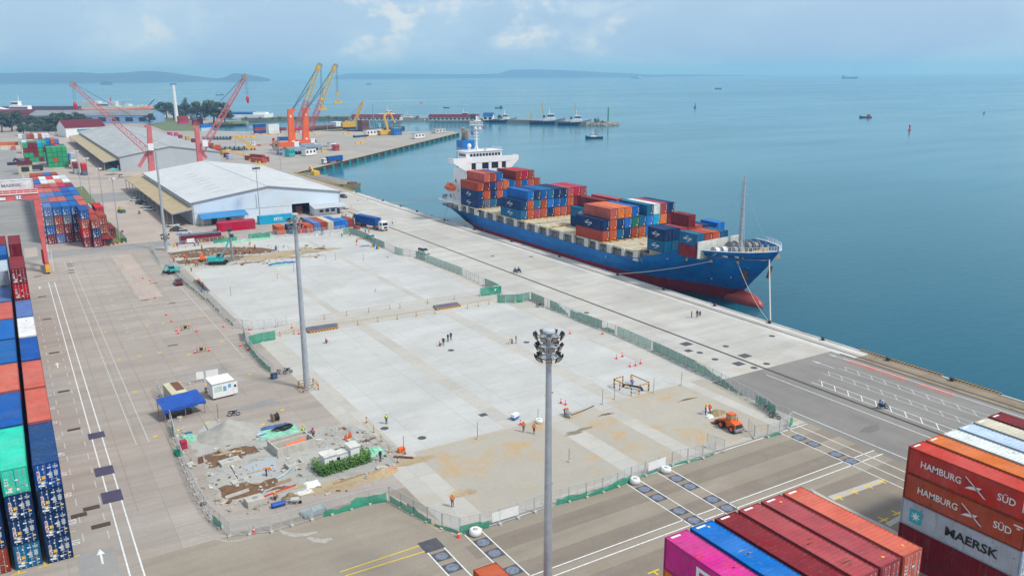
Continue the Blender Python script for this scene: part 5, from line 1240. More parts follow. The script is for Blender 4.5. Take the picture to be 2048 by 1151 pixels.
def pink_crane(label, Y, twb, twt, piv, tipp, strut, hook):
    B0 = PY(twb[0], twb[1], Y); t = thing('luffing_crane', label, 'crane', (B0.x, Y, 0)); P = lambda px, py, dy=0: PY(px, py, Y)-t.location+Vector((0, dy, 0))
    a = P(*twt); mb = MB(); mb.loft([[(sx*1.5, sy*1.5, 0) for sx, sy in ((-1,-1),(1,-1),(1,1),(-1,1))], [(a.x+sx*1.0, sy*1.0, a.z) for sx, sy in ((-1,-1),(1,-1),(1,1),(-1,1))]]); mb.cbox((a.x-.5,0,a.z+.4), (3.0,1.8,1.0)); mb.box(-4,4,-4,4,0,1.5); mb.build('tower', M_['pinkred'], t)
    pv = P(*piv); s_ = P(*strut)
    mb = MB(); mb.bar((pv.x,0,pv.z),(s_.x,0,s_.z), 1.3,1.5); mb.bar((pv.x,0,pv.z),(pv.x*.5,0,1), 1.2,1.4); mb.build('strut', M_['pinkred'], t)
    tp_ = P(*tipp); mb = MB(); lattice(mb, (pv.x,0,pv.z), tp_, 3.0, 1.3, 16, .15); mb.build('boom', M_['pinkred'], t)
    mb = MB(); mb.cyl((tp_.x,-.7,tp_.z+.3),(tp_.x,.7,tp_.z+.3), 1.7, 1.7, 14); mb.build('sheave', M_['grey'], t)
    mb = MB()
    for y in (-.8,.8): mb.cyl((a.x,y,a.z+1),(tp_.x,y,tp_.z+.8), .07, .07, 4)
    hk = P(*hook)
    for x in (-.4,.4): mb.cyl((tp_.x+x,0,tp_.z),(hk.x+x,0,hk.z), .07, .07, 4)
    mb.build('cable', M_['dark'], t)
    mb = MB(); mb.loft([[(hk.x+r_*math.cos(q*math.pi/4), r_*math.sin(q*math.pi/4), hk.z+dz) for q in range(8)] for r_, dz in ((.5,.6),(.9,-.3),(.8,-1.4),(.3,-3.0))]); mb.build('hook_block', M_['red'], t)
    c_ = P(twb[0]+(8 if tipp[0] > twb[0] else -2), (twb[1]+twt[1])/2); mb = MB(); mb.cbox((c_.x,-1.8,c_.z), (2.6,2.2,3.2)); mb.build('cab', M_['white'], t)
    return t
pink_crane('faded red luffing crane with boom swung left over the grey warehouse', 455, (302,333), (298,254), (296,303), (146,170), (278,334), (150,207))
pink_crane('faded red luffing crane with boom rising right beside the warehouse roof', 452, (400,316), (393,256), (402,303), (490,155), (413,316), (495,195))
p = G(700, 258); t = thing('crawler_crane', 'yellow crawler crane with lattice boom on the far terminal', 'crane', (p.x, p.y, 0)); P = lambda px, py: PY(px, py, p.y)-t.location
mb = MB()
for y in (-3,3): mb.box(-6,5,y-.9,y+.9,0,1.8)
mb.build('track', M_['dark'], t)
mb = MB(); mb.box(-8,5,-2.8,2.8,2,6.5); mb.cbox((5,-1.8,4.6), (3,2.2,4)); mb.build('upper_body', M_['yellow'], t)
mb = MB(); a = P(691,241); mb.bar((-4,0,6),a, .7); mb.bar((2,0,6),a, .7); mb.build('gantry', M_['yellow'], t)
mb = MB(); tp_ = P(726,203); lattice(mb, (4,0,4), tp_, 2.6, 1.4, 14, .24); mb.build('boom', M_['yellow'], t)
mb = MB(); mb.cyl(a, tp_, .12, .12, 4); mb.cyl(tp_, P(727,214), .10, .10, 4); mb.build('cable', M_['dark'], t)
# gantry crane of the container yard
YG = 247.5; t = thing('gantry_crane', 'salmon red rubber tyred gantry crane numbered 215 straddling the left lanes', 'crane', (5.9, YG, 0))
mb = MB()
for dy in (0, 9.0):
    mb.box(-24.5,.6,dy-.6,dy+.6,19.7,21.4)
    for x in (0, -23.4): mb.loft([[(x+sx*.35, dy+sy*.4, 1.9) for sx, sy in ((-1,-1),(1,-1),(1,1),(-1,1))], [(x+sx*.75, dy+sy*.55, 19.6) for sx, sy in ((-1,-1),(1,-1),(1,1),(-1,1))]])
for x in (0, -23.4): mb.box(x-.6,x+.6,-.9,9.9,1.2,2.3); mb.bar((x,.6,8),(x,8.4,8), .5)
mb.build('portal_frame', M_['rtgred'], t)
mb = MB()
for x in (0, -23.4):
    for y in (-.8,1.2,7.8,9.8): mb.cyl((x-.35,y,.75),(x+.35,y,.75), .75, .75, 12)
mb.build('tyre', M_['black'], t)
mb = MB(); mb.box(-.5,.5,-2.0,-.4,.5,1.7); mb.box(-.5,.5,-1.6,-.9,1.7,2.4); mb.build('bogie_guard', M_['yellow'], t)
mb = MB(); mb.box(-.9,-.3,.8,2.6,2.4,6.0); mb.build('cable_cabinet', M_['red'], t)
mb = MB()
for z in (22.4, 21.9): mb.bar((-24.5,-.7,z),(.4,-.7,z), .07)
for k in range(17): mb.bar((-24.5+k*1.55,-.7,21.4),(-24.5+k*1.55,-.7,22.4), .07)
mb.bar((-24.5,-.78,21.35),(.4,-.78,21.35), .16,.2)
for z in range(12): mb.bar((.75,.2,2.5+z*1.4),(.75,1.2,3.2+z*1.4), .06,.3); 
mb.bar((.7,-.5,.2),(.7,-.5,5), .06); mb.bar((1.2,-.5,.2),(1.2,-.5,5), .06); mb.bar((1.4,.5,.2),(1.4,.5,6), .08)
mb.build('railing', M_['white'], t)
mb = MB(); mb.box(-4.9,-3.3,-.80,-.76,20.0,20.9); mb.box(-10,-7,-.80,-.76,20.0,20.7); mb.build('number_plate', M_['white'], t)
lettering('2 1 5', .85, INK, t, (-4.1,-.83,20.45), (R(90),0,0), 'lettering', .03)
cc = PY(14, 371, 262); o = container(cc.x, 262, cc.z-1.4, 'white', '$ lettered container hanging inside the gantry crane', 'containers held by cranes', 12.19, HC, 'door', 1, R(90))
put(o, 'MAERSK', 1.1, M_['grey'], -.9, 1.45, .03, 1.15); decal(o, [[(-4.6,2.1),(-3.3,2.1),(-3.3,.8),(-4.6,.8)]], DECAL_C, 'emblem_field'); decal(o, [[(-4.25,1.75),(-3.65,1.75),(-3.65,1.15),(-4.25,1.15)]], DECAL_W, 'emblem', off=1.232)
t = thing('reach_stacker', 'black boomed reach stacker working between the far container rows', 'reach stacker', tuple(G(58, 342)))
P = lambda px, py: PY(px, py, t.location.y)-t.location
mb = MB(); mb.box(-1,7,-1.6,1.6,.8,3.2); mb.build('body', M_['dark'], t)
mb = MB(); mb.bar(P(62,335), P(29,317), 1.2,1.2); mb.bar(P(29,317), P(27,323), .8); mb.build('boom', M_['dark'], t)
mb = MB(); q = P(27,327); mb.cbox((q.x,0,q.z), (6,2,1.6)); mb.build('spreader', M_['dark'], t)
mb = MB()
for x in (0,6):
    for y in (-1.8,1.8): mb.cyl((x,y-.4,.8),(x,y+.4,.8), .8, .8, 10)
mb.build('wheel', M_['black'], t)
# ---------------- boats
def boat(name, label, px, py, L, head, hull, cat='boat', style='tug', group=None, house=None):
    """head: heading of the bow in degrees in image terms, 0 = to the right"""
    p = G(px, py, WATER); a, b_ = G(px, py, WATER), G(px+10, py, WATER); rz = math.atan2(b_.y-a.y, b_.x-a.x)+R(head)
    t = thing(name, label, cat, (p.x, p.y, WATER), rz, group); B = L*(.27 if style == 'tug' else .2); fb = L*(.11 if style != 'ship' else .07); house = house or M_['white']
    mb = MB(); mb.smooth = True; rings = []
    for u, hb, zd in ((-.5,.36,1.0),(-.42,.46,.95),(-.1,.5,.85),(.2,.47,1.0),(.38,.32,1.35),(.47,.12,1.65),(.5,.01,1.75)):
        w_ = hb*B; z = fb*zd; rings.append([(u*L,-w_*.75,-.6),(u*L,-w_*.95,z*.4),(u*L,-w_,z),(u*L,w_,z),(u*L,w_*.95,z*.4),(u*L,w_*.75,-.6)])
    mb.loft(rings); mb.build('hull', hull, t, fix=True)
    if style == 'tug':
        mb = MB(); mb.box(-.12*L,.22*L,-B*.32,B*.32,fb*.8,fb*.8+L*.09); mb.box(.0,.18*L,-B*.26,B*.26,fb*.8+L*.09,fb*.8+L*.19); mb.box(-.01*L,.19*L,-B*.29,B*.29,fb*.8+L*.19,fb*.8+L*.20); h_ = mb.build('deckhouse', house, t)
        mb = MB(); mb.box(-.005,.185*L,-B*.27,B*.27,fb*.8+L*.125,fb*.8+L*.165); mb.build('window', M_['glass'], h_)
        mb = MB(); mb.cyl((.05*L,0,fb*.8+L*.2),(.05*L,0,fb*.8+L*.36), .012*L, .006*L, 6); mb.bar((.05*L,-B*.2,fb+L*.28),(.05*L,B*.2,fb+L*.28), .01*L); mb.build('mast', house, t)
        mb = MB(); mb.cyl((-.1*L,0,fb*.8),(-.1*L,0,fb*.8+L*.16), .035*L, .03*L, 8); mb.build('funnel', M_['dark'], t)
        mb = MB()
        for k in range(9): u = -.45+k*.1; w_ = B*(.5 if u < .25 else .36); mb.cyl((u*L,-w_-.1,fb*.7),(u*L,-w_-.6,fb*.7), .03*L, .03*L, 8); mb.cyl((u*L,w_+.1,fb*.7),(u*L,w_+.6,fb*.7), .03*L, .03*L, 8)
        mb.build('tyre_fender', M_['black'], t)
    elif style == 'launch':
        mb = MB(); mb.box(-.25*L,.2*L,-B*.33,B*.33,fb*.7,fb+L*.10); mb.box(-.02*L,.14*L,-B*.28,B*.28,fb+L*.10,fb+L*.19); h_ = mb.build('deckhouse', house, t)
        mb = MB(); mb.box(-.24*L,.19*L,-B*.34,B*.34,fb+L*.03,fb+L*.065); mb.box(-.015*L,.145*L,-B*.29,B*.29,fb+L*.13,fb+L*.165); mb.build('window', M_['glass'], h_)
        mb = MB(); mb.cyl((.0,0,fb+L*.19),(.0,0,fb+L*.33), .008*L, .004*L, 5); mb.build('mast', house, t)
    elif style == 'ship':
        mb = MB(); mb.box(-.47*L,-.36*L,-B*.4,B*.4,fb*.8,fb+L*.1); h_ = mb.build('deckhouse', house, t); mb = MB(); mb.box(-.365*L,-.355*L,-B*.4,B*.4,fb+L*.075,fb+L*.09); mb.build('window', M_['glass'], h_)
        mb = MB()
        for k in range(4): mb.box((-.3+.17*k)*L,(-.19+.17*k)*L,-B*.35,B*.35,fb*.8,fb*1.3)
        mb.build('hatch', hull, t); mb = MB(); mb.cyl((.4*L,0,fb),(.4*L,0,fb+L*.08), .006*L, .004*L, 5); mb.build('mast', house, t)
    else:
        mb = MB(); mb.box(-.35*L,-.1*L,-B*.3,B*.3,fb*.7,fb+L*.16); h_ = mb.build('deckhouse', house, t); mb = MB(); mb.box(-.36*L,-.09*L,-B*.31,B*.31,fb+L*.08,fb+L*.12); mb.build('window', M_['glass'], h_)
        mb = MB(); mb.cyl((.1*L,0,fb*.7),(.1*L,0,fb+L*.22), .012*L, .008*L, 5); mb.build('mast', M_['wood'], t)
    return t
GT = 'tugs and launches at the far pier'
boat('tugboat', 'dark blue tugboat under way alone off the pier tip', 1188, 277, 15, 180+16, M_['navy'])
boat('tugboat', 'navy tugboat with green foredeck moored right of the blue roofed house', 1006, 245, 31, 0, M_['navy'], group=GT)
t1 = boat('tugboat', 'navy tugboat with yellow deck crane moored midway along the pier', 1095, 248.5, 38, 0, M_['navy'], group=GT)
mb = MB(); mb.bar((-4,0,5),(-6,0,22), .9); mb.bar((-18,-3,4),(-18,-3,12), .6); mb.bar((-18,3,4),(-18,3,12), .6); mb.bar((-18,-3,12),(-18,3,12), .6); mb.build('deck_crane', M_['yellow'], t1)
t1 = boat('tugboat', 'navy tugboat moored nearest the boulder heap of the pier', 1149, 250.5, 35, 0, M_['navy'], group=GT)
mb = MB(); mb.bar((2,0,6),(0,0,22), .9); mb.build('mast_crane', M_['yellow'], t1)
boat('patrol_boat', 'grey blue patrol boat moored before the first red roofed building', 775, 241.5, 40, 0, mat('patrol_blue', (.10,.28,.45), .5), 'boat', 'launch', GT)
boat('motor_launch', 'white motor launch moored in the gap between the red roofed buildings', 815, 241.5, 24, 0, M_['white'], 'boat', 'launch', GT)
boat('motor_launch', 'small white launch with red stripe before the second red roofed building', 865, 242, 20, 0, M_['white'], 'boat', 'launch', GT)
boat('pilot_boat', 'orange hulled boat with white house moored at the pier', 927, 242.5, 34, 0, M_['orange'], 'boat', 'launch', GT)
boat('motor_launch', 'teal hulled launch left of the orange hulled boat', 893, 242.3, 26, 0, mat('launch_teal', (.03,.22,.30), .5), 'boat', 'launch', GT)
boat('fishing_boat', 'teal fishing boat on open water behind the pier', 998, 216.5, 13, 180, mat('fishing_teal', (.02,.22,.25), .5), 'boat', 'fish', None, M_['navy'])
boat('fishing_boat', 'dark little fishing boat on open water left of the teal one', 893, 216, 10, 180, M_['dark'], 'boat', 'fish')
boat('fishing_boat', 'long dark fishing boat with red cabin at the right', 1731, 235.5, 14, 180, M_['dark'], 'boat', 'fish', None, M_['red'])
boat('fishing_boat', 'teal boat leaving a wake at the far right', 1968, 227, 9, 70, mat('wake_boat', (.03,.20,.26), .5), 'boat', 'fish', None, M_['navy'])
boat('fishing_boat', 'small dark boat in the upper right middle of the sea', 1436, 178, 22, 0, M_['navy'], 'boat', 'fish')
boat('fishing_boat', 'green speck of a boat beside the left red crane boom', 440, 190, 26, 0, M_['teal'], 'boat', 'fish')
boat('fishing_boat', 'tiny dark boat right of the second orange crane boom', 737, 169, 34, 0, M_['navy'], 'boat', 'fish')
boat('cargo_ship', 'loaded blue cargo ship with white bridge aft on the horizon', 1271, 157.2, 125, 180, M_['blue'], 'ship', 'ship')
boat('cargo_ship', 'long low grey blue barge train on the right horizon', 1700, 157.3, 130, 0, mat('barge_blue', (.05,.14,.26), .6), 'ship', 'ship', None, mat('barge_house', (.05,.14,.26), .6))
p = G(1819, 261, WATER); t = thing('buoy', 'red lattice buoy floating at the right', 'buoy', (p.x, p.y, WATER))
mb = MB(); mb.cyl((0,0,-.5),(0,0,.9), 1.5, 1.3, 12); mb.build('float', M_['red'], t); mb = MB(); mb.cyl((0,0,.9),(0,0,5), .8, .25, 6); mb.cbox((0,0,4.2), (1.3,1.3,1.6)); mb.build('tower', M_['red'], t); mb = MB(); mb.sphere((0,0,5.6), .5); mb.build('lantern', M_['white'], t)
p = G(1390, 216, WATER); t = thing('buoy', 'dark channel buoy in the middle distance', 'buoy', (p.x, p.y, WATER))
mb = MB(); mb.cyl((0,0,-.5),(0,0,1.4), 2.2, 1.8, 10); mb.build('float', M_['navy'], t); mb = MB(); mb.cyl((0,0,1.4),(0,0,8), 1.0, .3, 6); mb.build('tower', M_['dark'], t)
p = G(843, 206, WATER); t = thing('buoy', 'small orange marker buoy behind the pier', 'buoy', (p.x, p.y, WATER)); mb = MB(); mb.sphere((0,0,.6), 2.4, 10, 6); mb.build('float', M_['orange'], t)
# the supply vessel and ferry at the far left jetty
fs_ = boat('supply_vessel', 'orange hulled supply vessel with pale upper works at the far left jetty', 235, 223.5, 118, 0, mat('vessel_orange', (.60,.19,.08), .5, .1, .02), 'ship', 'x')
fs_.scale = (1,1,.42)
mb = MB(); rnd = random.Random(6); mb.box(-54,-30,-9,9,9,38); mb.box(-26,40,-8,8,9,19)
for k in range(30): x = rnd.uniform(-50,46); mb.box(x,x+rnd.uniform(2,9),rnd.uniform(-8,0),rnd.uniform(0,8),12,rnd.uniform(20,40 if x < 0 else 30))
mb.build('upper_works', M_['offwhite'], fs_); mb = MB(); mb.cyl((-9,0,14),(-9,0,52), 1.6, .8, 8); mb.cbox((-40,-6,34), (6,5,9)); mb.build('crane_pedestal', M_['red'], fs_); mb = MB(); mb.bar((48,0,12),(64,0,44), 1.2); mb.build('crane_jib', M_['dark'], fs_)
strip_solid('jetty', [(0, 224), (90, 223.5), (160, 223.5)], 14, -6, 6, mat('dark_jetty', (.10,.10,.10), .9, .3, .02))
fr = boat('ferry', 'white passenger ferry with red lettering band behind the left trees', 42, 236.5, 60, 180, M_['white'], 'ferry', 'launch')
fr.location.z = 1.5
p = G(425, 241); t = thing('restaurant_boat', 'white boat shaped pavilion with blue roof on the green spit', 'pavilion', (p.x+20, p.y, 0), ang((425,241),(497,241))[0])
mb = MB(); mb.loft([[(u*66,-w_*9,2+h*.2),(u*66,-w_*9,2+h),(u*66,w_*9,2+h),(u*66,w_*9,2+h*.2)] for u, w_, h in ((-.2,.1,5.5),(-.1,.8,5),(.2,1,4.5),(.7,1,4.5),(.8,.2,6))]); mb.build('hull', M_['white'], t, fix=True)
mb = MB(); mb.box(-3,30,-6,6,6.5,9.4); mb.build('roof', M_['blue'], t); mb = MB(); mb.box(31,46,-5,5,6.4,8.8); mb.build('deckhouse', M_['white'], t); mb = MB(); mb.box(-2.9,29,-6.1,-6.02,6.6,7.6); mb.build('window', M_['glass'], t)
# sand barge by the quay corner
p0, p1 = G(706, 372, -1.2), G(612, 349, -1.2); rz = math.atan2(p1.y-p0.y, p1.x-p0.x); Lb = (p1-p0).length
t = thing('sand_barge', 'rusty flat barge loaded with grey sand at the quay corner', 'barge', (p0.x+.5, p0.y, WATER), rz)
mb = MB(); mb.loft([[(u*Lb,-5*w_+1.0,-.5+k),(u*Lb,-5.4*w_+1.0,1.9+k),(u*Lb,5.4*w_+1.0,1.9+k),(u*Lb,5*w_+1.0,-.5+k)] for u, w_, k in ((0,.85,.6),(.06,1,.1),(.9,1,0),(1,.9,.4))]); mb.build('hull', mat('barge_hull', (.20,.17,.10), .8, .3, .4, dirt=(.10,.05,.03)), t, fix=True)
mb = MB(); mb.smooth = True; nx, ny = 24, 8; vs = []
for i in range(nx):
    for j in range(ny): u, v = i/(nx-1), j/(ny-1); vs.append((Lb*(.08+.8*u), -4.6+1+9.2*v, 1.8+1.9*math.sin(math.pi*u)**.5*math.sin(math.pi*v)**.6*(.6+.5*mnoise.noise((i*.4,j*.6,1)))))
mb.add(vs, [(i*ny+j,(i+1)*ny+j,(i+1)*ny+j+1,i*ny+j+1) for i in range(nx-1) for j in range(ny-1)]); mb.build('sand_load', mat('wet_sand', (.24,.225,.205), .95, .2, .8), t)
mb = MB(); mb.box(.6,3.2,-2,2,1.9,3.0); mb.build('winch', M_['rust'], t); mb = MB(); mb.box(Lb*.72,Lb*.8,-.5,2.5,2,4.6); mb.bar((Lb*.8,1,4),(Lb*.86,1,6.6), .6); mb.bar((Lb*.86,1,6.6),(Lb*.92,1,3.5), .5); mb.build('excavator', M_['yellow'], t)
# ---------------- trees
def leaf_crown(seed, rx, rz_, n, holes=.35):
    rnd = random.Random(seed); mb = MB(); cl_ = []
    for k in range(16):
        a = rnd.random()*6.28; u = rnd.uniform(-.8, .9); r_ = math.sqrt(max(0, 1-u*u))*rnd.uniform(.45, .95); cl_.append((rx*r_*math.cos(a), rx*r_*math.sin(a), rz_*u, rnd.uniform(.28, .5)))
    for k in range(n):
        c_ = rnd.choice(cl_); s_ = c_[3]
        d = Vector((rnd.gauss(0,1), rnd.gauss(0,1), rnd.gauss(0,1))).normalized()*rnd.uniform(.6,1.0)
        p = Vector((c_[0]+d.x*rx*s_, c_[1]+d.y*rx*s_, c_[2]+d.z*rz_*s_*.9)); q = rnd.uniform(.10,.19)*rx*.75
        nrm = (d+Vector((0,0,.6))+Vector((rnd.gauss(0,.4), rnd.gauss(0,.4), rnd.gauss(0,.4)))).normalized(); a = nrm.orthogonal().normalized(); b_ = nrm.cross(a)
        th = rnd.random()*3; a, b_ = a*math.cos(th)+b_*math.sin(th), b_*math.cos(th)-a*math.sin(th)
        mb.add([p-a*q, p-b_*q*.55, p+a*q, p+b_*q*.55], [(0,1,2,3)])
    return mb
def make_tree(name, label, seed, h, rx, rz_, n=900):
    t = thing(name, label, 'tree', (0,0,0)); mb = MB(); mb.cyl((0,0,0),(.1*rx,0,h-rz_*.6), .045*h, .025*h, 7)
    rnd = random.Random(seed)
    for k in range(5): a = k*1.26+rnd.random(); mb.cyl((.05*rx,0,(h-rz_)*.7),(rx*.55*math.cos(a),rx*.55*math.sin(a),h-rz_*.5), .018*h, .008*h, 5)
    mb.build('trunk', M_['bark'], t); c_ = leaf_crown(seed, rx, rz_, n).build('crown', LEAF, t); c_.location = (.1*rx,0,h-rz_); return t
GTR = 'trees behind the container yard'
T_ = [make_tree('broadleaf_tree', None, 11, 13, 9, 4.6), make_tree('broadleaf_tree', None, 12, 15, 8, 5.5), make_tree('broadleaf_tree', None, 13, 11, 7.5, 4.2)]
tr = [(4,264,1.25),(24,263,1.2),(44,259,1.1),(10,252,1.1),(33,250,1.0),(62,268,.7),(48,271,.75),(72,262,1.0),(88,263,1.05),(104,262,1.1),(120,263,1.15),(136,261,1.1),(152,261,1.1),(168,259,1.0),(182,258,.95),(97,269,.7),(132,270,.7),(80,253,1.0),(112,252,1.0),(146,252,.95),(318,238,1.2),(334,236,1.4),(348,238,1.3),(362,240,1.2),(382,239,1.5),(394,241,1.3),(308,243,.9),(410,240,.8),(300,250,.8)]
used_t = set()
for i, (px, py, s_) in enumerate(tr):
    k = i % 3; p = G(px, py); lab = 'leafy dark green tree, %s in the belt behind the far containers counted from the left edge' % ['number %d' % (i+1)][0]
    near_ = ['left edge clump', 'left edge clump, second crown', 'left edge clump, third crown', 'rear of the left clump', 'rear of the left clump, right half'][i] if i < 5 else None
    spot = (near_ or ['small one below the left clump', 'small one by the red container', 'first of the long belt', 'second of the long belt', 'third of the long belt', 'fourth of the long belt', 'middle of the long belt', 'sixth of the long belt', 'seventh of the long belt', 'eighth of the long belt', 'right end of the long belt', 'low one under the belt', 'low one by the yellow gate', 'rear row of the belt, left', 'rear row of the belt, middle', 'rear row of the belt, right', 'left of the white pole', 'just left of the white pole foot', 'behind the white pole foot', 'right of the white pole', 'big one under the pagoda tree', 'right of the pagoda tree', 'by the parked cars left of the pole', 'left end of the green spit', 'beside the blue shed end'][i-5])
    if k not in used_t:
        used_t.add(k); t = T_[k]; kids(t); t.location = (p.x, p.y, 0); t.scale = (s_,)*3; tag(t, 'bushy dark green tree, '+spot, 'tree', GTR)
    else: dup(T_[k], (p.x, p.y, 0), i*1.3, 'bushy dark green tree, '+spot, GTR, scale=s_)
pt = make_tree('pagoda_tree', 'tall slim tiered tree on the shore between white pole and lamp', 21, 26, 4.5, 8, 700); p = G(372, 238); pt.location = (p.x, p.y, 0); kids(pt)
pt = make_tree('spreading_tree', 'wide flat topped tree on the spit left of the boat pavilion', 22, 24, 15, 8, 1200); p = G(428, 248.5); pt.location = (p.x, p.y, 0)
dup(pt, tuple(G(450, 247)), 1.0, 'smaller flat topped tree beside the boat pavilion', None, scale=.62)
bs = make_tree('shrub', 'lone round bush at the water edge of the far terminal', 23, 7, 4, 3.2, 400); p = G(460, 259); bs.location = (p.x, p.y, 0)
GBS = 'small trees on the breakwater'
for i, (px, s_, w_) in enumerate(((492,1.0,'nearest the pavilion'),(520,.9,'second from the pavilion'),(545,.7,'third from the pavilion'),(560,1.0,'in the middle gap'),(590,.8,'left of the orange cranes'),(630,.9,'between the orange cranes'),(655,1.2,'right of the orange cranes'),(672,1.0,'left of the yellow boom'),(834,1.2,'in the gap of the pier buildings'),(948,1.6,'left of the blue roofed house'),(1000,1.4,'right of the blue roofed house'))):
    dup(bs, tuple(G(px, 240, 1.5)), i*1.1, 'small dark bush on the far breakwater, '+w_, GBS, scale=s_*.6)
dup(bs, tuple(G(1192, 248, 0)), 0, 'dense green bush at the left end of the boulder heap', None, scale=.9); dup(bs, tuple(G(1204, 248, 0)), 2, 'small bush on top of the boulder heap', None, scale=.5)
# ================================================================== MASTS AND LAMPS
FACE = mat('lamp_lens', (.42,.36,.28), .25, .1, 2)
def floodlight(parent, ang_, r_, z, tilt=R(28)):
    e = Matrix.Rotation(ang_, 4, 'Z')@Matrix.Translation((r_, 0, z))@Matrix.Rotation(tilt, 4, 'Y')
    mb = MB(); mb.cbox((0,0,0), (.10,.56,.5), e); mb.cbox((-.1,0,.02), (.14,.22,.22), e); mb.bar(e@Vector((-.3,0,-.2)), e@Vector((-.05,0,-.2)), .05); f = mb.build('floodlight', M_['dark'], parent)
    mb = MB(); mb.cbox((.055,0,0), (.02,.48,.42), e); mb.build('lens', FACE, f)
def high_mast(label, x, y, h, ring_z, tiers, r0=.52, n=8):
    t = thing('high_mast_light', label, 'lamp mast', (x, y, 0), R(12)); mb = MB(); mb.cyl((0,0,0),(0,0,h), r0, r0*.5, 14); mb.cyl((0,0,0),(0,0,.12), r0*1.5, r0*1.5, 14); mb.build('pole', M_['steel'], t)
    mb = MB()
    for z in (h*.12, h*.5, h*.8): mb.cyl((-.5,0,z),(.5,0,z), .03); mb.cbox((.5,0,z), (.1,.12,.1))
    mb.bar((r0*.7,0,.4),(r0*.7,0,2.2), .25); mb.build('pole_fitting', M_['grey'], t)
    mb = MB(); mb.cyl((0,0,h-.15),(0,0,h+.03), .58, .55, 14); mb.sphere((0,0,h+.03), .54, 12, 6, (1,1,.22)); mb.build('head_cap', M_['roofgrey'], t)
    for ti, z in enumerate(tiers):
        mb = MB()
        for k in range(24): a, b_ = k*math.pi/12, (k+1)*math.pi/12; mb.bar((.8*math.cos(a),.8*math.sin(a),ring_z+z),(.8*math.cos(b_),.8*math.sin(b_),ring_z+z), .09,.09)
        for k in range(n): a = k*2*math.pi/n; mb.bar((.3*math.cos(a),.3*math.sin(a),ring_z+z),(1.05*math.cos(a),1.05*math.sin(a),ring_z+z), .06)
        mb.build('lamp_ring', M_['steel'], t)
        for k in range(n): floodlight(t, k*2*math.pi/n+.2*ti, 1.12+.12*(len(tiers)-1-ti == 0), ring_z+z)
    return t
m1 = high_mast('tall grey floodlight mast standing in the striped guard rail', 37.76, 128.3, 29.2, 27.2, (0, 1.0))
m2 = high_mast('tall grey floodlight mast rising from the bottom edge in the centre', 37.8, 56.5, 29.0, 26.6, (0, .95, 1.9), .46)
m3 = high_mast('tall grey mast at the left fence corner with its lamp ring lowered', 37.7, 261.4, 30.2, 3.6, (0, 1.0), .5)
def slim_lamp(label, px, py, h, square=False, group=None):
    p = G(px, py); t = thing('lamp_post', label, 'lamp post', (p.x, p.y, 0), .3, group); mb = MB(); mb.cyl((0,0,0),(0,0,h), .2, .11, 8); mb.build('pole', M_['steel'], t)
    mb = MB()
    if square: mb.bar((-1.4,0,h),(1.4,0,h), .12); mb.bar((-1.4,0,h-1.6),(1.4,0,h-1.6), .12); mb.bar((-1.4,0,h),(-1.4,0,h-1.6), .1); mb.bar((1.4,0,h),(1.4,0,h-1.6), .1)
    else: mb.cyl((0,0,h-.3),(0,0,h), .7, .7, 10)
    mb.build('head_frame', M_['steel'], t)
    for k in range(4):
        mb = MB(); a = k*1.57
        if square: mb.cbox((-1.1+.73*k,-.2,h-.8), (.5,.3,.6))
        else: mb.cbox((.8*math.cos(a),.8*math.sin(a),h-.3), (.5,.5,.35))
        mb.build('floodlight', M_['white'] if not square else M_['dark'], t)
GLP = 'slim lamp posts along the warehouse road'
for px, py, h, d in ((163,381,18.2,'farthest of the four beside the warehouse road'),(184,408,18.8,'second farthest of the four beside the warehouse road'),(209,430,17.6,'third of the four beside the warehouse road'),(239,476,19.4,'nearest of the four, standing by the red booth')): slim_lamp('slim grey lamp post, '+d, px, py, h, False, GLP)
slim_lamp('slim grey lamp post with square frame before the white warehouse wall', 521, 446, 20, True)
GLT = 'lamp posts on the far terminal'
for px, py, h, d in ((562,340,19,'nearest, left of the orange cranes'),(488,316,16,'beside the brown container pair'),(505,300,16,'by the pipe yard'),(655,262,16,'right of the orange cranes'),(405,245,22,'on the shore by the flat topped tree')): slim_lamp('slim pale lamp post on the far terminal, '+d, px, py, h, False, GLT)
p = G(354, 243); t = thing('white_pole', 'very tall plain white pole beside the far trees', 'pole', (p.x, p.y, 0)); mb = MB(); mb.cyl((0,0,0),(0,0,41), 2.2, 1.6, 12); mb.build('shaft', M_['white'], t); mb = MB(); mb.cbox((0,0,41.5), (7,3,1.2)); mb.build('cap', M_['blue'], t)
# guard rail round the mast foot
def guard(label, cx_, cy_, w_, d_, h, r_=.07):
    t = thing('guard_rail', label, 'guard rail', (cx_, cy_, 0))
    for x in (-w_/2, w_/2):
        for y in (-d_/2, d_/2): mb = MB(); mb.cyl((x,y,0),(x,y,h), r_*1.5, n=8); mb.build('post', HAZARD, t)
    mb = MB()
    for z in (h*.55, h*.97):
        for a, b_ in (((-1,-1),(1,-1)),((1,-1),(1,1)),((1,1),(-1,1)),((-1,1),(-1,-1))): mb.cyl((a[0]*w_/2,a[1]*d_/2,z),(b_[0]*w_/2,b_[1]*d_/2,z), r_*.8, n=6)
    mb.build('rail', HAZARD, t); return t
guard('black and yellow striped guard rail around the tall mast foot', 37.9, 128.0, 2.5, 2.6, 1.25, .06)
p = G(1262, 778); t = thing('pipe_guard', 'bent black and yellow tube barriers around a blue valve on the slab', 'guard rail', (p.x, p.y, 0), R(2))
def hoop(pts, r_=.09): mb = MB(); mb.tube(pts, r_, 8); mb.build('hoop', HAZARD, t)
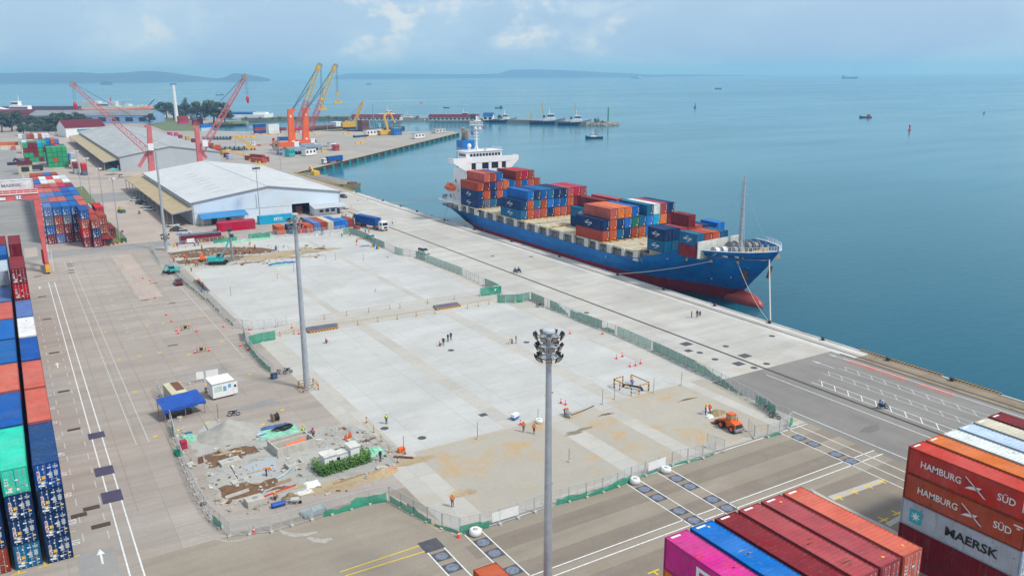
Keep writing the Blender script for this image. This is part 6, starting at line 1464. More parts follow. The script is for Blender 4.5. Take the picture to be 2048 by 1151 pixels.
hoop([(-1.9,-2.2,0),(-1.9,-2.2,1.5),(-1.9,2.0,1.5),(-1.9,2.0,0)]); hoop([(1.9,-2.2,0),(1.9,-2.2,1.5),(1.9,2.2,1.5),(1.9,2.2,0)]); hoop([(-1.7,2.3,0),(-1.7,2.3,1.5),(.2,2.3,1.5),(.2,2.3,0)]); hoop([(-.4,-2.4,0),(-.4,-2.4,1.5),(1.6,-2.4,1.5),(1.6,-2.4,0)]); hoop([(-1.9,.6,0),(-1.9,.6,1.5)])
t = thing('water_valve', 'blue valve on a black pipe bend inside the striped tube barriers', 'valve', (p.x+.2, p.y, 0))
mb = MB(); mb.tube([(-.6,1.6,0),(-.6,1.4,.5),(.2,0,.5),(.9,-1.2,.5),(1.0,-1.5,0)], .17, 8); mb.build('pipe', M_['black'], t)
mb = MB(); mb.cyl((.1,.1,.5),(.1,.1,1.1), .16, .12, 8); mb.cyl((.1,.1,1.1),(.1,.1,1.2), .32, .32, 10); mb.build('valve_body', M_['blue'], t)
# ================================================================== FENCES
def fence(label, pix, nets=(), step=2.4, h=2.0, boards=(), wire=True):
    """pix: foot line in pixels; nets: (from, to, height0, height1) along the run as fractions"""
    pts = [G(*q) for q in pix]; o0 = pts[0]; seg = []; tot = 0
    for a, b_ in zip(pts, pts[1:]): L = (b_-a).length; seg.append((a, b_, tot, L)); tot += L
    def at(d):
        for a, b_, s0, L in seg:
            if d <= s0+L+1e-6: return a.lerp(b_, max(0, (d-s0))/L)-o0
        return pts[-1]-o0
    t = thing('site_fence', label, 'fence', tuple(o0)); n = max(1, round(tot/step)); mw = None
    for i in range(n):
        a, b_ = at(tot*i/n), at(tot*(i+1)/n); d = (b_-a).normalized()*.06; a2, b2 = a+d, b_-d
        mb = MB()
        for q in (a2, b2): mb.bar((q.x,q.y,.05),(q.x,q.y,h), .06)
        for z in (.14, h): mb.bar((a2.x,a2.y,z),(b2.x,b2.y,z), .05)
        m = a2.lerp(b2, .5); mb.bar((m.x,m.y,.14),(m.x,m.y,h), .03)
        f = mb.build('fence_panel', M_['zinc'], t)
        if wire: mb = MB(); mb.add([(a2.x,a2.y,.16),(b2.x,b2.y,.16),(b2.x,b2.y,h-.04),(a2.x,a2.y,h-.04)], [(0,1,2,3)]); mb.build('wire_mesh', WIRE, f)
        mb = MB(); rz = math.atan2((b_-a).y, (b_-a).x); mb.cbox((0,0,.11), (.34,.72,.22), Matrix.Translation(a)@Matrix.Rotation(rz, 4, 'Z')); mb.build('foot_block', M_['conc'], t)
    rnd = random.Random(len(label)); k = 0
    for f0, f1, h0, h1 in nets:
        L = (f1-f0)*tot; m = max(2, int(L/.7)); nr = None; vs = []
        for i in range(m+1):
            q = at(tot*f0+L*i/m); u = i/m; off = rnd.uniform(-.10,.10); hh = (h0+(h1-h0)*u)+rnd.uniform(-.28,.10)*(1 if min(h0,h1) < 1.8 else .25)
            dd = (at(min(tot, tot*f0+L*(i+1)/m))-at(max(0, tot*f0+L*(i-1)/m))).normalized(); nx = Vector((dd.y,-dd.x,0))
            vs += [tuple(q+nx*(.10+.25*abs(off))+Vector((0,0,.03))), tuple(q+nx*(.09+off*.4)+Vector((0,0,max(.12,hh*.5)))), tuple(q+nx*.08+Vector((0,0,max(.2,hh))))]
        fs = []
        for i in range(m): fs += [(3*i,3*i+3,3*i+4,3*i+1),(3*i+1,3*i+4,3*i+5,3*i+2)]
        mb = MB(); mb.add(vs, fs); mb.build('netting', NET if min(h0, h1) < 1.95 or k % 2 == 0 else NETP, t); k += 1
    for f0, f1, z0, z1 in boards:
        a, b_ = at(tot*f0), at(tot*f1); d = (b_-a).normalized(); nx = Vector((d.y,-d.x,0))*.07; mb = MB(); mb.add([a+nx+Vector((0,0,z0)), b_+nx+Vector((0,0,z0)), b_+nx+Vector((0,0,z1)), a+nx+Vector((0,0,z1))], [(0,1,2,3)]); mb.build('notice_board', M_['white'], t)
    return t
fence('wire site fence with torn green net at its left corner along the front left', [(424,1040),(462,1074),(478,1069.5),(534,1066),(587,1050),(637,1035),(685,1023),(734,1008.5),(779,1001)], ((.02,.12,1.1,1.0),(.66,.80,.7,.9),(.80,.985,1.3,1.4)))
fence('wire site fence with ragged green net running down to the front corner', [(779,1001),(810,1019),(843,1037),(880,1055),(920,1067)], ((.02,.30,1.1,.9),(.30,.66,1.3,.7),(.70,.98,.3,.5)))
fence('long front wire site fence with white boards and ragged green net', [(920,1067),(972,1055),(1018,1042),(1100,1012),(1182,991),(1225,977),(1265,960),(1294,949),(1345,930),(1400,918),(1430,907)], ((.0,.09,1.2,1.1),(.33,.44,.9,.8),(.44,.62,.5,1.1),(.66,.99,.3,.3)), boards=((.10,.19,.5,1.7),(.70,.78,.5,1.7)))
fence('short wire fence gate leaf swung open beside the wheel loader gap', [(1413,893),(1449,906)], ())
fence('wire fence corner with swung gate leaf right of the wheel loader', [(1496,862),(1510,878),(1545,872),(1572,862),(1584,846)], ((.35,.6,.2,.5),(.85,1.0,1.6,.8)))
fence('long green netted fence along the quay apron from the loader to the mast', [(1578,842),(1555,836),(1520,812),(1480,790),(1420,757),(1396,745),(1330,713),(1250,677),(1175,648),(1120,625),(1062,600)], ((.03,.10,1.8,1.6),(.14,.30,.6,1.9),(.30,.46,2.0,2.0),(.465,.60,2.0,2.0),(.61,.66,1.2,.7),(.66,.73,2.0,1.9),(.73,.80,1.9,1.6),(.81,.86,.5,2.0),(.86,.90,1.9,1.9),(.93,1.0,1.9,1.9)))
fence('pale green netted fence bend at the far corner of the front slab', [(1060,600),(1040,605),(1000,606),(993,605)], ((.02,.98,2.0,2.0),))
fence('green netted fence beside the quay road at the far slab', [(1003,588),(985,578),(960,568),(920,548),(880,533),(830,514),(800,510),(772,497)], ((.02,.14,2.0,2.0),(.34,.66,2.0,2.0),(.66,.74,2.0,2.0),(.82,.90,2.0,2.0)))
fence('light green crumpled fence behind the parked white car', [(770,497),(748,486),(722,473),(700,467),(684,470)], ((.02,.25,2,1.8),(.25,.62,1.9,2),(.62,.98,2,2)))
fence('netted fence stub facing the camera at the middle channel end', [(960,592),(985,589),(1003,587)], ((.02,.98,2.0,2.0),), boards=((.62,.97,.8,2.1),))
fence('pale green netted fence stub at the left end of the middle channel', [(497,690),(525,683),(552,678)], ((.02,.98,1.9,1.9),))
fence('left wire fence beside the tall mast with dark green net', [(488,668),(494,692),(512,715),(530,735),(549,748)], ((.25,.95,1.0,1.1),(.0,.2,1.8,1.8)))
fence('left wire fence of the far slab beside the parked motorbikes', [(338,530),(352,548),(375,570),(398,588),(412,601)], ((.03,.97,.5,.5),), h=2.0)
fence('left wire fence continuing down to the middle channel', [(413,597),(430,615),(448,632),(468,652)], ((.03,.5,.5,.5),(.75,.98,.5,.5)))
fence('wire fence around the lowered lamp ring at the far left corner', [(303,497),(312,515),(322,530)], ((.1,.9,.5,.4),))
fence('left wire fence beside the blue tarpaulin shelter and sand heap', [(314,782),(330,815),(345,855),(355,895),(372,940),(398,1000),(422,1038)], ((.36,.44,1.6,1.4),))
fence('wire fence behind the rusty tank and the white cabin', [(316,780),(360,771),(400,764),(440,757)], (), boards=((.62,.74,.6,1.9),(.78,.98,.6,1.9)))
fence('wire fence before the maroon open container at the warehouse yard', [(357,496),(400,490),(450,484),(500,477),(556,472)], ((.34,.58,1.4,1.5),(.70,.92,1.6,1.6)))
fence('thin wire fence before the row of short containers', [(556,474),(610,470),(660,466),(690,462)], ())
fence('faint wire fence standing on the far slab beside the channel', [(468,655),(500,660),(540,656),(575,650)], ())
# striped barrier lines along the channel
def barrier(label, pix, n, tape=True):
    a, b_ = G(*pix[0]), G(*pix[1]); t = thing('tape_barrier', label, 'barrier', tuple(a)); d = b_-a
    for i in range(n): q = d*(i/(n-1)); mb = MB(); mb.cyl((q.x,q.y,0),(q.x,q.y,1.05), .05, n=6); mb.cbox((q.x,q.y,.05), (.3,.3,.1)); mb.build('post', HAZARD, t)
    mb = MB(); mb.bar((0,0,1.0),(d.x,d.y,1.0), .035); mb.bar((0,0,.5),(d.x,d.y,.5), .03); mb.build('rail', HAZARD, t)
barrier('yellow and black rope barrier along the far side of the channel, left half', ((555,653),(780,618)), 6); barrier('yellow and black rope barrier along the far side of the channel, right half', ((800,615),(960,591)), 4)
barrier('yellow and black rope barrier along the near side of the channel, left part', ((560,672),(615,664)), 3); barrier('yellow and black rope barrier along the near side of the channel, middle part', ((675,655),(870,627)), 6); barrier('yellow and black rope barrier along the near side of the channel, right end', ((935,617),(978,608)), 3)
barrier('yellow scaffold trestle barrier along the edge of the cement ground', ((733,845),(795,925)), 5)
for px, lab in (((610,657),(673,648),(676,656),(617,666)), 'left purple steel ramp plate bridging the channel'), (((866,613),(914,606),(921,612),(872,620)), 'right purple steel ramp plate bridging the channel'):
    pts = [G(*q) for q in px]; mb = MB(); o0 = pts[0]; mb.prism([(p.x-o0.x, p.y-o0.y) for p in pts], .15, .32); t = thing('ramp_plate', lab, 'steel plate', tuple(o0)); mb.build('plate', mat('purple_steel', (.12,.11,.15), .6, .2, .5), t); mb = MB(); a, b_ = pts[3]-o0, pts[2]-o0; mb.bar((a.x,a.y-.15,.2),(b_.x,b_.y-.15,.2), .2,.35); mb.build('edge_beam', HAZARD, t)
# ================================================================== PEOPLE
def person_meshes(pose):
    J = dict(pelvis=(0,0,.95), spine=(0,0,1.13), chest=(0,0,1.34), neck=(0,.0,1.47), head=(0,-.02,1.60), crown=(0,-.01,1.70))
    for s_, n in ((-1,'l'),(1,'r')):
        J.update({n+'sh':(s_*.18,0,1.40), n+'el':(s_*.25,.03,1.13), n+'wr':(s_*.26,-.08,.90), n+'hd':(s_*.26,-.12,.82), n+'hip':(s_*.09,0,.90), n+'kn':(s_*.10,-.02,.49), n+'an':(s_*.10,.03,.09), n+'to':(s_*.11,-.13,.04)})
    def mv(n, p): J[n] = p
    if pose == 'walk':
        mv('lkn',(-.10,-.16,.51)); mv('lan',(-.10,-.22,.10)); mv('lto',(-.11,-.37,.06)); mv('rkn',(.10,.04,.50)); mv('ran',(.10,.28,.12)); mv('rto',(.11,.14,.04)); mv('lwr',(-.25,.12,.92)); mv('lhd',(-.25,.14,.84)); mv('rwr',(.25,-.24,.98)); mv('rhd',(.25,-.31,.93))
    if pose == 'bend':
        for n, dy, z in (('spine',-.12,1.06),('chest',-.34,1.12),('neck',-.46,1.13),('head',-.58,1.12),('crown',-.67,1.10),('lsh',-.38,1.12),('rsh',-.38,1.12),('lel',-.42,.86),('rel',-.42,.86),('lwr',-.48,.62),('rwr',-.50,.62),('lhd',-.50,.54),('rhd',-.52,.54)): J[n] = (J[n][0], dy, z)
    if pose in ('sit', 'squat'):
        dz = -.42 if pose == 'sit' else -.62
        for n in list(J):
            if n[1:] not in ('kn','an','to'): J[n] = (J[n][0], J[n][1], J[n][2]+dz)
        for s_, n in ((-1,'l'),(1,'r')):
            if pose == 'sit': mv(n+'kn',(s_*.20,-.38,.55)); mv(n+'an',(s_*.20,-.30,.16)); mv(n+'to',(s_*.20,-.45,.12)); mv(n+'el',(s_*.26,-.16,.76)); mv(n+'wr',(s_*.28,-.42,.74)); mv(n+'hd',(s_*.28,-.52,.74))
            else: mv(n+'kn',(s_*.18,-.34,.46)); mv(n+'an',(s_*.12,-.02,.09)); mv(n+'to',(s_*.14,-.18,.04)); mv(n+'el',(s_*.24,-.22,.56)); mv(n+'wr',(s_*.12,-.45,.50)); mv(n+'hd',(s_*.10,-.53,.46))
    if pose == 'point': mv('rel',(.32,-.20,1.30)); mv('rwr',(.33,-.45,1.34)); mv('rhd',(.33,-.55,1.35)); mv('lel',(-.30,.08,1.14)); mv('lwr',(-.16,-.10,1.02)); mv('lhd',(-.10,-.14,1.0))
    rad = dict(pelvis=.135, spine=.125, chest=.15, neck=.06, head=.10, crown=.075, sh=.07, el=.05, wr=.036, hd=.045, hip=.10, kn=.065, an=.048, to=.045)
    E = [('pelvis','spine'),('spine','chest'),('chest','neck'),('neck','head'),('head','crown')]
    for n in 'lr': E += [('chest',n+'sh'),(n+'sh',n+'el'),(n+'el',n+'wr'),(n+'wr',n+'hd'),('pelvis',n+'hip'),(n+'hip',n+'kn'),(n+'kn',n+'an'),(n+'an',n+'to')]
    names = list(J); ix = {n: i for i, n in enumerate(names)}
    me = bpy.data.meshes.new('p'); me.from_pydata([J[n] for n in names], [(ix[a], ix[b_]) for a, b_ in E], [])
    o = bpy.data.objects.new('p', me); COL.objects.link(o); md = o.modifiers.new('s', 'SKIN'); md.use_smooth_shade = True
    for i, n in enumerate(names):
        r_ = rad.get(n) or rad[n[1:]]; me.skin_vertices[0].data[i].radius = (r_*(1.25 if n in ('chest','pelvis','spine') else 1), r_*(.85 if n in ('chest','spine') else 1)); me.skin_vertices[0].data[i].use_root = n == 'pelvis'
    o.modifiers.new('u', 'SUBSURF').levels = 1
    bpy.context.view_layer.update(); ev = bpy.data.meshes.new_from_object(o.evaluated_get(bpy.context.evaluated_depsgraph_get())); bpy.data.objects.remove(o)
    def zone(c):
        best = min(names, key=lambda n: (Vector(J[n])-c).length)
        if best in ('head','crown','neck'): return 2
        if best[1:] == 'hd': return 2
        if best[1:] in ('hip','kn'): return 0
        if best[1:] in ('an','to'): return 3
        if best == 'pelvis': return 0 if c.z < J['pelvis'][2] or pose in ('sit','squat') else 1
        return 1
    for pl in ev.polygons: pl.material_index = zone(pl.center)
    vb = MB(); vb.smooth = True
    for pl in ev.polygons:
        best = min(names, key=lambda n: (Vector(J[n])-pl.center).length)
        if best in ('chest','spine','lsh','rsh') or (best == 'pelvis' and zone(pl.center) == 1): vb.add([ev.vertices[i].co+ev.vertices[i].normal*.018 for i in pl.vertices], [tuple(range(len(pl.vertices)))])
    hd, cr = Vector(J['head']), Vector(J['crown'])
    return ev, vb, hd.lerp(cr, .45), (cr-hd).normalized()
TROU = mat('dark_trousers', (.035,.04,.055), .9, .2, 2); SHIRT = mat('work_shirt', (.10,.12,.17), .9, .2, 2); BOOT = mat('boots', (.02,.018,.015), .8, .1, 2); FACEM = mat('dark_hair_and_eyes', (.012,.01,.01), .7, .1, 2)
PP = {}; PROT = {}
def person(px, py, pose, vest, helm, label, face=0, group='workers on the site', z=0, at=None, shirt=None):
    key = (pose,)
    p = at or G(px, py); first = pose not in PROT
    if first:
        ev, vb, hc, up = person_meshes(pose); t = thing('person', None, 'person', tuple(p), face, group)
        for m_ in (TROU, SHIRT, M_['skin'], BOOT): ev.materials.append(m_)
        b_ = bpy.data.objects.new('body', ev); COL.objects.link(b_); b_.parent = t; b_['fixed'] = 1
        v = vb.build('vest', CLOTH, t)
        rot = Vector((0,0,1)).rotation_difference(up).to_matrix().to_4x4(); mx = Matrix.Translation(hc)@rot
        mb = MB(); mb.smooth = True; mb.sphere((0,0,0), .125, 10, 6, (1,1.12,1)); mb.v = [tuple(mx@Vector((x, y, max(z_, .012)+.02))) for x, y, z_ in mb.v]; mb.cyl(mx@Vector((0,-.03,.015)), mx@Vector((0,-.03,.035)), .15, .14, 12); mb.build('helmet', CLOTH, t)
        mb = MB()
        for sx in (-.035,.035): mb.cbox((sx,-.105,-.03), (.022,.012,.012), mx)
        mb.cbox((0,-.105,-.085), (.05,.01,.012), mx); mb.cbox((0,-.115,-.055), (.02,.025,.025), mx); f_ = mb.build('face', FACEM, t); f_['fixed'] = 1
        PROT[pose] = t; kids(t); label and tag(t, label, None)
        o = t
    else:
        o = dup(PROT[pose], tuple(p), face, label, group)
    o.location.z += z
    for c_ in o.children:
        if c_.name.startswith('vest'): c_.color = c4(vest)
        if c_.name.startswith('helmet'): c_.color = c4(helm)
    return o
OR, LM, WH, YE, BL, DK, RD = (.85,.16,.02), (.45,.75,.05), (.75,.75,.74), (.85,.50,.02), (.02,.12,.55), (.03,.035,.05), (.5,.03,.03)
ppl = [
 (905,1013,'stand',OR,YE,'worker in orange vest with yellow helmet standing inside the front fence corner',3.0),
 (1047,863,'walk',OR,YE,'worker in orange vest walking left of another near the pump',-.4),(1068,867,'walk',OR,YE,'worker in orange vest walking nearest the white bag by the mast',-.2),
 (1129,829,'bend',OR,YE,'worker in orange vest bending over the cutting machine',.6),(773,847,'stand',LM,WH,'worker in lime vest and tan trousers alone on the slab',.3),
 (879,692,'squat',OR,YE,'crouching worker in orange at the left of the group on the slab',1.2),(887,691,'stand',DK,WH,'dark dressed person with white helmet second in the slab group',-.6),(896,683,'stand',DK,WH,'person with white helmet third in the slab group',.4),(902,680,'stand',(.05,.10,.22),WH,'person in blue with white helmet at the right of the slab group',-1),
 (1024,687,'bend',OR,YE,'bending worker in orange beside a standing person on the slab',-1.2),(1032,686,'stand',DK,WH,'dark dressed person with white helmet beside a bending worker',1.0),
 (652,686,'squat',RD,YE,'worker in red squatting alone right of the tall mast',.8),
 (1383,635,'stand',OR,WH,'worker in orange vest standing on the apron near the ship bow',.5),(1394,635,'walk',(.03,.06,.18),BL,'person in dark blue standing on the apron near the ship bow',-.7),(1400,631,'squat',DK,DK,'person in black crouching on the apron near the ship bow',-1.2),
 (785,449,'stand',WH,DK,'person in white shirt alone on the apron by the container truck',.2),
 (607,872,'stand',LM,YE,'worker in lime vest with yellow helmet behind the concrete pit',.2),(617,876,'bend',(.1,.25,.5),BL,'worker with blue helmet bending behind the concrete pit',.9),(627,877,'stand',OR,BL,'worker in orange with blue helmet right of the concrete pit',-.8),
 (533,951,'bend',OR,YE,'worker in orange vest bending over timber on the cement ground',1.0),(549,999,'squat',OR,YE,'worker crouching beside the concrete slab near the front fence',1.3),(761,922,'stand',DK,WH,'dark dressed worker with white helmet by the round shaft',.4),
 (1411,829,'stand',OR,YE,'left one of two workers beside the wheel loader bucket',.4),(1419,828,'stand',OR,YE,'right one of two workers beside the wheel loader bucket',-.5),
 (390,492,'stand',WH,WH,'left pale dressed person behind the orange workers at the far corner',.3),(397,491,'stand',(.25,.45,.6),WH,'pale blue dressed person at the far corner',-.3),
 (404,500,'stand',OR,YE,'worker in orange above the small red excavator',.6),(369,520,'stand',OR,YE,'worker in orange at the left of the digging crew',.3),(374,523,'walk',OR,YE,'worker in orange second in the digging crew',-.4),(378,529,'bend',OR,YE,'bending worker in orange in the digging crew',1),(372,531,'bend',(.6,.4,.05),YE,'bending worker in ochre in the digging crew',-1),(383,543,'stand',LM,WH,'worker in lime vest at the front of the digging crew',.4),
 (391,533,'stand',OR,YE,'left one of two workers in orange before the teal excavator',.2),(395,533,'stand',OR,YE,'right one of two workers in orange before the teal excavator',-.2),(448,510,'stand',OR,YE,'worker in orange right behind the teal excavator',.8),(472,506,'bend',OR,YE,'bending worker in orange right of the hanging pile',.5),(490,506,'squat',OR,YE,'crouching worker in orange on the brown soil',-.5),(499,508,'bend',OR,YE,'bending worker in orange at the right of the brown soil',.9),(510,499,'stand',OR,YE,'worker in orange standing beside the blue barrel',.4),(348,524,'stand',OR,YE,'worker in orange behind the small teal excavator',.1),
 (399,569,'stand',OR,YE,'worker in orange at the far end of the motorbike row',.3),(406,576,'stand',OR,YE,'worker in orange at the near end of the motorbike row',-.6),
 (684,474,'stand',LM,WH,'worker in lime vest behind the crumpled green fence',.2),(700,472,'bend',OR,YE,'worker in orange bending before the crumpled green fence',-.5),(713,484,'squat',OR,YE,'worker in orange crouching near the white car',.4),(731,467,'stand',(.25,.2,.45),WH,'person in purple standing behind the white car',0),(738,466,'stand',OR,YE,'worker in orange standing right behind the white car',.5)]
for px, py, pose, v, h, lab, f in ppl: person(px, py, pose, v, h, lab, f)
# ================================================================== VEHICLES
WHEEL = None
def wheel(parent, x, y, r_, w_, rim=None, name='wheel'):
    mb = MB(); mb.cyl((x-w_/2,y,r_),(x+w_/2,y,r_), r_, r_, 14); o = mb.build(name, M_['black'], parent)
    mb = MB(); s_ = 1 if x > 0 else -1; mb.cyl((x+s_*(w_/2-.02),y,r_),(x+s_*(w_/2+.02),y,r_), r_*.58, r_*.52, 10); mb.build('rim', rim or M_['steel'], o)
CARP0 = {}
def car(px, py, col, rz, label, suv=False, group='parked cars'):
    p = G(px, py)
    if suv not in CARP0:
        t = thing('parked_car', None, 'car', tuple(p), rz, group); k = 1.15 if suv else 1
        mb = MB(); mb.smooth = False; rings = []
        for y, z0, z1, w_ in ((-2.2,.35,.62,.72),(-2.1,.25,.75,.82),(-1.2,.22,.92*k,.88),(1.3,.22,.98*k,.88),(2.05,.28,.95*k,.84),(2.2,.4,.8*k,.76)): rings.append([(-w_,y,z0),(-w_,y,z1*.75),(-w_*.93,y,z1),(w_*.93,y,z1),(w_,y,z1*.75),(w_,y,z0)])
        mb.loft(rings)
        ye = 2.0 if suv else 1.35; mb.loft([[(sx*.66, y, 1.47*k) for sx in (-1,1)]+[(sx*.66, y, 1.40*k) for sx in (1,-1)] for y in (-.35, ye-.35)]); mb.build('body', CARP, t, fix=True)
        mb = MB(); mb.loft([[(-.80,-1.15,.90*k),(.80,-1.15,.90*k),(.80,ye+.25,.95*k),(-.80,ye+.25,.95*k)],[(-.66,-.38,1.42*k),(.66,-.38,1.42*k),(.66,ye-.32,1.42*k),(-.66,ye-.32,1.42*k)]]); g = mb.build('windows', M_['glass'], t, fix=True)
        for x in (-.78,.78):
            for y in (-1.35,1.35): wheel(t, x, y, .32, .22)
        for sx in (-1,1):
            mb = MB(); mb.cbox((sx*.6,-2.14,.62), (.32,.14,.14)); l_ = mb.build('headlight', M_['white'], t); mb = MB(); mb.cbox((sx*.62,2.16,.75*k), (.26,.1,.18)); l_ = mb.build('tail_light', M_['red'], t)
        CARP0[suv] = t; kids(t); t.color = c4(col)
        for c_ in t.children: c_.color = c4(col)
        return tag(t, label, None)
    return dup(CARP0[suv], tuple(p), rz, label, group, col)
RQ = 0.0
car(686,395,(.02,.03,.06),.3,'dark sedan at the far right corner of the white warehouse'); car(688,417,(.45,.46,.46),.35,'silver car beside the white annex near the warehouse'); car(742,478,(.72,.73,.74),.15,'white sedan parked behind the crumpled green fence'); car(848,507,(.42,.43,.43),.1,'silver estate car parked behind the green netted fence', True); car(357,568,(.13,.012,.03),R(178),'dark maroon car parked alone in the left yard')
car(271,402,(.6,.6,.6),R(60),'white car under the tan canopy, farthest of the row'); car(283,408,(.05,.05,.06),R(60),'dark car under the tan canopy between two white ones'); car(292,415,(.66,.66,.66),R(60),'white car under the tan canopy, third of the row'); car(300,421,(.58,.6,.62),R(60),'silver white car under the tan canopy, fourth of the row'); car(346,453,(.6,.62,.63),R(70),'white car at the near end of the tan canopy'); car(354,462,(.06,.065,.07),R(70),'dark car at the near end of the tan canopy'); car(242,354,(.5,.5,.5),.1,'grey car beside the turquoise parasol'); car(370,468,(.5,.5,.52),R(80),'grey car in the shade before the blue awning', True)
for i, (px, py) in enumerate(((112,269),(118,270),(160,253),(172,254))): car(px, py, (.5,.5,.52), .4*i, 'small parked car far behind, '+['left of the two by the gate','right of the two by the gate','first before the gate building','second before the gate building'][i])
def truck(px, py, rz, label, boxcol, cab=None, L=12.19, empty=False):
    p = G(px, py); t = thing('container_truck', label, 'truck', tuple(p), rz); cab = cab or M_['white']
    mb = MB(); mb.box(-.5,.5,-1,L+.4,.9,1.25); mb.box(-1.1,1.1,-.2,.2,1.0,1.3); mb.box(-1.1,1.1,L-.6,L-.2,1.0,1.3); mb.box(-.45,.45,-3.2,1.5,.7,1.0); mb.build('chassis', M_['orange'], t)
    mb = MB(); mb.loft([[(-1.2,-4.0,.6),(1.2,-4.0,.6),(1.2,-1.9,.6),(-1.2,-1.9,.6)],[(-1.2,-4.05,1.8),(1.2,-4.05,1.8),(1.2,-1.9,1.8),(-1.2,-1.9,1.8)],[(-1.15,-3.75,3.1),(1.15,-3.75,3.1),(1.15,-1.9,3.2),(-1.15,-1.9,3.2)]]); c_ = mb.build('cab', cab, t, fix=True)
    mb = MB(); mb.add([(-1.05,-4.05,1.85),(1.05,-4.05,1.85),(1.0,-3.85,2.8),(-1.0,-3.85,2.8)], [(0,1,2,3)]); mb.box(-1.22,-1.19,-3.6,-2.6,1.9,2.7); mb.box(1.19,1.22,-3.6,-2.6,1.9,2.7); mb.build('windscreen', M_['glass'], c_)
    mb = MB(); mb.box(-.7,.7,-4.12,-4.03,.9,1.5); mb.build('grille', M_['dark'], c_)
    for sx in (-1,1): mb = MB(); mb.cbox((sx*.9,-4.06,.95), (.3,.1,.2)); mb.build('headlight', M_['yellow'], c_)
    for y in (-3.1,.2,1.4,L-3.2,L-2.0,L-.8):
        for x in (-1.0,1.0): wheel(t, x, y, .5, .4)
    if not empty: container(p.x-math.sin(rz)*L/2, p.y+math.cos(rz)*L/2, 1.3, boxcol, '$ container riding on the '+label.split(' truck')[0].replace('container ','')+' truck', 'containers carried on trucks', L, 2.6, 'plain', 1, rz)
    return t
truck(757,459,.22,'white cabbed container truck standing on the quay apron','deep')
rt = ang((560,340),(640,330))[0]
truck(655,327,R(-62),'white cabbed container truck driving on the far terminal','blue'); truck(555,284,R(-105),'red cabbed long container truck standing behind on the far terminal','blue', M_['red']); truck(528,323,R(20),'small red cabbed truck with brown container beside the yellow kerb blocks','brown', M_['red'])
truck(516,292,R(-100),'white cabbed pipe truck behind the yellow truck crane','grey', M_['white'], 12.19, True)
def loader():
    p = G(1462, 858); a = G(1422, 838)-p; rz = math.atan2(a.y, a.x)-math.pi/2
    t = thing('wheel_loader', 'orange wheel loader with raised cab facing away towards the workers', 'wheel loader', tuple(p), rz); t.scale = (.66,)*3   # +y = bucket
    mb = MB(); mb.loft([[(-1.05,-2.2,.9),(1.05,-2.2,.9),(1.05,-2.2,2.0),(-1.05,-2.2,2.0)],[(-1.1,-1.0,.9),(1.1,-1.0,.9),(1.1,-1.0,2.35),(-1.1,-1.0,2.35)],[(-1.0,.4,.9),(1.0,.4,.9),(1.0,.4,2.3),(-1.0,.4,2.3)]]); mb.box(-.7,.7,.4,3.0,.8,1.6); mb.build('body', M_['orange'], t, fix=True)
    mb = MB(); mb.box(-.85,.85,-2.26,-2.2,1.0,1.9); mb.build('grille', M_['dark'], t)
    mb = MB(); mb.box(-1.3,1.3,-2.75,-2.15,.55,1.0); mb.build('counterweight', M_['grey'], t)
    mb = MB(); mb.box(-.78,.78,-.6,1.0,3.55,3.75); 
    for x in (-.72,.72):
        for y in (-.5,.9): mb.box(x-.06,x+.06,y-.06,y+.06,2.3,3.6)
    mb.box(-.75,.75,-.6,1.0,2.2,2.6); mb.build('cab', M_['orange'], t)
    mb = MB(); mb.box(-.74,.74,-.56,.96,2.6,3.5); mb.build('window', mat('loader_glass', (.30,.28,.16), .1, .1), t)
    for x in (-1.15,1.15):
        for y in (-1.4,1.8): wheel(t, x, y, .82, .62, M_['orange'])
    mb = MB()
    for x in (-.55,.55): mb.bar((x,1.2,2.0),(x,3.2,1.3), .22,.35); mb.bar((x,3.2,1.3),(x,4.1,.5), .2,.3)
    mb.build('lift_arm', M_['orange'], t)
    mb = MB(); mb.loft([[(x,3.8,.1),(x,5.1,.05),(x,5.1,.12),(x,3.95,.25),(x,3.75,1.25),(x,3.6,1.25),(x,3.6,.4)] for x in (-1.4,1.4)]); mb.build('bucket', M_['rust'], t, fix=True)
    mb = MB(); mb.cyl((.6,-1.1,2.3),(.6,-1.1,3.2), .07); mb.bar((-1.15,.2,2.3),(-1.15,.2,3.0), .05); mb.bar((1.15,.2,2.3),(1.15,.2,3.0), .05); mb.build('exhaust_pipe', M_['dark'], t)
loader()
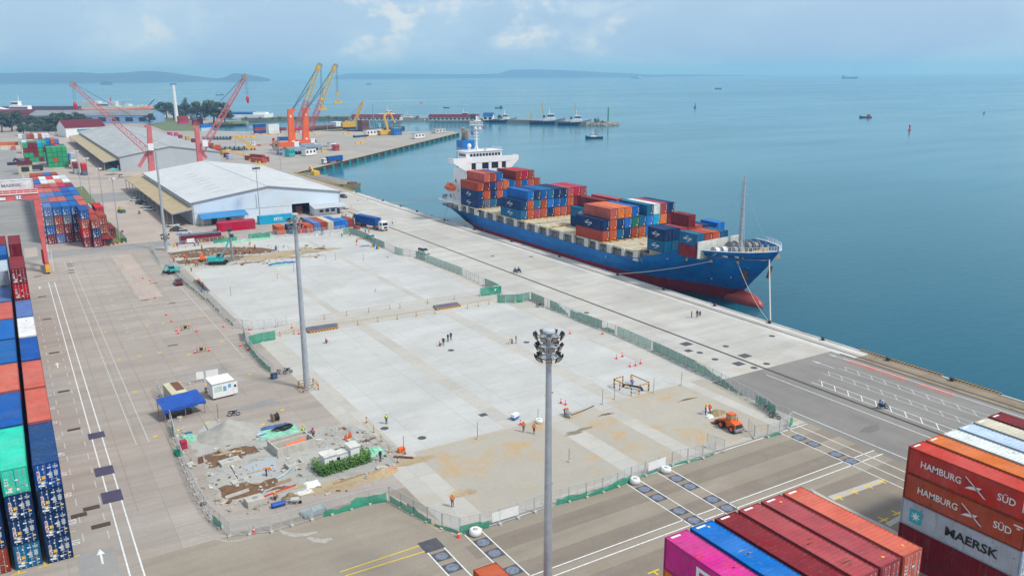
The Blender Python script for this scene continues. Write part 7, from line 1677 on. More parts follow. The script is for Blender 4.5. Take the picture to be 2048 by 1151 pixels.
def excavator(px, py, rz, label, m_, s_, pts, name='excavator'):
    p = G(px, py); t = thing(name, label, 'excavator', tuple(p), rz); t.scale = (s_,)*3
    for y in (-1.1,1.1):
        mb = MB(); mb.prism([(-2.0,y-.28),(2.0,y-.28),(2.0,y+.28),(-2.0,y+.28)], .1,.85); mb.cyl((-2.0,y-.28,.48),(-2.0,y+.28,.48), .42, .42, 10); mb.cyl((2.0,y-.28,.48),(2.0,y+.28,.48), .42, .42, 10); mb.build('track', M_['black'], t)
    mb = MB(); mb.box(-2.3,1.5,-1.25,1.25,1.0,1.5); mb.box(-2.4,-.4,-1.25,1.25,1.5,2.2); mb.box(-2.6,-2.3,-1.1,1.1,1.1,2.1); mb.build('upper_body', m_, t)
    mb = MB(); mb.box(-.3,1.4,.3,1.2,1.5,3.0); c_ = mb.build('cab', m_, t); mb = MB(); mb.box(-.2,1.43,.27,1.23,2.0,2.85); mb.build('window', M_['glass'], c_)
    nm = ['boom','dipper_arm']
    for i, (a, b_) in enumerate(zip(pts, pts[1:])): mb = MB(); mb.bar(a, b_, .38,.55 if i == 0 else .4); mb.build(nm[min(i, 1)], m_ if i != 0 or s_ < 1 else M_['grey'], t)
    mb = MB(); q = pts[-1]; mb.loft([[(q[0]-.5,y,q[2]-.1),(q[0]+.35,y,q[2]-.1),(q[0]+.5,y,q[2]-.9),(q[0]-.2,y,q[2]-1.0)] for y in (-.5,.5)]); mb.build('bucket', M_['dark'], t, fix=True)
    return t
excavator(437,528,R(-25),'teal crawler excavator holding a grey pile upright', M_['teal'], 1.0, [(.6,0,1.8),(2.4,0,4.6),(4.2,0,8.4)])
p = G(466,521); t = thing('steel_pile', 'tall grey tube pile held upright by the teal excavator', 'pile', tuple(p)); mb = MB(); mb.cyl((0,0,.0),(-.25,0,8.5), .32, .32, 10); mb.build('tube', M_['grey'], t); mb = MB(); mb.cbox((-.3,0,8.8), (1.0,.9,.8)); mb.build('clamp', M_['dark'], t)
excavator(345,546,R(200),'small teal excavator parked outside the left fence', M_['teal'], .72, [(.6,0,1.8),(2.0,0,3.6),(3.2,0,1.6)]); excavator(406,522,R(80),'small red and white excavator in the muddy pit', M_['orange'], .6, [(.6,0,1.8),(1.8,0,3.6),(3.0,0,2.0)])
p = G(714,458); t = thing('forklift', 'red and black forklift with tall mast beside the last short container', 'forklift', tuple(p), .3)
mb = MB(); mb.box(-.6,.6,-.9,1.2,.3,1.1); mb.build('body', M_['red'], t); mb = MB()
for x in (-.5,.5): mb.bar((x,1.35,.1),(x,1.35,4.4), .12,.16)
mb.bar((-.5,1.35,4.3),(.5,1.35,4.3), .12); mb.bar((-.5,1.35,2.4),(.5,1.35,2.4), .12); mb.build('mast', M_['dark'], t)
mb = MB(); mb.box(-.55,.55,-.6,.7,2.1,2.2)
for x in (-.5,.5):
    for y in (-.55,.65): mb.bar((x,y,1.1),(x,y,2.1), .07)
mb.build('overhead_guard', M_['dark'], t); mb = MB(); mb.box(-.45,-.3,1.4,2.5,.1,.16); mb.box(.3,.45,1.4,2.5,.1,.16); mb.build('fork', M_['dark'], t)
for x in (-.55,.55):
    for y in (-.6,.8): wheel(t, x, y, .33, .25)
p = G(497,300); t = thing('truck_crane', 'small yellow truck crane lifting over the pipes on the far terminal', 'crane', tuple(p), R(-15))
mb = MB(); mb.box(-5,5,-1.4,1.4,1.0,2.6); mb.build('body', M_['yellow'], t); mb = MB(); q = PY(471,273,p.y)-p; lattice(mb, (2,0,3), (q.x,0,q.z), 1.6, .8, 8, .2); mb.build('boom', M_['yellow'], t); mb = MB(); mb.cyl((q.x,0,q.z),(q.x,0,q.z-7), .1, .1, 4); mb.build('cable', M_['dark'], t)
mb = MB()
for x in (-3.6,-1.2,2.0,4.2):
    for y in (-1.4,1.4): mb.cyl((x,y-.2,.6),(x,y+.2,.6), .6, .6, 10)
mb.build('wheel', M_['black'], t)
BIKE = [None]
def bike(px, py, rz, label, col=(.04,.04,.05), group='parked motorbikes'):
    p = G(px, py)
    if not BIKE[0]:
        t = thing('motorbike', None, 'motorbike', tuple(p), rz, group)
        for y in (-.62,.62):
            mb = MB()
            for k in range(12): a, b_ = k*math.pi/6, (k+1)*math.pi/6; mb.cyl((0,y+.27*math.cos(a),.31+.27*math.sin(a)),(0,y+.27*math.cos(b_),.31+.27*math.sin(b_)), .055, .055, 5)
            w__ = mb.build('wheel', M_['black'], t); w__['fixed'] = 1; mb = MB(); mb.cyl((-.03,y,.31),(.03,y,.31), .2, .2, 10); h_ = mb.build('rim', M_['steel'], w__); h_['fixed'] = 1
        mb = MB(); mb.bar((0,-.62,.31),(0,-.42,.95), .08); mb.cyl((-.34,-.36,1.0),(.34,-.36,1.0), .025); mb.build('fork', M_['steel'], t)['fixed'] = 1
        mb = MB(); mb.smooth = True; mb.sphere((0,-.12,.78), .2, 8, 6, (.7,1.4,.7)); mb.cbox((0,.0,.5), (.22,.5,.3)); mb.cbox((0,-.42,.85), (.2,.16,.24)); mb.build('fairing', CARP, t)
        mb = MB(); mb.cbox((0,.36,.80), (.22,.74,.1)); mb.bar((0,.7,.8),(0,.9,.7), .14,.06); mb.build('seat', M_['black'], t)['fixed'] = 1
        mb = MB(); mb.cyl((.14,-.05,.32),(.16,.75,.42), .05); mb.build('exhaust', M_['steel'], t)['fixed'] = 1
        BIKE[0] = t; kids(t)
        for c_ in t.children: kids(c_)
        for c_ in t.children: c_.color = c4(col)
        return tag(t, label, None)
    return dup(BIKE[0], tuple(p), rz, label, group, col)
bike(468,831,R(75),'black motorbike parked alone before the white cabin'); bike(563,748,R(55),'left one of two scooters parked behind the tall mast',(.5,.5,.5)); bike(575,745,R(55),'right one of two scooters parked behind the tall mast',(.04,.04,.05)); bike(416,786,R(20),'white motorbike leaning by the white cabin wall',(.7,.7,.7))
for k in range(7): bike(394+k*2.9, 566+k*2.9, R(70), 'dark motorbike in the row along the far left fence, %s from its far end' % ORD[k], random.Random(k).choice(((.03,.03,.04),(.3,.02,.02),(.1,.1,.12))))
bike(1540,822,R(30),'dark motorbike behind the green net near the loader'); bike(1549,836,R(20),'grey motorbike below the green net near the loader',(.2,.2,.2)); bike(1080,614,R(60),'dark motorbike behind the corner of the netted fence')
for px, py, rz, lab, n in ((1765,817,R(62),'blue black motorbike carrying two riders across the quay asphalt',2),(1031,545,R(10),'left one of two scooters riding on the apron',1),(1038,544,R(10),'right one of two scooters riding on the apron',1),(279,428,R(15),'scooter riding along the warehouse road',1)):
    b_ = bike(px, py, rz, lab, (.02,.06,.12), 'motorbikes being ridden'); p = Vector(b_.location); d = Vector((-math.sin(rz), math.cos(rz), 0))
    if n == 2:
        person(0,0,'sit',(.5,.42,.55),WH,'front rider in pale purple with white helmet on the quay motorbike',rz,'motorbike riders',.12,p+d*.10); person(0,0,'sit',(.03,.25,.60),DK,'rear rider in blue on the quay motorbike',rz,'motorbike riders',.14,p+d*.52)
    else: person(0,0,'sit',(.05,.06,.10) if px != 1038 else (.03,.12,.4),DK,{1031:'rider in black on the left scooter of the apron pair',1038:'rider in blue on the right scooter of the apron pair',279:'rider in dark clothes on the warehouse road scooter'}[px],rz,'motorbike riders',.12,p+d*.2)
p = G(243,425); t = thing('sweeper', 'small green and yellow yard tractor on the warehouse road', 'tractor', tuple(p), .3); mb = MB(); mb.box(-.9,.9,-1.6,1.2,.4,1.2); mb.build('body', mat('tractor_green', (.03,.16,.11), .5), t); mb = MB(); mb.box(-.5,.5,.2,1.0,1.2,2.3); mb.build('seat_frame', M_['yellow'], t)
for x in (-.85,.85):
    for y in (-1.1,.8): wheel(t, x, y, .42, .3)
# ================================================================== SMALL THINGS
CONE = [None]
def cone(px, py, label):
    p = G(px, py)
    if not CONE[0]:
        t = thing('traffic_cone', None, 'cone', tuple(p), 0, 'traffic cones'); mb = MB(); mb.cyl((0,0,.04),(0,0,.85), .19, .04, 10); mb.build('cone_body', M_['conered'], t); mb = MB(); mb.cbox((0,0,.025), (.46,.46,.05)); mb.build('base', M_['conered'], t); mb = MB(); mb.cyl((0,0,.42),(0,0,.58), .125, .10, 10); mb.build('reflective_band', M_['white'], t)
        CONE[0] = t; kids(t); return tag(t, label, None)
    return dup(CONE[0], tuple(p), 0, label)
for px, py, d in ((1233,717,'upper left one of five by the netted fence'),(1245,713,'upper right one of five by the netted fence'),(1260,733,'lower left one of five by the netted fence'),(1271,731,'lower middle one of five by the netted fence'),(1281,727,'lower right one of five by the netted fence'),(1122,806,'left one of two by the cutting machine'),(1131,809,'right one of two by the cutting machine'),(508,1065,'inside the front left fence'),(917,1074,'outside the front fence corner'),(1041,849,'beside the blue and white pump'),(1265,762,'inside the striped tube barriers'),(333,630,'topmost in the left yard row'),(343,643,'second down the left yard row'),(353,662,'left of the upper hurdle'),(357,667,'left foot of the upper hurdle'),(394,663,'right of the upper hurdle'),(390,706,'left of the lower hurdle'),(418,702,'right of the lower hurdle'),(310,596,'alone above the left yard row'),(300,562,'alone in the far left yard'),(447,654,'alone beside the worn lane line'),(481,692,'left of the netted stub fence'),(496,700,'below the dark green netted fence'),(584,656,'on the channel left of the ramp plate'),(598,668,'near the left ramp plate foot'),(499,660,'at the left end of the channel'),(713,490,'alone beside the crumpled green fence'),(775,515,'lying near the netted fence gap'),(702,414,'left of two by the warehouse corner cars'),(716,402,'right of two by the warehouse corner cars'),(735,400,'near the crane rail by the dark car'),(1140,667,'left of two at the netted fence opening'),(1205,668,'right of two at the netted fence opening'),(286,557,'beside the two posts in the far left yard')): cone(px, py, 'red traffic cone, '+d)
def plate(px, py, sx, sy, m_, label, group, cat='steel plate', name='ground_plate', halo=True, h=.028):
    p = G(px, py); t = MB(); t.box(-sx/2,sx/2,-sy/2,sy/2,.012,h); o = t.build(name, m_); o.location = (p.x, p.y, 0); tag(o, label, cat, group)
    if halo: mb = MB(); mb.cyl((0,0,h),(0,0,h+.004), .42*min(sx, sy), .42*min(sx, sy), 16); mb.build('round_cover', COVER, o)
    return o
COVER = mat('bluish_cover', (.17,.19,.25), .6, .35, 2.5); PLT = mat('dark_plate', (.075,.072,.085), .6, .25, 1.2); GRATE = mat('rusty_grating', (.075,.05,.035), .8, .4, 3); PURP = mat('purple_plate', (.055,.045,.095), .55, .3, .5, dirt=(.12,.06,.05))
GPL = 'square cover plates between white lane lines'
pl = [(1289.7,977.3),(1315.5,994.4),(1357.3,1021.6),(1386.6,1039.9),(1353.7,956.2),(1380.4,971.6),(1424.2,997.9),(1454,1015.4),(1597.7,874.8),(1626,887.6),(1672.5,907.7),(1702.9,921.2),(966.7,1084),(989.2,1105.6),(1025.3,1139.5),(883,1111.4),(904.4,1134)]
pd = ['first of four in the left lane of the middle pair','second of four in the left lane of the middle pair','third of four in the left lane of the middle pair','last of four in the left lane of the middle pair','first of four in the right lane of the middle pair','second of four in the right lane of the middle pair','third of four in the right lane of the middle pair','last of four in the right lane of the middle pair','first of four in the lane beside the loader fence','second of four in the lane beside the loader fence','third of four in the lane beside the loader fence','last of four in the lane beside the loader fence','nearest the front fence corner','middle one of the lane below the front corner','beside the bottom brick red container','upper one left of the corner lane','lower one left of the corner lane']
lx = [LX[0]]*4+[LX[1]]*4+[LX[2]]*4+[LX[3]]*3+[LX[4]]*2
for (px, py), d, x in zip(pl, pd, lx): o = plate(px, py, 1.75, 1.65, PLT, 'dark square cover plate, '+d, GPL); o.location.x = x
plate(862.5,1089.5,2.3,2.3,PLT,'plain dark square plate at the end of the yellow lines','square cover plates between white lane lines',halo=False)
for px, py, sx, sy, d in ((193,870,2.15,2.3,'farthest of the three on the left lane'),(208.5,941,2.25,2.75,'middle one of the three on the left lane'),(224,992,2.3,3.2,'nearest of the three on the left lane')): plate(px, py, sx, sy, PURP, 'big dark purple steel plate, '+d, 'big purple steel plates', halo=False)
for i, (px, py) in enumerate(((140,528),(141,532),(142,540),(143,545))): plate(px, py, 1.7, .9, PLT, 'thin dark plate, %s of four at the far end of the lane lines' % ORD[i], 'dark plates at the lane end', halo=False)
for i, (px, py, w_) in enumerate(((75,552.6,1.7),(84.5,593,1.7),(94,637.7,1.7),(108,705,1.7),(127.5,782,1.7),(148,858,1.7),(158,1029.7,1.7),(183,1015,1.8),(202,1050,2.0))): plate(px, py, w_, .8 if i < 6 else 1.0, GRATE, 'rusty drain grating, %s along the left lane from the far end' % ORD[i], 'drain gratings along the left lane', 'drain grating', 'drain_grating', False)
for i, (px, py) in enumerate(((307,566),(343,606),(290,600),(346,690))): plate(px, py, 1.8, .5, GRATE, 'narrow drain grating in the left yard, %s from the far end' % ORD[i], 'narrow drain gratings of the left yard', 'drain grating', 'drain_grating', False)
for px, py, s_, d in ((1372.5,687.4,2.1,'largest by the crane rail near the netted fence'),(1377,701,1.4,'middle size beside the netted fence'),(1489.7,711,2.0,'large one at the asphalt edge'),(1477,727,1.9,'large one right below the rail'),(966.3,829,1.2,'alone on the front slab'),(1605,880,.1,'tiny')): 
    if s_ > .5: plate(px, py, s_, s_*.9, PLT, 'dark square hatch in the concrete, '+d, 'square hatches in the concrete', 'hatch', 'floor_hatch', False)
for px, py, d in ((1399.6,704.7,'beside two square hatches'),(1451.6,692,'between rail and hatches'),(1544,671.6,'near the seaward rail'),(1430,718,'by the netted fence'),(769,856,'by the worker in lime vest'),(844,875,'at the slab edge'),(1508,735,'on the asphalt with pale surround'),(1533,727,'second on the asphalt with pale surround'),(985,512,'on the upper apron'),(1062,513,'on the far apron'),(1173,625,'behind the netted fence'),(902,700,'on the front slab right of the group'),(1053,684,'right of the bending worker')):
    p = G(px, py); mb = MB(); mb.cyl((0,0,.012),(0,0,.024), .62, .62, 16); o = mb.build('manhole_cover', PLT); o.location = p; tag(o, 'round dark manhole cover, '+d, 'manhole cover', 'round manhole covers')
# thin posts on bases
for px, py, h, d in ((955,877,2.6,'at the slab edge left of the pump'),(1229,798,2.6,'beside the worker with the cutting machine'),(1307,785,2.6,'at the slab corner right of the striped barriers'),(1362,770,2.3,'leaning at the slab edge by the netted fence'),(1205,808,2.5,'second along the lower slab edge'),(808,906,2.6,'by the orange box at the slab corner'),(1075,842,2.0,'leaning beside the white bag'),(652,519,1.3,'short one on the far slab'),(671,519,2.2,'second on the far slab'),(727,521,2.0,'third on the far slab'),(1138,923,1.9,'inside the front fence'),(437,840,2.6,'beside the blue tarpaulin shelter'),(462,590,2.2,'at the left of the far slab'),(588,543,2.2,'left of the tall mast on the far slab'),(751,583,.8,'short one in the middle of the far slab'),(555,556,1.2,'tripod like on the far slab')):
    p = G(px, py); t = thing('marker_post', 'thin steel marker post, '+d, 'post', tuple(p), 0, 'thin marker posts'); mb = MB(); mb.cyl((0,0,0),(.12 if 'lean' in d else 0,0,h), .035, n=6); mb.build('rod', M_['dark'], t); mb = MB(); mb.cyl((0,0,0),(0,0,.2), .26, .22, 10); mb.build('base', M_['conc'], t)
# cabin, tank, tarpaulin shelter
p = G(438, 797); t = thing('site_cabin', 'white site cabin with posters on its wall and door ajar', 'cabin', (p.x-.9, p.y-.3, 0), R(7))
mb = MB(); mb.box(0,3.3,0,2.6,.3,2.7); mb.build('wall', M_['white'], t); mb = MB(); mb.add([(-.15,-.2,2.72),(3.5,-.2,2.72),(3.5,2.75,2.95),(-.15,2.75,2.95),(-.15,-.2,2.85),(3.5,-.2,2.85),(3.5,2.75,3.08),(-.15,2.75,3.08)], [(3,2,1,0),(4,5,6,7),(0,1,5,4),(1,2,6,5),(2,3,7,6),(3,0,4,7)]); mb.build('roof', M_['white'], t)
mb = MB(); mb.box(3.3,4.0,-.05,.0,.4,2.4); mb.build('door', M_['white'], t); mb = MB(); mb.box(.3,1.5,-.03,-.005,1.3,2.2); mb.build('green_poster', mat('green_poster', (.45,.62,.52), .6), t); mb = MB(); mb.box(1.7,2.2,-.03,-.005,1.2,2.0); mb.box(2.5,3.0,-.03,-.005,1.6,2.2); mb.build('blue_poster', mat('blue_poster', (.15,.36,.55), .6), t); mb = MB(); mb.box(3.45,3.8,-.07,-.05,1.5,1.9); mb.build('window', M_['glass'], t)
mb = MB()
for x in (.2,3.1):
    for y in (.2,2.4): mb.cyl((x-.1,y,.15),(x+.1,y,.15), .15, .15, 8)
mb.build('caster', M_['black'], t)
p = G(345, 813); t = thing('rusty_tank_box', 'cream steel box with rust patch on its roof behind the blue tarpaulin', 'box', (p.x, p.y-1, 0), R(4)); mb = MB(); mb.box(0,2.4,0,6.0,.1,2.3); mb.build('body', mat('cream_steel', (.56,.53,.38), .6, .1, .6, dirt=(.3,.18,.08), dirtamt=.5), t); mb = MB(); mb.box(1.0,2.3,1.5,5.8,2.3,2.315); mb.build('rust_patch', M_['rust'], t)
p = G(332, 845); t = thing('tarpaulin_shelter', 'bright blue tarpaulin shelter on poles at the left fence', 'shelter', (p.x-.2, p.y, 0), R(9))
mb = MB(); mb.smooth = False; nx, ny = 12, 8; vs = []
for i in range(nx+1):
    for j in range(ny+1): u, v = i/nx, j/ny; vs.append((6.3*u, 3.6*v-.2, 2.05+.75*v+.10*mnoise.noise((u*5,v*4,2))-.12*math.sin(math.pi*u)*math.sin(math.pi*v)))
fs = [(i*(ny+1)+j,(i+1)*(ny+1)+j,(i+1)*(ny+1)+j+1,i*(ny+1)+j+1) for i in range(nx) for j in range(ny)]
mb.add(vs, fs); e0_ = [vs[i*(ny+1)] for i in range(nx+1)]; vs2 = []
for i, q in enumerate(e0_): vs2 += [q, (q[0], q[1]-.05, q[2]-.45-.12*math.sin(i*1.7))]
mb.add(vs2, [(2*i,2*i+1,2*i+3,2*i+2) for i in range(nx)]); vs2 = []
for j in range(ny+1): q = vs[nx*(ny+1)+j]; vs2 += [q, (q[0]+.05, q[1], q[2]-.6-.1*math.sin(j*2))]
mb.add(vs2, [(2*j,2*j+2,2*j+3,2*j+1) for j in range(ny)]); mb.build('tarpaulin', M_['tarp'], t)
mb = MB()
for x, y, h in ((.2,0,2.0),(6.1,0,2.0),(.2,3.2,2.7),(6.1,3.2,2.7),(3.2,0,1.95)): mb.cyl((x,y,0),(x,y,h), .05, n=6)
mb.build('pole', M_['wood'], t); mb = MB(); mb.box(1,4.5,.9,2.6,.0,.75); mb.build('work_bench', M_['dark'], t)
p = G(551, 841); t = thing('cable_drum', 'timber cable drum wound with black cable', 'cable drum', tuple(p), R(10)); mb = MB()
for x in (-.45,.45): mb.cyl((x-.05,0,.65),(x+.05,0,.65), .65, .65, 16)
mb.build('flange', M_['wood'], t); mb = MB(); mb.cyl((-.4,0,.65),(.4,0,.65), .46, .46, 14); mb.build('cable', M_['black'], t)
def heap(name, px, py, rx, ry, h, m_, label, cat, seed=1, z=0):
    p = G(px, py); mb = MB(); mb.smooth = True; n, k = 28, 9; vs = [(0,0,h)]; fs = []
    for j in range(1, k+1):
        for i in range(n):
            a = 2*math.pi*i/n; u = j/k; w_ = 1+.18*mnoise.noise((math.cos(a)*1.3, math.sin(a)*1.3, seed)); zz = h*(1-u)**1.15*(1+.35*mnoise.noise((math.cos(a)*u*3, math.sin(a)*u*3, seed+5))) if j < k else -.02
            vs.append((rx*u*w_*math.cos(a), ry*u*w_*math.sin(a), max(zz, -.02)))
    for i in range(n): fs.append((0, 1+i, 1+(i+1) % n))
    for j in range(k-1):
        for i in range(n): fs.append((1+j*n+i, 1+(j+1)*n+i, 1+(j+1)*n+(i+1) % n, 1+j*n+(i+1) % n))
    mb.add(vs, fs); o = mb.build(name, m_); o.location = (p.x, p.y, z); return tag(o, label, cat)
heap('sand_heap', 462, 866, 5.0, 4.0, 2.3, M_['sand'], 'big grey sand heap beside the blue tarpaulin shelter', 'sand heap', 3)
heap('soil_heap', 581, 996, 1.3, 1.0, .9, mat('brown_earth', (.24,.17,.10), .95, .3, 2), 'small brown soil heap beside the wheelbarrow', 'soil heap', 5); heap('soil_heap', 765, 945, 2.2, 1.4, .6, mat('yellow_sand', (.42,.31,.18), .95, .2, 2), 'low yellow sand heap at the round shaft', 'soil heap', 7); heap('soil_heap', 1432, 826, 1.8, 1.2, .7, mat('loader_soil', (.27,.20,.11), .95, .3, 2), 'low soil heap in front of the loader bucket', 'soil heap', 9)
heap('soil_heap', 520, 503, 3, 2, .5, M_['soil'], 'low red brown soil heap right of the hanging pile', 'soil heap', 11); heap('soil_heap', 395, 512, 4, 2, .5, M_['soil'], 'low red brown soil heap left of the digging crew', 'soil heap', 13)
def sheet_heap(px, py, rx, ry, h, m_, label, seed, name='net_pile'):
    p = G(px, py); mb = MB(); n = 16; vs = []
    for i in range(n+1):
        for j in range(n+1):
            u, v = i/n*2-1, j/n*2-1; r_ = 1+.25*mnoise.noise((u*2, v*2, seed)); e = max(0, 1-max(abs(u), abs(v))**4); vs.append((u*rx*r_, v*ry*r_, .03+h*e*(.5+.9*abs(mnoise.noise((u*3.2, v*3.2, seed+3))))))
    mb.add(vs, [(i*(n+1)+j,(i+1)*(n+1)+j,(i+1)*(n+1)+j+1,i*(n+1)+j+1) for i in range(n) for j in range(n)]); o = mb.build(name, m_); o.location = p; return tag(o, label, 'sheeting')
sheet_heap(555, 864, 2.9, 1.6, .45, M_['netcol'], 'crumpled pale green sheeting under the black hose', 1); sheet_heap(548, 855, 2.4, .6, .45, mat('dull_blue_sheet', (.05,.11,.27), .7, .2, 1), 'crumpled dull blue sheeting behind the black hose', 2); sheet_heap(377, 876, .9, 1.5, .4, M_['netcol'], 'crumpled green sheet lying left of the sand heap', 3); sheet_heap(745, 906, 1.6, 1.1, .6, M_['netcol'], 'crumpled green sheet beside the round shaft', 4); sheet_heap(565, 527, 3.6, .7, .5, M_['tarp'], 'long pile under blue tarpaulin on the far slab', 5); sheet_heap(560, 530, 3.2, .4, .4, M_['netcol'], 'green edged sheet in front of the blue covered pile', 6); sheet_heap(357, 908, .5, .8, .9, NET, 'dark green net hanging outside the left fence', 7); sheet_heap(378, 867, .5, .4, .3, mat('dull_blue_sheet', (.05,.11,.27), .7, .2, 1), 'dull blue folded sheet left of the sand heap', 8); sheet_heap(522, 478, 4.5, 1.0, .4, M_['netcol'], 'pale green netting laid along the yard fence', 9); sheet_heap(470, 484, 4.0, .8, .4, M_['netcol'], 'pale green netting laid before the maroon open container', 10); sheet_heap(730, 492, 1.6, .5, .2, mat('violet_sheet', (.10,.10,.30), .7), 'dark violet sheet near the crumpled green fence', 12); sheet_heap(608, 985, 1.1, .5, .3, M_['offwhite'], 'pale sheeting scraps below the overgrown sheds', 13); sheet_heap(625, 968, .9, .9, .3, M_['white'], 'white torn sacks left of the overgrown sheds', 14)
p = G(565, 862); mb = MB()
for k in range(3):
    pts = [(1.5*math.cos(a*.42)*(1-.12*k)+.3*math.sin(k), .55*math.sin(a*.42)*(1-.1*k)+.2*math.sin(a), .5+.12*k) for a in range(16)]; mb.tube(pts, .09, 6)
o = mb.build('hose_coil', M_['black']); o.location = p; tag(o, 'coiled black hose on green sheeting', 'hose')
p = G(524, 874); t = thing('round_tub', 'round blue and white tub near the sand heap', 'tub', tuple(p)); mb = MB(); mb.cyl((0,0,0),(0,0,.5), .55, .6, 16, caps=False); mb.build('rim', M_['white'], t); mb = MB(); mb.cyl((0,0,.1),(0,0,.3), .52, .55, 16); mb.build('lining', M_['blue'], t)
p = G(368, 896); t = thing('red_cabinet', 'small red cabinet against the left fence', 'cabinet', tuple(p), R(10)); mb = MB(); mb.box(-.4,.4,-.35,.35,0,1.25); mb.build('body', mat('dark_red_cabinet', (.42,.02,.06), .5), t); mb = MB(); mb.box(-.3,.25,-.37,-.352,.75,.9); mb.build('label_plate', M_['dark'], t)
# precast pits, covers and sheds
def pit(px, py, L, W_, h, t_, label, rz, wall=False):
    p = G(px, py); t = thing('concrete_pit', label, 'concrete pit', tuple(p), rz); mb = MB(); mb.box(0,L,0,t_,0,h); mb.box(0,L,W_-t_,W_,0,h); mb.box(0,t_,t_,W_-t_,0,h); mb.box(L-t_,L,t_,W_-t_,0,h)
    if wall: mb.box(t_,L-t_,W_*.6,W_*.6+t_,0,h)
    mb.build('wall', M_['conc'], t); mb = MB(); mb.box(t_,L-t_,t_,W_-t_,0,.1); mb.build('floor', M_['conc'], t); return t
t = pit(556, 915, 5.6, 3.6, 1.25, .22, 'big open precast concrete pit with orange pipes inside', R(7), True)
mb = MB(); rnd = random.Random(2)
for k in range(9): y = .5+rnd.random()*.9; mb.cyl((1.4+rnd.random()*.3,y,.55+k*.03),(4.6,y+.2,.7+k*.03), .07, n=6)
q = t.location; o = mb.build('pipe_bundle', M_['orange']); o.location = (q.x, q.y, .1); o.rotation_euler = (0,0,R(7)); tag(o, 'bundle of orange pipes lying in the concrete pit', 'pipes')
pit(578, 940, 2.2, 1.6, .5, .2, 'small low concrete inlet frame with pale hose', R(6))
def slabcover(px, py, L, W_, h, label, rz):
    p = G(px, py); t = thing('manhole_slab', label, 'concrete slab', tuple(p), rz, 'precast manhole slabs'); mb = MB(); mb.box(0,L,0,W_,0,h); mb.build('slab', M_['conc'], t); mb = MB(); mb.cyl((L*.55,W_*.5,h),(L*.55,W_*.5,h+.02), .38, .38, 14); mb.build('cover', M_['grey'], t)
slabcover(444, 935, 2.7, 1.5, .45, 'pale concrete manhole slab with rebar beside the brown soil', R(7)); slabcover(497, 1017, 2.1, 1.6, .8, 'raised concrete manhole block by the front fence', R(5)); slabcover(700, 887, 1.5, 1.1, .3, 'small concrete manhole block on the wet cement ground', R(5)); slabcover(467, 970, 2.2, 1.2, .15, 'flat pale manhole slab between two brown soil strips', R(6))
p = G(655, 942); rz = R(6); t = thing('equipment_sheds', 'small white equipment kiosk wrapped in green creepers', 'kiosk', tuple(p), rz)
mb = MB(); mb.box(-.2,1.5,.2,1.9,0,1.9); mb.box(1.5,3.6,.7,1.9,0,1.5); mb.box(3.6,4.9,.3,2.0,0,2.1); mb.build('wall', M_['white'], t); mb = MB(); mb.box(-.35,1.62,.05,2.0,1.9,2.05); mb.box(1.62,3.5,.6,2.0,1.5,1.62); mb.box(3.5,5.05,.15,2.1,2.1,2.25); mb.build('roof', M_['offwhite'], t); mb = MB(); mb.box(1.5,2.2,.67,.69,.2,1.2); mb.box(.4,1.0,.17,.19,.6,1.3); mb.build('door_opening', M_['dark'], t)
mb = MB(); rnd = random.Random(9)
for k in range(2600):
    w_ = rnd.random()
    if w_ < .72: x, y, z = rnd.uniform(-1.1,5.9), rnd.uniform(-1.3,-.3), rnd.random()**.8*1.35*(.75+.35*math.sin(k*.001+rnd.random()))
    elif w_ < .86: x, y, z = rnd.uniform(-1.5,-.6), rnd.uniform(-1.2,2.0), rnd.random()*1.5
    else: x, y, z = rnd.uniform(5.1,6.0), rnd.uniform(-1.0,2.6), rnd.random()*1.6
    if w_ > .97: x, y, z = rnd.uniform(1.6,4), rnd.uniform(2.0,2.7), rnd.random()*1.6
    q = rnd.uniform(.08,.2); a = Vector((rnd.gauss(0,1),rnd.gauss(0,1),rnd.gauss(0,.6))).normalized(); b_ = a.orthogonal().normalized(); c_ = Vector((x,y,z+.05)); mb.add([c_-a*q,c_-b_*q*.6,c_+a*q,c_+b_*q*.6], [(0,1,2,3)])
o = mb.build('creeper_hedge', HEDGE); o.location = p; o.rotation_euler = (0,0,rz); tag(o, 'bright green creeper hedge in front of the white kiosk', 'hedge')
p = G(590, 1006); t = thing('wheelbarrow', 'grey wheelbarrow beside the brown soil heap', 'wheelbarrow', tuple(p), R(60)); mb = MB(); mb.loft([[(-.3,-.35,.35),(.3,-.35,.35),(.3,.35,.35),(-.3,.35,.35)],[(-.42,-.55,.68),(.42,-.55,.68),(.42,.5,.62),(-.42,.5,.62)]]); mb.build('tray', M_['zinc'], t); mb = MB(); mb.bar((-.25,-.5,.4),(-.3,1.0,.6), .05); mb.bar((.25,-.5,.4),(.3,1.0,.6), .05); mb.bar((-.25,.4,0),(-.25,.35,.4), .05); mb.bar((.25,.4,0),(.25,.35,.4), .05); mb.build('handle', M_['zinc'], t); mb = MB(); mb.cyl((-.06,-.65,.2),(.06,-.65,.2), .2, .2, 12); mb.build('wheel', M_['black'], t)
p = G(557, 1012); mb = MB(); mb.smooth = True; mb.loft([[(x, .38*math.cos(a*math.pi/5), .32+.3*math.sin(a*math.pi/5)) for a in range(10)] for x in (-.8,-.7,.7,.8)]); o = mb.build('blue_bundle', M_['tarp']); o.location = p; tag(o, 'rolled dark blue bundle by the crouching worker', 'bundle')
p = G(628, 1025); t = thing('panel_stack', 'flat stack of spare fence panels lying inside the front fence', 'fence panels', tuple(p), R(5))
mb = MB()
for z in (.1,.2,.3,.4):
    for a, b_ in (((-1.4,-.8),(1.4,-.8)),((1.4,-.8),(1.4,.8)),((1.4,.8),(-1.4,.8)),((-1.4,.8),(-1.4,-.8)),((0,-.8),(0,.8))): mb.bar((a[0],a[1],z),(b_[0],b_[1],z), .05)
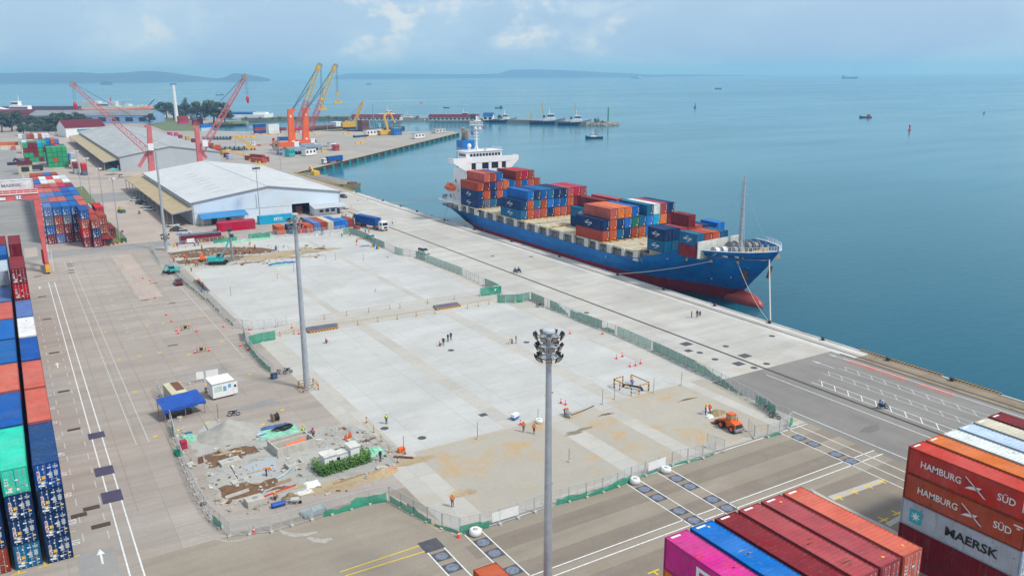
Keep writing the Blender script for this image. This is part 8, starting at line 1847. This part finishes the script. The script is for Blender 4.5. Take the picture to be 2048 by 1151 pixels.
mb.build('frame', M_['zinc'], t); mb = MB(); mb.box(-1.4,1.4,-.8,.8,.05,.08); mb.build('green_backing', M_['green'], t); mb = MB(); mb.box(-1.3,1.3,-.7,.7,.41,.42); mb.build('wire_mesh', meshmat('dense_wire', (.42,.48,.50), .5), t)
BAG = [None]
for px, py, d, s_ in ((951,1069,'at the front fence corner',1.05),(1270,966,'nearer of two on the front fence line',1.0),(1332,944,'farther of two on the front fence line',1.0),(1078,845,'beside the tall mast at the slab edge',.85)):
    p = G(px, py)
    if not BAG[0]:
        t = thing('bulk_bag', 'white woven bulk bag, '+d, 'bulk bag', tuple(p), 0, 'white bulk bags'); mb = MB(); mb.smooth = True; mb.loft([[(r_*math.cos(a*math.pi/7)*(1+.08*math.sin(a*2.3+j)), r_*math.sin(a*math.pi/7)*(1+.08*math.cos(a*1.9+j)), z) for a in range(14)] for j, (r_, z) in enumerate(((.45,0),(.62,.15),(.68,.45),(.6,.72),(.45,.80),(.3,.7)))]); mb.build('sack', M_['white'], t); heap('sand_fill', 0, 0, .4, .4, .2, M_['sand'], None, None).parent = t
        f_ = [c for c in t.children if c.name.startswith('sand_fill')][0]; f_.location = (0,0,.68); t.scale = (s_,)*3; BAG[0] = t; kids(t)
    else: dup(BAG[0], tuple(p), px*.1, 'white woven bulk bag, '+d, scale=s_)
for px, py, d in ((1419,820,'upper'),(1413,826,'left'),(1423,834,'lower')):
    sheet_heap(px-4, py, .55, .5, .55, M_['white'], 'white crumpled sack pile by the loader, %s part' % d, px)
p = G(1030, 838); t = thing('water_pump', 'small blue and white pump cart on the slab', 'pump', tuple(p), R(20)); mb = MB(); mb.box(-.6,.6,-.35,.35,.5,.95); mb.build('housing', M_['white'], t); mb = MB(); mb.box(-.6,.6,-.37,.37,.2,.5); mb.build('tank', M_['blue'], t); mb = MB(); mb.cyl((.75,-.1,.7),(.75,.1,.7), .15); mb.build('outlet', M_['dark'], t)
for x in (-.4,.4): wheel(t, x, 0, .18, .1)
p = G(1135, 833); t = thing('cutting_machine', 'grey concrete cutting machine held by a bending worker', 'machine', tuple(p)); mb = MB(); mb.box(-.3,.3,-.5,.3,.2,.8); mb.build('body', M_['grey'], t); mb = MB(); mb.bar((-.2,.3,.7),(-.25,.9,1.0), .05); mb.bar((.2,.3,.7),(.25,.9,1.0), .05); mb.build('handle', M_['dark'], t); mb = MB(); mb.cyl((-.05,-.5,.25),(.05,-.5,.25), .3, .3, 14); mb.build('blade', M_['steel'], t)
a = G(1142, 830); b_ = G(1188, 811); mb = MB(); mb.tube([(0,0,.05),((b_-a).x*.5,(b_-a).y*.35,.05),((b_-a).x,(b_-a).y,.05)], .07, 6); o = mb.build('hose', M_['black']); o.location = a; tag(o, 'black hose trailing right from the cutting machine', 'hose')
p = G(548, 756); t = thing('tool_chest', 'black and blue tool chest at the end of the left fence', 'chest', tuple(p)); mb = MB(); mb.box(-.5,.5,-.4,.4,0,.9); mb.build('body', M_['dark'], t); mb = MB(); mb.box(-.25,.3,-.42,-.39,.2,.75); mb.build('panel', M_['blue'], t)
for px, py, m2, d in ((403,583,'blue','blue barrel at the end of the motorbike row'),(552,499,'blue','blue barrel standing right of the brown soil'),(500,490,'yellow','yellow barrel before the yard fence'),(745,494,'yellow','yellow barrel, left of two by the netted fence'),(748,494,'blue','dark blue barrel, left pair by the netted fence'),(754,498,'blue','blue barrel, right pair by the netted fence'),(757,498,'yellow','yellow barrel, right pair by the netted fence'),(645,470,'steel','pale steel tank before the short containers'),(633,471,'white','white drum before the short containers'),(663,469,'white','white drum beside the pale steel tank'),(355,492,'red','red barrel before the maroon open container'),(349,494,'yellow','yellow barrel before the maroon open container')):
    p = G(px, py); t = thing('barrel', d, 'barrel', tuple(p), 0, 'barrels about the site'); s_ = 1.6 if m2 == 'steel' else 1; mb = MB(); mb.cyl((0,0,0),(0,0,.9*s_), .3*s_, .3*s_, 12); mb.build('drum', M_[m2], t); mb = MB(); mb.cyl((0,0,.88*s_),(0,0,.92*s_), .31*s_, .31*s_, 12); mb.cyl((0,0,.43*s_),(0,0,.46*s_), .312*s_, .312*s_, 12); mb.build('hoop', M_['dark'] if m2 != 'white' else M_['blue'], t)
def hurdle(px, py, label, rz):
    p = G(px, py); t = thing('warning_hurdle', label, 'hurdle', tuple(p), rz)
    for x in (-.75,.75): mb = MB(); mb.bar((x,-.3,0),(x,0,1.1), .08); mb.bar((x,.3,0),(x,0,1.1), .08); mb.build('trestle', HAZARD, t)
    mb = MB(); mb.bar((-.8,0,1.05),(.8,0,1.05), .08); mb.bar((-.8,0,.55),(.8,0,.55), .06); mb.build('rail', HAZARD, t); mb = MB(); mb.box(-.3,.3,-.08,-.04,.35,.95); mb.build('sign_board', M_['dark'], t)
hurdle(371, 660, 'yellow and black hurdle with small sign, upper of two in the left yard', R(5)); hurdle(403, 704, 'yellow and black hurdle with dark sign, lower of two in the left yard', R(5))
p = G(697, 878); t = thing('rammer_pair', 'red and orange plate compactors left on the wet cement ground', 'compactor', tuple(p)); mb = MB(); mb.cbox((-.35,0,.35), (.35,.4,.7)); mb.cbox((.35,.25,.4), (.4,.4,.8)); mb.build('body', M_['orange'], t); mb = MB(); mb.bar((-.35,0,.7),(-.35,-.4,1.1), .06); mb.bar((.35,.25,.8),(.35,-.1,1.2), .06); mb.build('handle', M_['dark'], t)
p = G(803, 903); mb = MB(); mb.box(-.45,.45,-.35,.35,0,.6); mb.box(-.47,.47,-.37,.37,.6,.66); o = mb.build('orange_box', M_['orange']); o.location = p; tag(o, 'orange box at the corner of the front slab', 'box')
for k, (px, py, L, w_, rz, m2, lab, nm) in enumerate(((402,920,1.9,.55,R(80),'rust','stack of red brown steel channels beside the left fence','steel_channels'),(807,915,2.6,.3,R(-40),'rust','rusty angle irons at the front slab corner','angle_irons'),(550,985,5.5,.2,R(12),'red','long red steel beam along the brown soil','steel_beam'),(475,988,3.0,.5,R(10),'conc','concrete edge beam along the front soil','edge_beam'),(700,957,4.5,.14,R(8),'wood','striped timber bar below the creeper hedge','timber_bar'),(565,965,2.2,.4,R(12),'wood','timber planks by the bending worker','planks'),(722,478,2.4,.4,R(-30),'wood','timber scraps by the crumpled green fence','planks'),(620,505,4.0,.2,R(15),'wood','timber lath on the sandy patch','planks'))):
    p = G(px, py); mb = MB(); rnd = random.Random(k)
    for q in range(4 if w_ > .25 else 1): mb.cbox((rnd.uniform(-.15,.15), (q-1.5)*w_*.3 if w_ > .25 else 0, .08+.02*q), (L, w_*.22 if w_ > .25 else w_, .14))
    o = mb.build(nm, M_[m2]); o.location = p; o.rotation_euler = (0,0,rz); tag(o, lab, nm.replace('_',' '))
a, b_ = G(552, 958), G(592, 930); mb = MB(); d = b_-a; mb.tube([(0,0,.1),(d.x*.4,d.y*.25,.15),(d.x*.8,d.y*.7,.3),(d.x,d.y,.5)], .12, 6); o = mb.build('suction_hose', mat('pale_blue_hose', (.35,.48,.55), .6), None); o.location = a; tag(o, 'pale blue hose leading into the low concrete inlet', 'hose')
p = G(766, 936); t = thing('shaft_ring', 'round sunken shaft ring at the edge of the cement ground', 'shaft', tuple(p)); mb = MB(); mb.cyl((0,0,0),(0,0,.25), .9, .9, 16, caps=False); mb.cyl((0,0,.0),(0,0,.04), .88, .88, 16); mb.build('ring', M_['conc'], t)
a, b_ = G(765, 942), G(793, 935); d = b_-a; mb = MB(); mb.tube([(0,0,.1),(d.x*.5,d.y*.6,.25),(d.x,d.y,.1)], .1, 6); o = mb.build('orange_pipe', M_['orange']); o.location = a; tag(o, 'short bent orange pipe by the round shaft', 'pipe')
# rubble and scraps strewn over the dug-up ground: nobody could count them
def scatter(name, label, area, n, mats, seed, smax):
    rnd = random.Random(seed); mb = MB(); done = 0
    P_ = [G(*q) for q in area]; xs = [p.x for p in P_]; ys_ = [p.y for p in P_]
    while done < n:
        x, y = rnd.uniform(min(xs), max(xs)), rnd.uniform(min(ys_), max(ys_)); ins = False
        for a, b_ in zip(P_, P_[1:]+P_[:1]):
            if (a.y > y) != (b_.y > y) and x < (b_.x-a.x)*(y-a.y)/(b_.y-a.y)+a.x: ins = not ins
        if not ins or mnoise.noise((x*.35, y*.35, seed)) < -.15: continue
        s_ = rnd.uniform(.05, smax)*rnd.random()+.04; mb.mi = rnd.randrange(len(mats)); mb.cbox((0,0,0), (s_*rnd.uniform(.6,2.6), s_, s_*.6), Matrix.Translation((x, y, s_*.3))@Matrix.Rotation(rnd.random()*3.1, 4, 'Z')@Matrix.Rotation(rnd.uniform(-.3,.3), 4, 'X')); done += 1
    return tag(mb.build(name, mats), label, 'rubble', None, 'stuff')
RM = [M_['conc'], M_['sand'], M_['stone'], M_['wood'], M_['offwhite'], M_['conc'], M_['soil']]
scatter('rubble', 'loose rubble, timber and scraps over the near dug-up work area', [(395,905),(560,865),(700,850),(815,905),(760,965),(600,1010),(470,1040),(425,1000)], 600, RM, 4, .38)
scatter('rubble', 'loose rubble and scraps over the dug-up corner before the warehouse', [(330,505),(520,488),(660,492),(640,515),(560,528),(400,535)], 520, RM, 6, .5)
scatter('rubble', 'litter and sacks along the foot of the left fence', [(330,800),(352,800),(400,960),(440,1040),(425,1045),(380,960)], 160, RM, 8, .5)
# quay bollards and fenders
BO = [None]
for k, y in enumerate((348,318,300,285,262,240,216,190,163.6,146,129,113.3,100,86,74)):
    loc = (130.55, y, .0); lab = 'black mooring bollard on the quay edge, %s from the far end' % ['first','second','third','fourth','fifth','sixth','seventh','eighth','ninth','tenth','eleventh','twelfth','thirteenth','fourteenth','fifteenth'][k]
    if not BO[0]: t = thing('mooring_bollard', lab, 'bollard', loc, 0, 'bollards along the quay'); mb = MB(); mb.cyl((0,0,0),(0,0,.45), .32, .26, 10); mb.build('post', M_['dark'], t); mb = MB(); mb.smooth = True; mb.sphere((0,0,.5), .38, 10, 6, (1,1.25,.5)); mb.build('head', M_['dark'], t); BO[0] = t; kids(t)
    else: dup(BO[0], loc, 0, lab)
FE = [None]
for k in range(22):
    y = 340-k*13.0; loc = (QX+.35, y, -.3)
    if not FE[0]: t = thing('quay_fender', 'black rubber fender with blue face on the main quay wall', 'fender', loc, 0, 'blue faced fenders of the main quay'); mb = MB(); mb.box(-.1,.35,-.7,.7,-1.6,.35); mb.build('rubber_block', M_['black'], t); mb = MB(); mb.box(.35,.5,-.6,.6,-1.5,.42); mb.build('face_panel', M_['blue'], t); FE[0] = t; kids(t)
    else: dup(FE[0], loc)
for k, (y0, y1) in enumerate(((76,92),(66,74.5))):
    mb = MB(); mb.box(QX-.22,QX-.02,y0,y1,.165,.4); o = mb.build('striped_kerb_beam', HAZARD); tag(o, 'black and yellow striped beam on the quay edge, '+['longer upper one','shorter lower one'][k], 'kerb beam')
mb = MB(); mb.box(130.9,131.15,352,440,.05,.5); tag(mb.build('striped_kerb_beam', M_['yellow']), 'yellow kerb beam along the quay beside the sand barge', 'kerb beam')
# far terminal clutter
GX = 'containers on the far terminal'
def tstack(px, py, cols, lab, L=12.19, rz=R(90), h=2.75):
    p = G(px, py)
    for i, c in enumerate(cols): container(p.x+L/2*math.cos(rz-R(90)), p.y+L/2*math.sin(rz-R(90))+1.2, i*h, c, '$ container, %s of %s' % (NTIER[i] if i < len(cols)-1 else 'top', lab), GX, L, h, 'plain', 1 if 'lettered' in lab else 0, rz)
rzT = rt
tstack(510,268,['deep','brown','deep'],'the three high blue and brown pile',12.19,rzT+R(90)); tstack(537,268,['white','white','white'],'the three high pale pile',12.19,rzT+R(90)); tstack(592,268,['pale','red'],'the low pile between the orange towers',12.19,rzT+R(90)); tstack(562,268,['grey','brown'],'the short pile right of the pale one',6.06,rzT+R(90))
tstack(357,248,['magenta','brown','brown'],'the pink bottomed shore pile',12.19,rzT+R(90)); tstack(386,250,['brown','maroon','slate'],'the dark shore pile',12.19,rzT+R(90)); tstack(402,262,['pale','bright'],'the blue shore pile',12.19,rzT+R(90)); tstack(338,270,['magenta'],'the pink low shore row',12.19,R(0))
for i, (px, py, c) in enumerate(((352,271,'magenta'),(360,276,'brown'),(374,279,'ochre'),(386,284,'maroon'),(398,290,'ochre'),(410,296,'maroon'),(422,302,'brown'),(428,308,'brick'),(436,306,'brick'),(446,309,'ochre'),(452,314,'maroon'),(458,318,'pale'))): tstack(px, py, [c, c] if i in (5,6,7,8) else [c], 'the diagonal shore row, place %s from the far end' % ['one','two','three','four','five','six','seven','eight','nine','ten','eleven','twelve'][i], 6.06, R(0))
tstack(494,320,['brown'],'the brown pair behind the kerb blocks, left one',12.19,R(20)); tstack(506,324,['brick'],'the brown pair behind the kerb blocks, right one',12.19,R(20))
GP = 'big steel pipes on the far terminal'; PI_ = [None]
for k in range(11):
    px, py = (430+k*6.2, 279.5) if k < 6 else (452+(k-6)*9, 301); lab = 'big grey steel pipe lying end on, %s of the %s row' % (ORD[k if k < 6 else k-6], 'back' if k < 6 else 'front'); p = G(px, py)
    if not PI_[0]: mb = MB(); mb.smooth = True; mb.cyl((0,0,1.5),(0,14,1.5), 1.5, 1.5, 16, caps=False); mb.smooth = False; mb.cyl((0,.3,1.5),(0,.35,1.5), 1.42, 1.42, 16); o = mb.build('steel_pipe', mat('pipe_grey', (.30,.36,.40), .6, .15, .3)); o.data.materials.append(M_['dark']); o.data.polygons[-1].material_index = 1; o.data.polygons[-2].material_index = 1; o.location = p; o.rotation_euler = (0,0,R(28)); tag(o, lab, 'pipe', GP); PI_[0] = o; KIDS[o.name] = []
    else: dup(PI_[0], tuple(p), R(28), lab)
KB = [None]
kb = [(455+k*6.5, 301.5+k*1.9+(6 if k > 6 else 0)) for k in range(11)]+[(470+k*9, 275) for k in range(5)]+[(512+k*16, 269.5) for k in range(5)]+[(590+k*14, 269) for k in range(4)]+[(520,333),(528,336),(660,300),(648,304),(690,268),(700,267),(745,272),(735,276),(775,262),(785,261),(715,288),(725,286)]
for k, (px, py) in enumerate(kb):
    p = G(px, py); loc = (p.x, p.y, 0); lab = 'low yellow kerb block edging the storage areas of the far terminal'
    if not KB[0]: mb = MB(); mb.box(-2.2,2.2,-.6,.6,0,1.0); mb.box(-2.0,2.0,-.4,.4,1.0,1.1); o = mb.build('kerb_block', M_['yellow']); o.location = loc; o.rotation_euler = (0,0,rzT); tag(o, lab, 'kerb block', 'yellow kerb blocks on the far terminal'); KB[0] = o; KIDS[o.name] = []
    else: dup(KB[0], loc, rzT+(.8 if k < 11 else 0))
for px, py, sx, sy, h, m2, lab, cat, nm in ((618,311,9,4,4.2,'white','white container office at the foot of the orange cranes','office','container_office'),(580,313,5,4,5,'teal','teal generator box before the nearer orange crane','generator','generator_box'),(664,300,6,3,5,'white','white machinery box right of the orange cranes','machinery','machinery_box'),(672,301,4,3,4,'red','small red and white booth right of the machinery box','booth','kiosk'),(740,272,12,4,5,'white','white tank container on a trailer by the small yellow crane','tank','tank_container'),(757,270,9,4,5,'offwhite','pale tank container right of the white one','tank','tank_container'),(793,270,10,4,6,'blue','blue shed box near the terminal tip','shed','box_shed'),(722,274,16,3,1.5,'navy','dark flat trailer on the far terminal','trailer','flat_trailer'),(836,277,12,4,4,'white','white bus parked near the terminal tip','bus','bus'),(877,266,14,5,3.5,'offwhite','pale workboat moored behind the terminal tip','boat','workboat'),(727,262,9,6,10,'rust','dark red winch tower behind the small yellow crane','winch','winch_tower'),(560,292,3,3,3,'dark','dark pump unit behind the nearer crane','pump','pump_unit')):
    p = G(px, py); t = thing(nm, lab, cat, tuple(p), rzT); mb = MB(); mb.box(-sx/2,sx/2,-sy/2,sy/2,.4,h); mb.build('body', M_[m2], t); mb = MB(); mb.box(-sx/2-.1,sx/2+.1,-sy/2-.1,sy/2+.1,h,h+.3); mb.build('roof', M_['grey'], t); mb = MB()
    for k in range(3): mb.box(-sx/2+sx*(k+.25)/3,-sx/2+sx*(k+.75)/3,-sy/2-.06,-sy/2-.01,h*.45,h*.8)
    mb.build('window', M_['dark'], t); mb = MB(); mb.box(-sx/2+.3,-sx/2+1,-sy/2,sy/2,0,.4); mb.box(sx/2-1,sx/2-.3,-sy/2,sy/2,0,.4); mb.build('skid', M_['dark'], t)
p = G(772, 270); t = thing('knuckle_crane', 'small yellow knuckle boom crane behind the tank containers', 'crane', tuple(p)); mb = MB(); mb.box(-6,6,-3,3,.5,4); mb.build('base', M_['yellow'], t); mb = MB(); mb.bar((2,0,4),(-1,0,16), 1.4,1.4); mb.bar((-1,0,16),(4,0,20), 1.2,1.2); mb.bar((4,0,20),(9,0,10), .9,.9); mb.build('arm', M_['yellow'], t)
p = G(745, 258); t = thing('dredger', 'dark dredging barge with pale crane frame moored behind the terminal', 'barge', (p.x, p.y, WATER), rzT); mb = MB(); mb.box(-28,40,-6,6,-.5,3); mb.build('hull', M_['dark'], t); mb = MB(); rnd = random.Random(3)
for k in range(14): x = rnd.uniform(-20,20); mb.bar((x,rnd.uniform(-4,4),3),(x+rnd.uniform(-5,5),rnd.uniform(-4,4),rnd.uniform(6,12)), .7)
mb.cyl((2,0,3),(2,0,26), .5, .3, 6); mb.build('deck_gear', mat('dredger_teal', (.15,.38,.45), .5), t)
p = G(640, 257); t = thing('barge', 'dark cargo barge moored behind the farther orange crane', 'barge', (p.x, p.y, WATER), rzT); mb = MB(); mb.box(-26,34,-6,6,-.5,3.4); mb.build('hull', M_['dark'], t); mb = MB(); mb.box(-26,34,-6.1,-6.02,.6,1.2); mb.build('waterline_band', M_['ochre'] if 'ochre' in M_ else M_['yellow'], t); mb = MB(); mb.box(18,26,-4,4,3.4,8); mb.build('deckhouse', M_['white'], t); mb = MB(); mb.box(-22,14,-4.5,4.5,3.4,5.2); mb.build('cargo', M_['rust'], t)
p = G(552, 300); t = thing('cable_reel', 'upright round cable reel beside the nearer orange crane', 'reel', tuple(p), R(-60)); mb = MB(); mb.cyl((-.5,0,3.4),(.5,0,3.4), 3.2, 3.2, 20); mb.build('disc', mat('reel_tan', (.33,.22,.15), .7), t); mb = MB(); mb.cyl((-.7,0,3.4),(.7,0,3.4), .9, .9, 12); mb.build('hub', M_['dark'], t); mb = MB(); mb.bar((0,-2,0),(0,0,3.2), .5); mb.bar((0,2,0),(0,0,3.2), .5); mb.build('stand', M_['grey'], t)
for i, (px, py) in enumerate(((327,311),(340,309))): p = G(px, py); heap('yellow_machine_cover', px, py+14, 3.5, 2.0, 3.2, M_['yellow'], 'yellow machinery seen above the roof edge, '+['left hump','right hump'][i], 'machinery', i+20)
# container yard far left edge
tstack(0, 292, ['orange'], 'the left edge row, raised bright orange one', 12.19, R(86)); tstack(2, 300, ['cream'], 'the left edge row, cream one below', 12.19, R(86)); tstack(28, 299, ['salmon'], 'the left edge row, pinkish short one', 6.06, R(0))
# clutter before the warehouse
for k, (px, py, sx, h, m2, lab) in enumerate(((425,476,1.4,.9,'blue','blue machine under the blue awning'),(415,474,1.8,1.0,'white','white parked cart under the blue awning'),(447,477,1.5,.8,'dark','dark machine beside the crimson container'),(398,474,1.6,.9,'wood','pallet stack before the parked cars'),(700,441,1.4,.9,'conc','pale pallet by the annex'),(710,436,1.2,1.4,'dark','dark stand by the annex'),(724,440,1.2,1.2,'dark','dark cart behind the container truck'))):
    p = G(px, py); t = thing('yard_equipment', lab, 'equipment', tuple(p), .3*k); mb = MB(); mb.box(-sx/2,sx/2,-.5,.5,.15,h); mb.build('body', M_[m2], t); mb = MB(); mb.bar((-sx/2,0,h),(-sx/2,0,h+.5), .06); mb.bar((-sx/2,-.4,h+.5),(-sx/2,.4,h+.5), .05); mb.build('handle', M_['dark'], t); mb = MB(); mb.cyl((-.4,-.5,.17),(-.4,.5,.17), .17); mb.cyl((.4,-.5,.17),(.4,.5,.17), .17); mb.build('wheel', M_['black'], t)
p = G(688, 441); bb = dup(bs, tuple(p), 0, 'small potted conifer before the white annex', None, scale=.32)
p = G(395, 486); t = thing('trestle_rack', 'row of yellow trestles before the maroon open container', 'trestles', tuple(p), R(8)); mb = MB()
for k in range(14): mb.bar((k*.75,0,0),(k*.75+.4,.2,.9), .1); mb.bar((k*.75+.8,0,0),(k*.75+.4,.2,.9), .1)
mb.build('trestle', M_['yellow'], t)
p = G(248, 484); mb = MB(); mb.box(-.8,.8,-.5,.5,0,1.2); mb.box(-.84,.84,-.54,.54,1.2,1.3); o = mb.build('waste_bin', mat('bin_green', (.02,.11,.085), .6)); o.location = p; tag(o, 'dark green waste bin at the grass corner by the red booth', 'bin')
p = G(246, 476); t = thing('traffic_sign', 'round blue and red traffic sign at the grass corner', 'sign', tuple(p)); mb = MB(); mb.cyl((0,0,0),(0,0,2.4), .05); mb.build('post', M_['steel'], t); mb = MB(); mb.cyl((0,-.06,2.2),(0,-.09,2.2), .45, .45, 16); mb.build('disc', M_['red'], t); mb = MB(); mb.cyl((0,-.092,2.2),(0,-.10,2.2), .3, .3, 16); mb.build('centre', M_['blue'], t)
for k in range(8): p = G(218+k*4.2, 491-k*.9); mb = MB(); mb.box(-.35,.35,-.15,.15,0,.3); mb.box(-.3,.3,-.12,.12,.3,.34); o = mb.build('kerb_stone', M_['yellow'] if k % 2 else M_['dark']); o.location = p; tag(o, ('yellow' if k % 2 else 'black')+' painted kerb stone, %s along the grass corner' % ORD[k], 'kerb stone', 'painted kerb stones')
# flags at the ship's mast
t = thing('flag', 'blue and red flag flying under the signal mast of the ship', 'flag', (139.9,258.4,31.2)); mb = MB(); mb.add([(0,0,0),(.9,-.1,-.5),(.9,-.1,-1.6),(0,0,-1.2)], [(0,1,2,3)]); mb.add([(0,.01,0),(.9,-.09,-.5),(.9,-.09,-1.6),(0,.01,-1.2)], [(3,2,1,0)]); mb.build('cloth', M_['tarp'], t); mb = MB(); mb.add([(0,-.03,-.35),(.9,-.13,-.85),(.9,-.13,-1.25),(0,-.03,-.85)], [(0,1,2,3)]); mb.build('red_band', M_['red'], t)
t = thing('flag', 'small red and white flag at the right of the signal mast', 'flag', (144.6,258.4,32.6)); mb = MB(); mb.add([(0,0,0),(.6,-.1,-.1),(.6,-.1,-1.1),(0,0,-.9)], [(0,1,2,3)]); mb.build('cloth', M_['red'], t)
mb = MB(); pals = sorted(set(q[6] for q in MASS)); lib = {}
for x, y, z, rz, L, h, c in MASS:
    k = (L, round(h, 2))
    if k not in lib: lib[k] = container_body(L, h, 0)
    mx = Matrix.Translation((x, y, z))@Matrix.Rotation(rz, 4, 'Z'); mb.mi = pals.index(c); mb.add([mx@Vector(v) for v in lib[k].v], lib[k].f)
tag(mb.build('stacked_containers', [mat(c+'_container', PAL[c][0], .6, .14, .5, dirt=(.1,.06,.04), dirtamt=.35, spec=.15) for c in pals]), 'half hidden containers filling the rest of the yard and ship stacks', 'containers', None, 'stuff')
# ================================================================== AIR
HAZE = True
if HAZE:
    sc.cycles.volume_bounces = 2
    hm = bpy.data.materials.new('haze'); hm.use_nodes = True; nt = hm.node_tree; nt.nodes.clear(); o_ = nt.nodes.new('ShaderNodeOutputMaterial'); v = nt.nodes.new('ShaderNodeVolumePrincipled')
    v.inputs['Color'].default_value = (.52,.85,1.5,1); v.inputs['Density'].default_value = 1.1e-4; v.inputs['Anisotropy'].default_value = .3; nt.links.new(v.outputs[0], o_.inputs['Volume'])
    mb = MB(); mb.box(-15200,15200,-15200,15200,-9,155); o = mb.build('haze', hm); o['kind'] = 'stuff'
dupl = {k: v for k, v in USED.items() if len(v) > 1}
print('REPEATED LABELS', {k: len(v) for k, v in dupl.items()})
print('LONG LABELS', [k for k in USED if len(k.split()) > 16 or len(k.split()) < 4][:40])
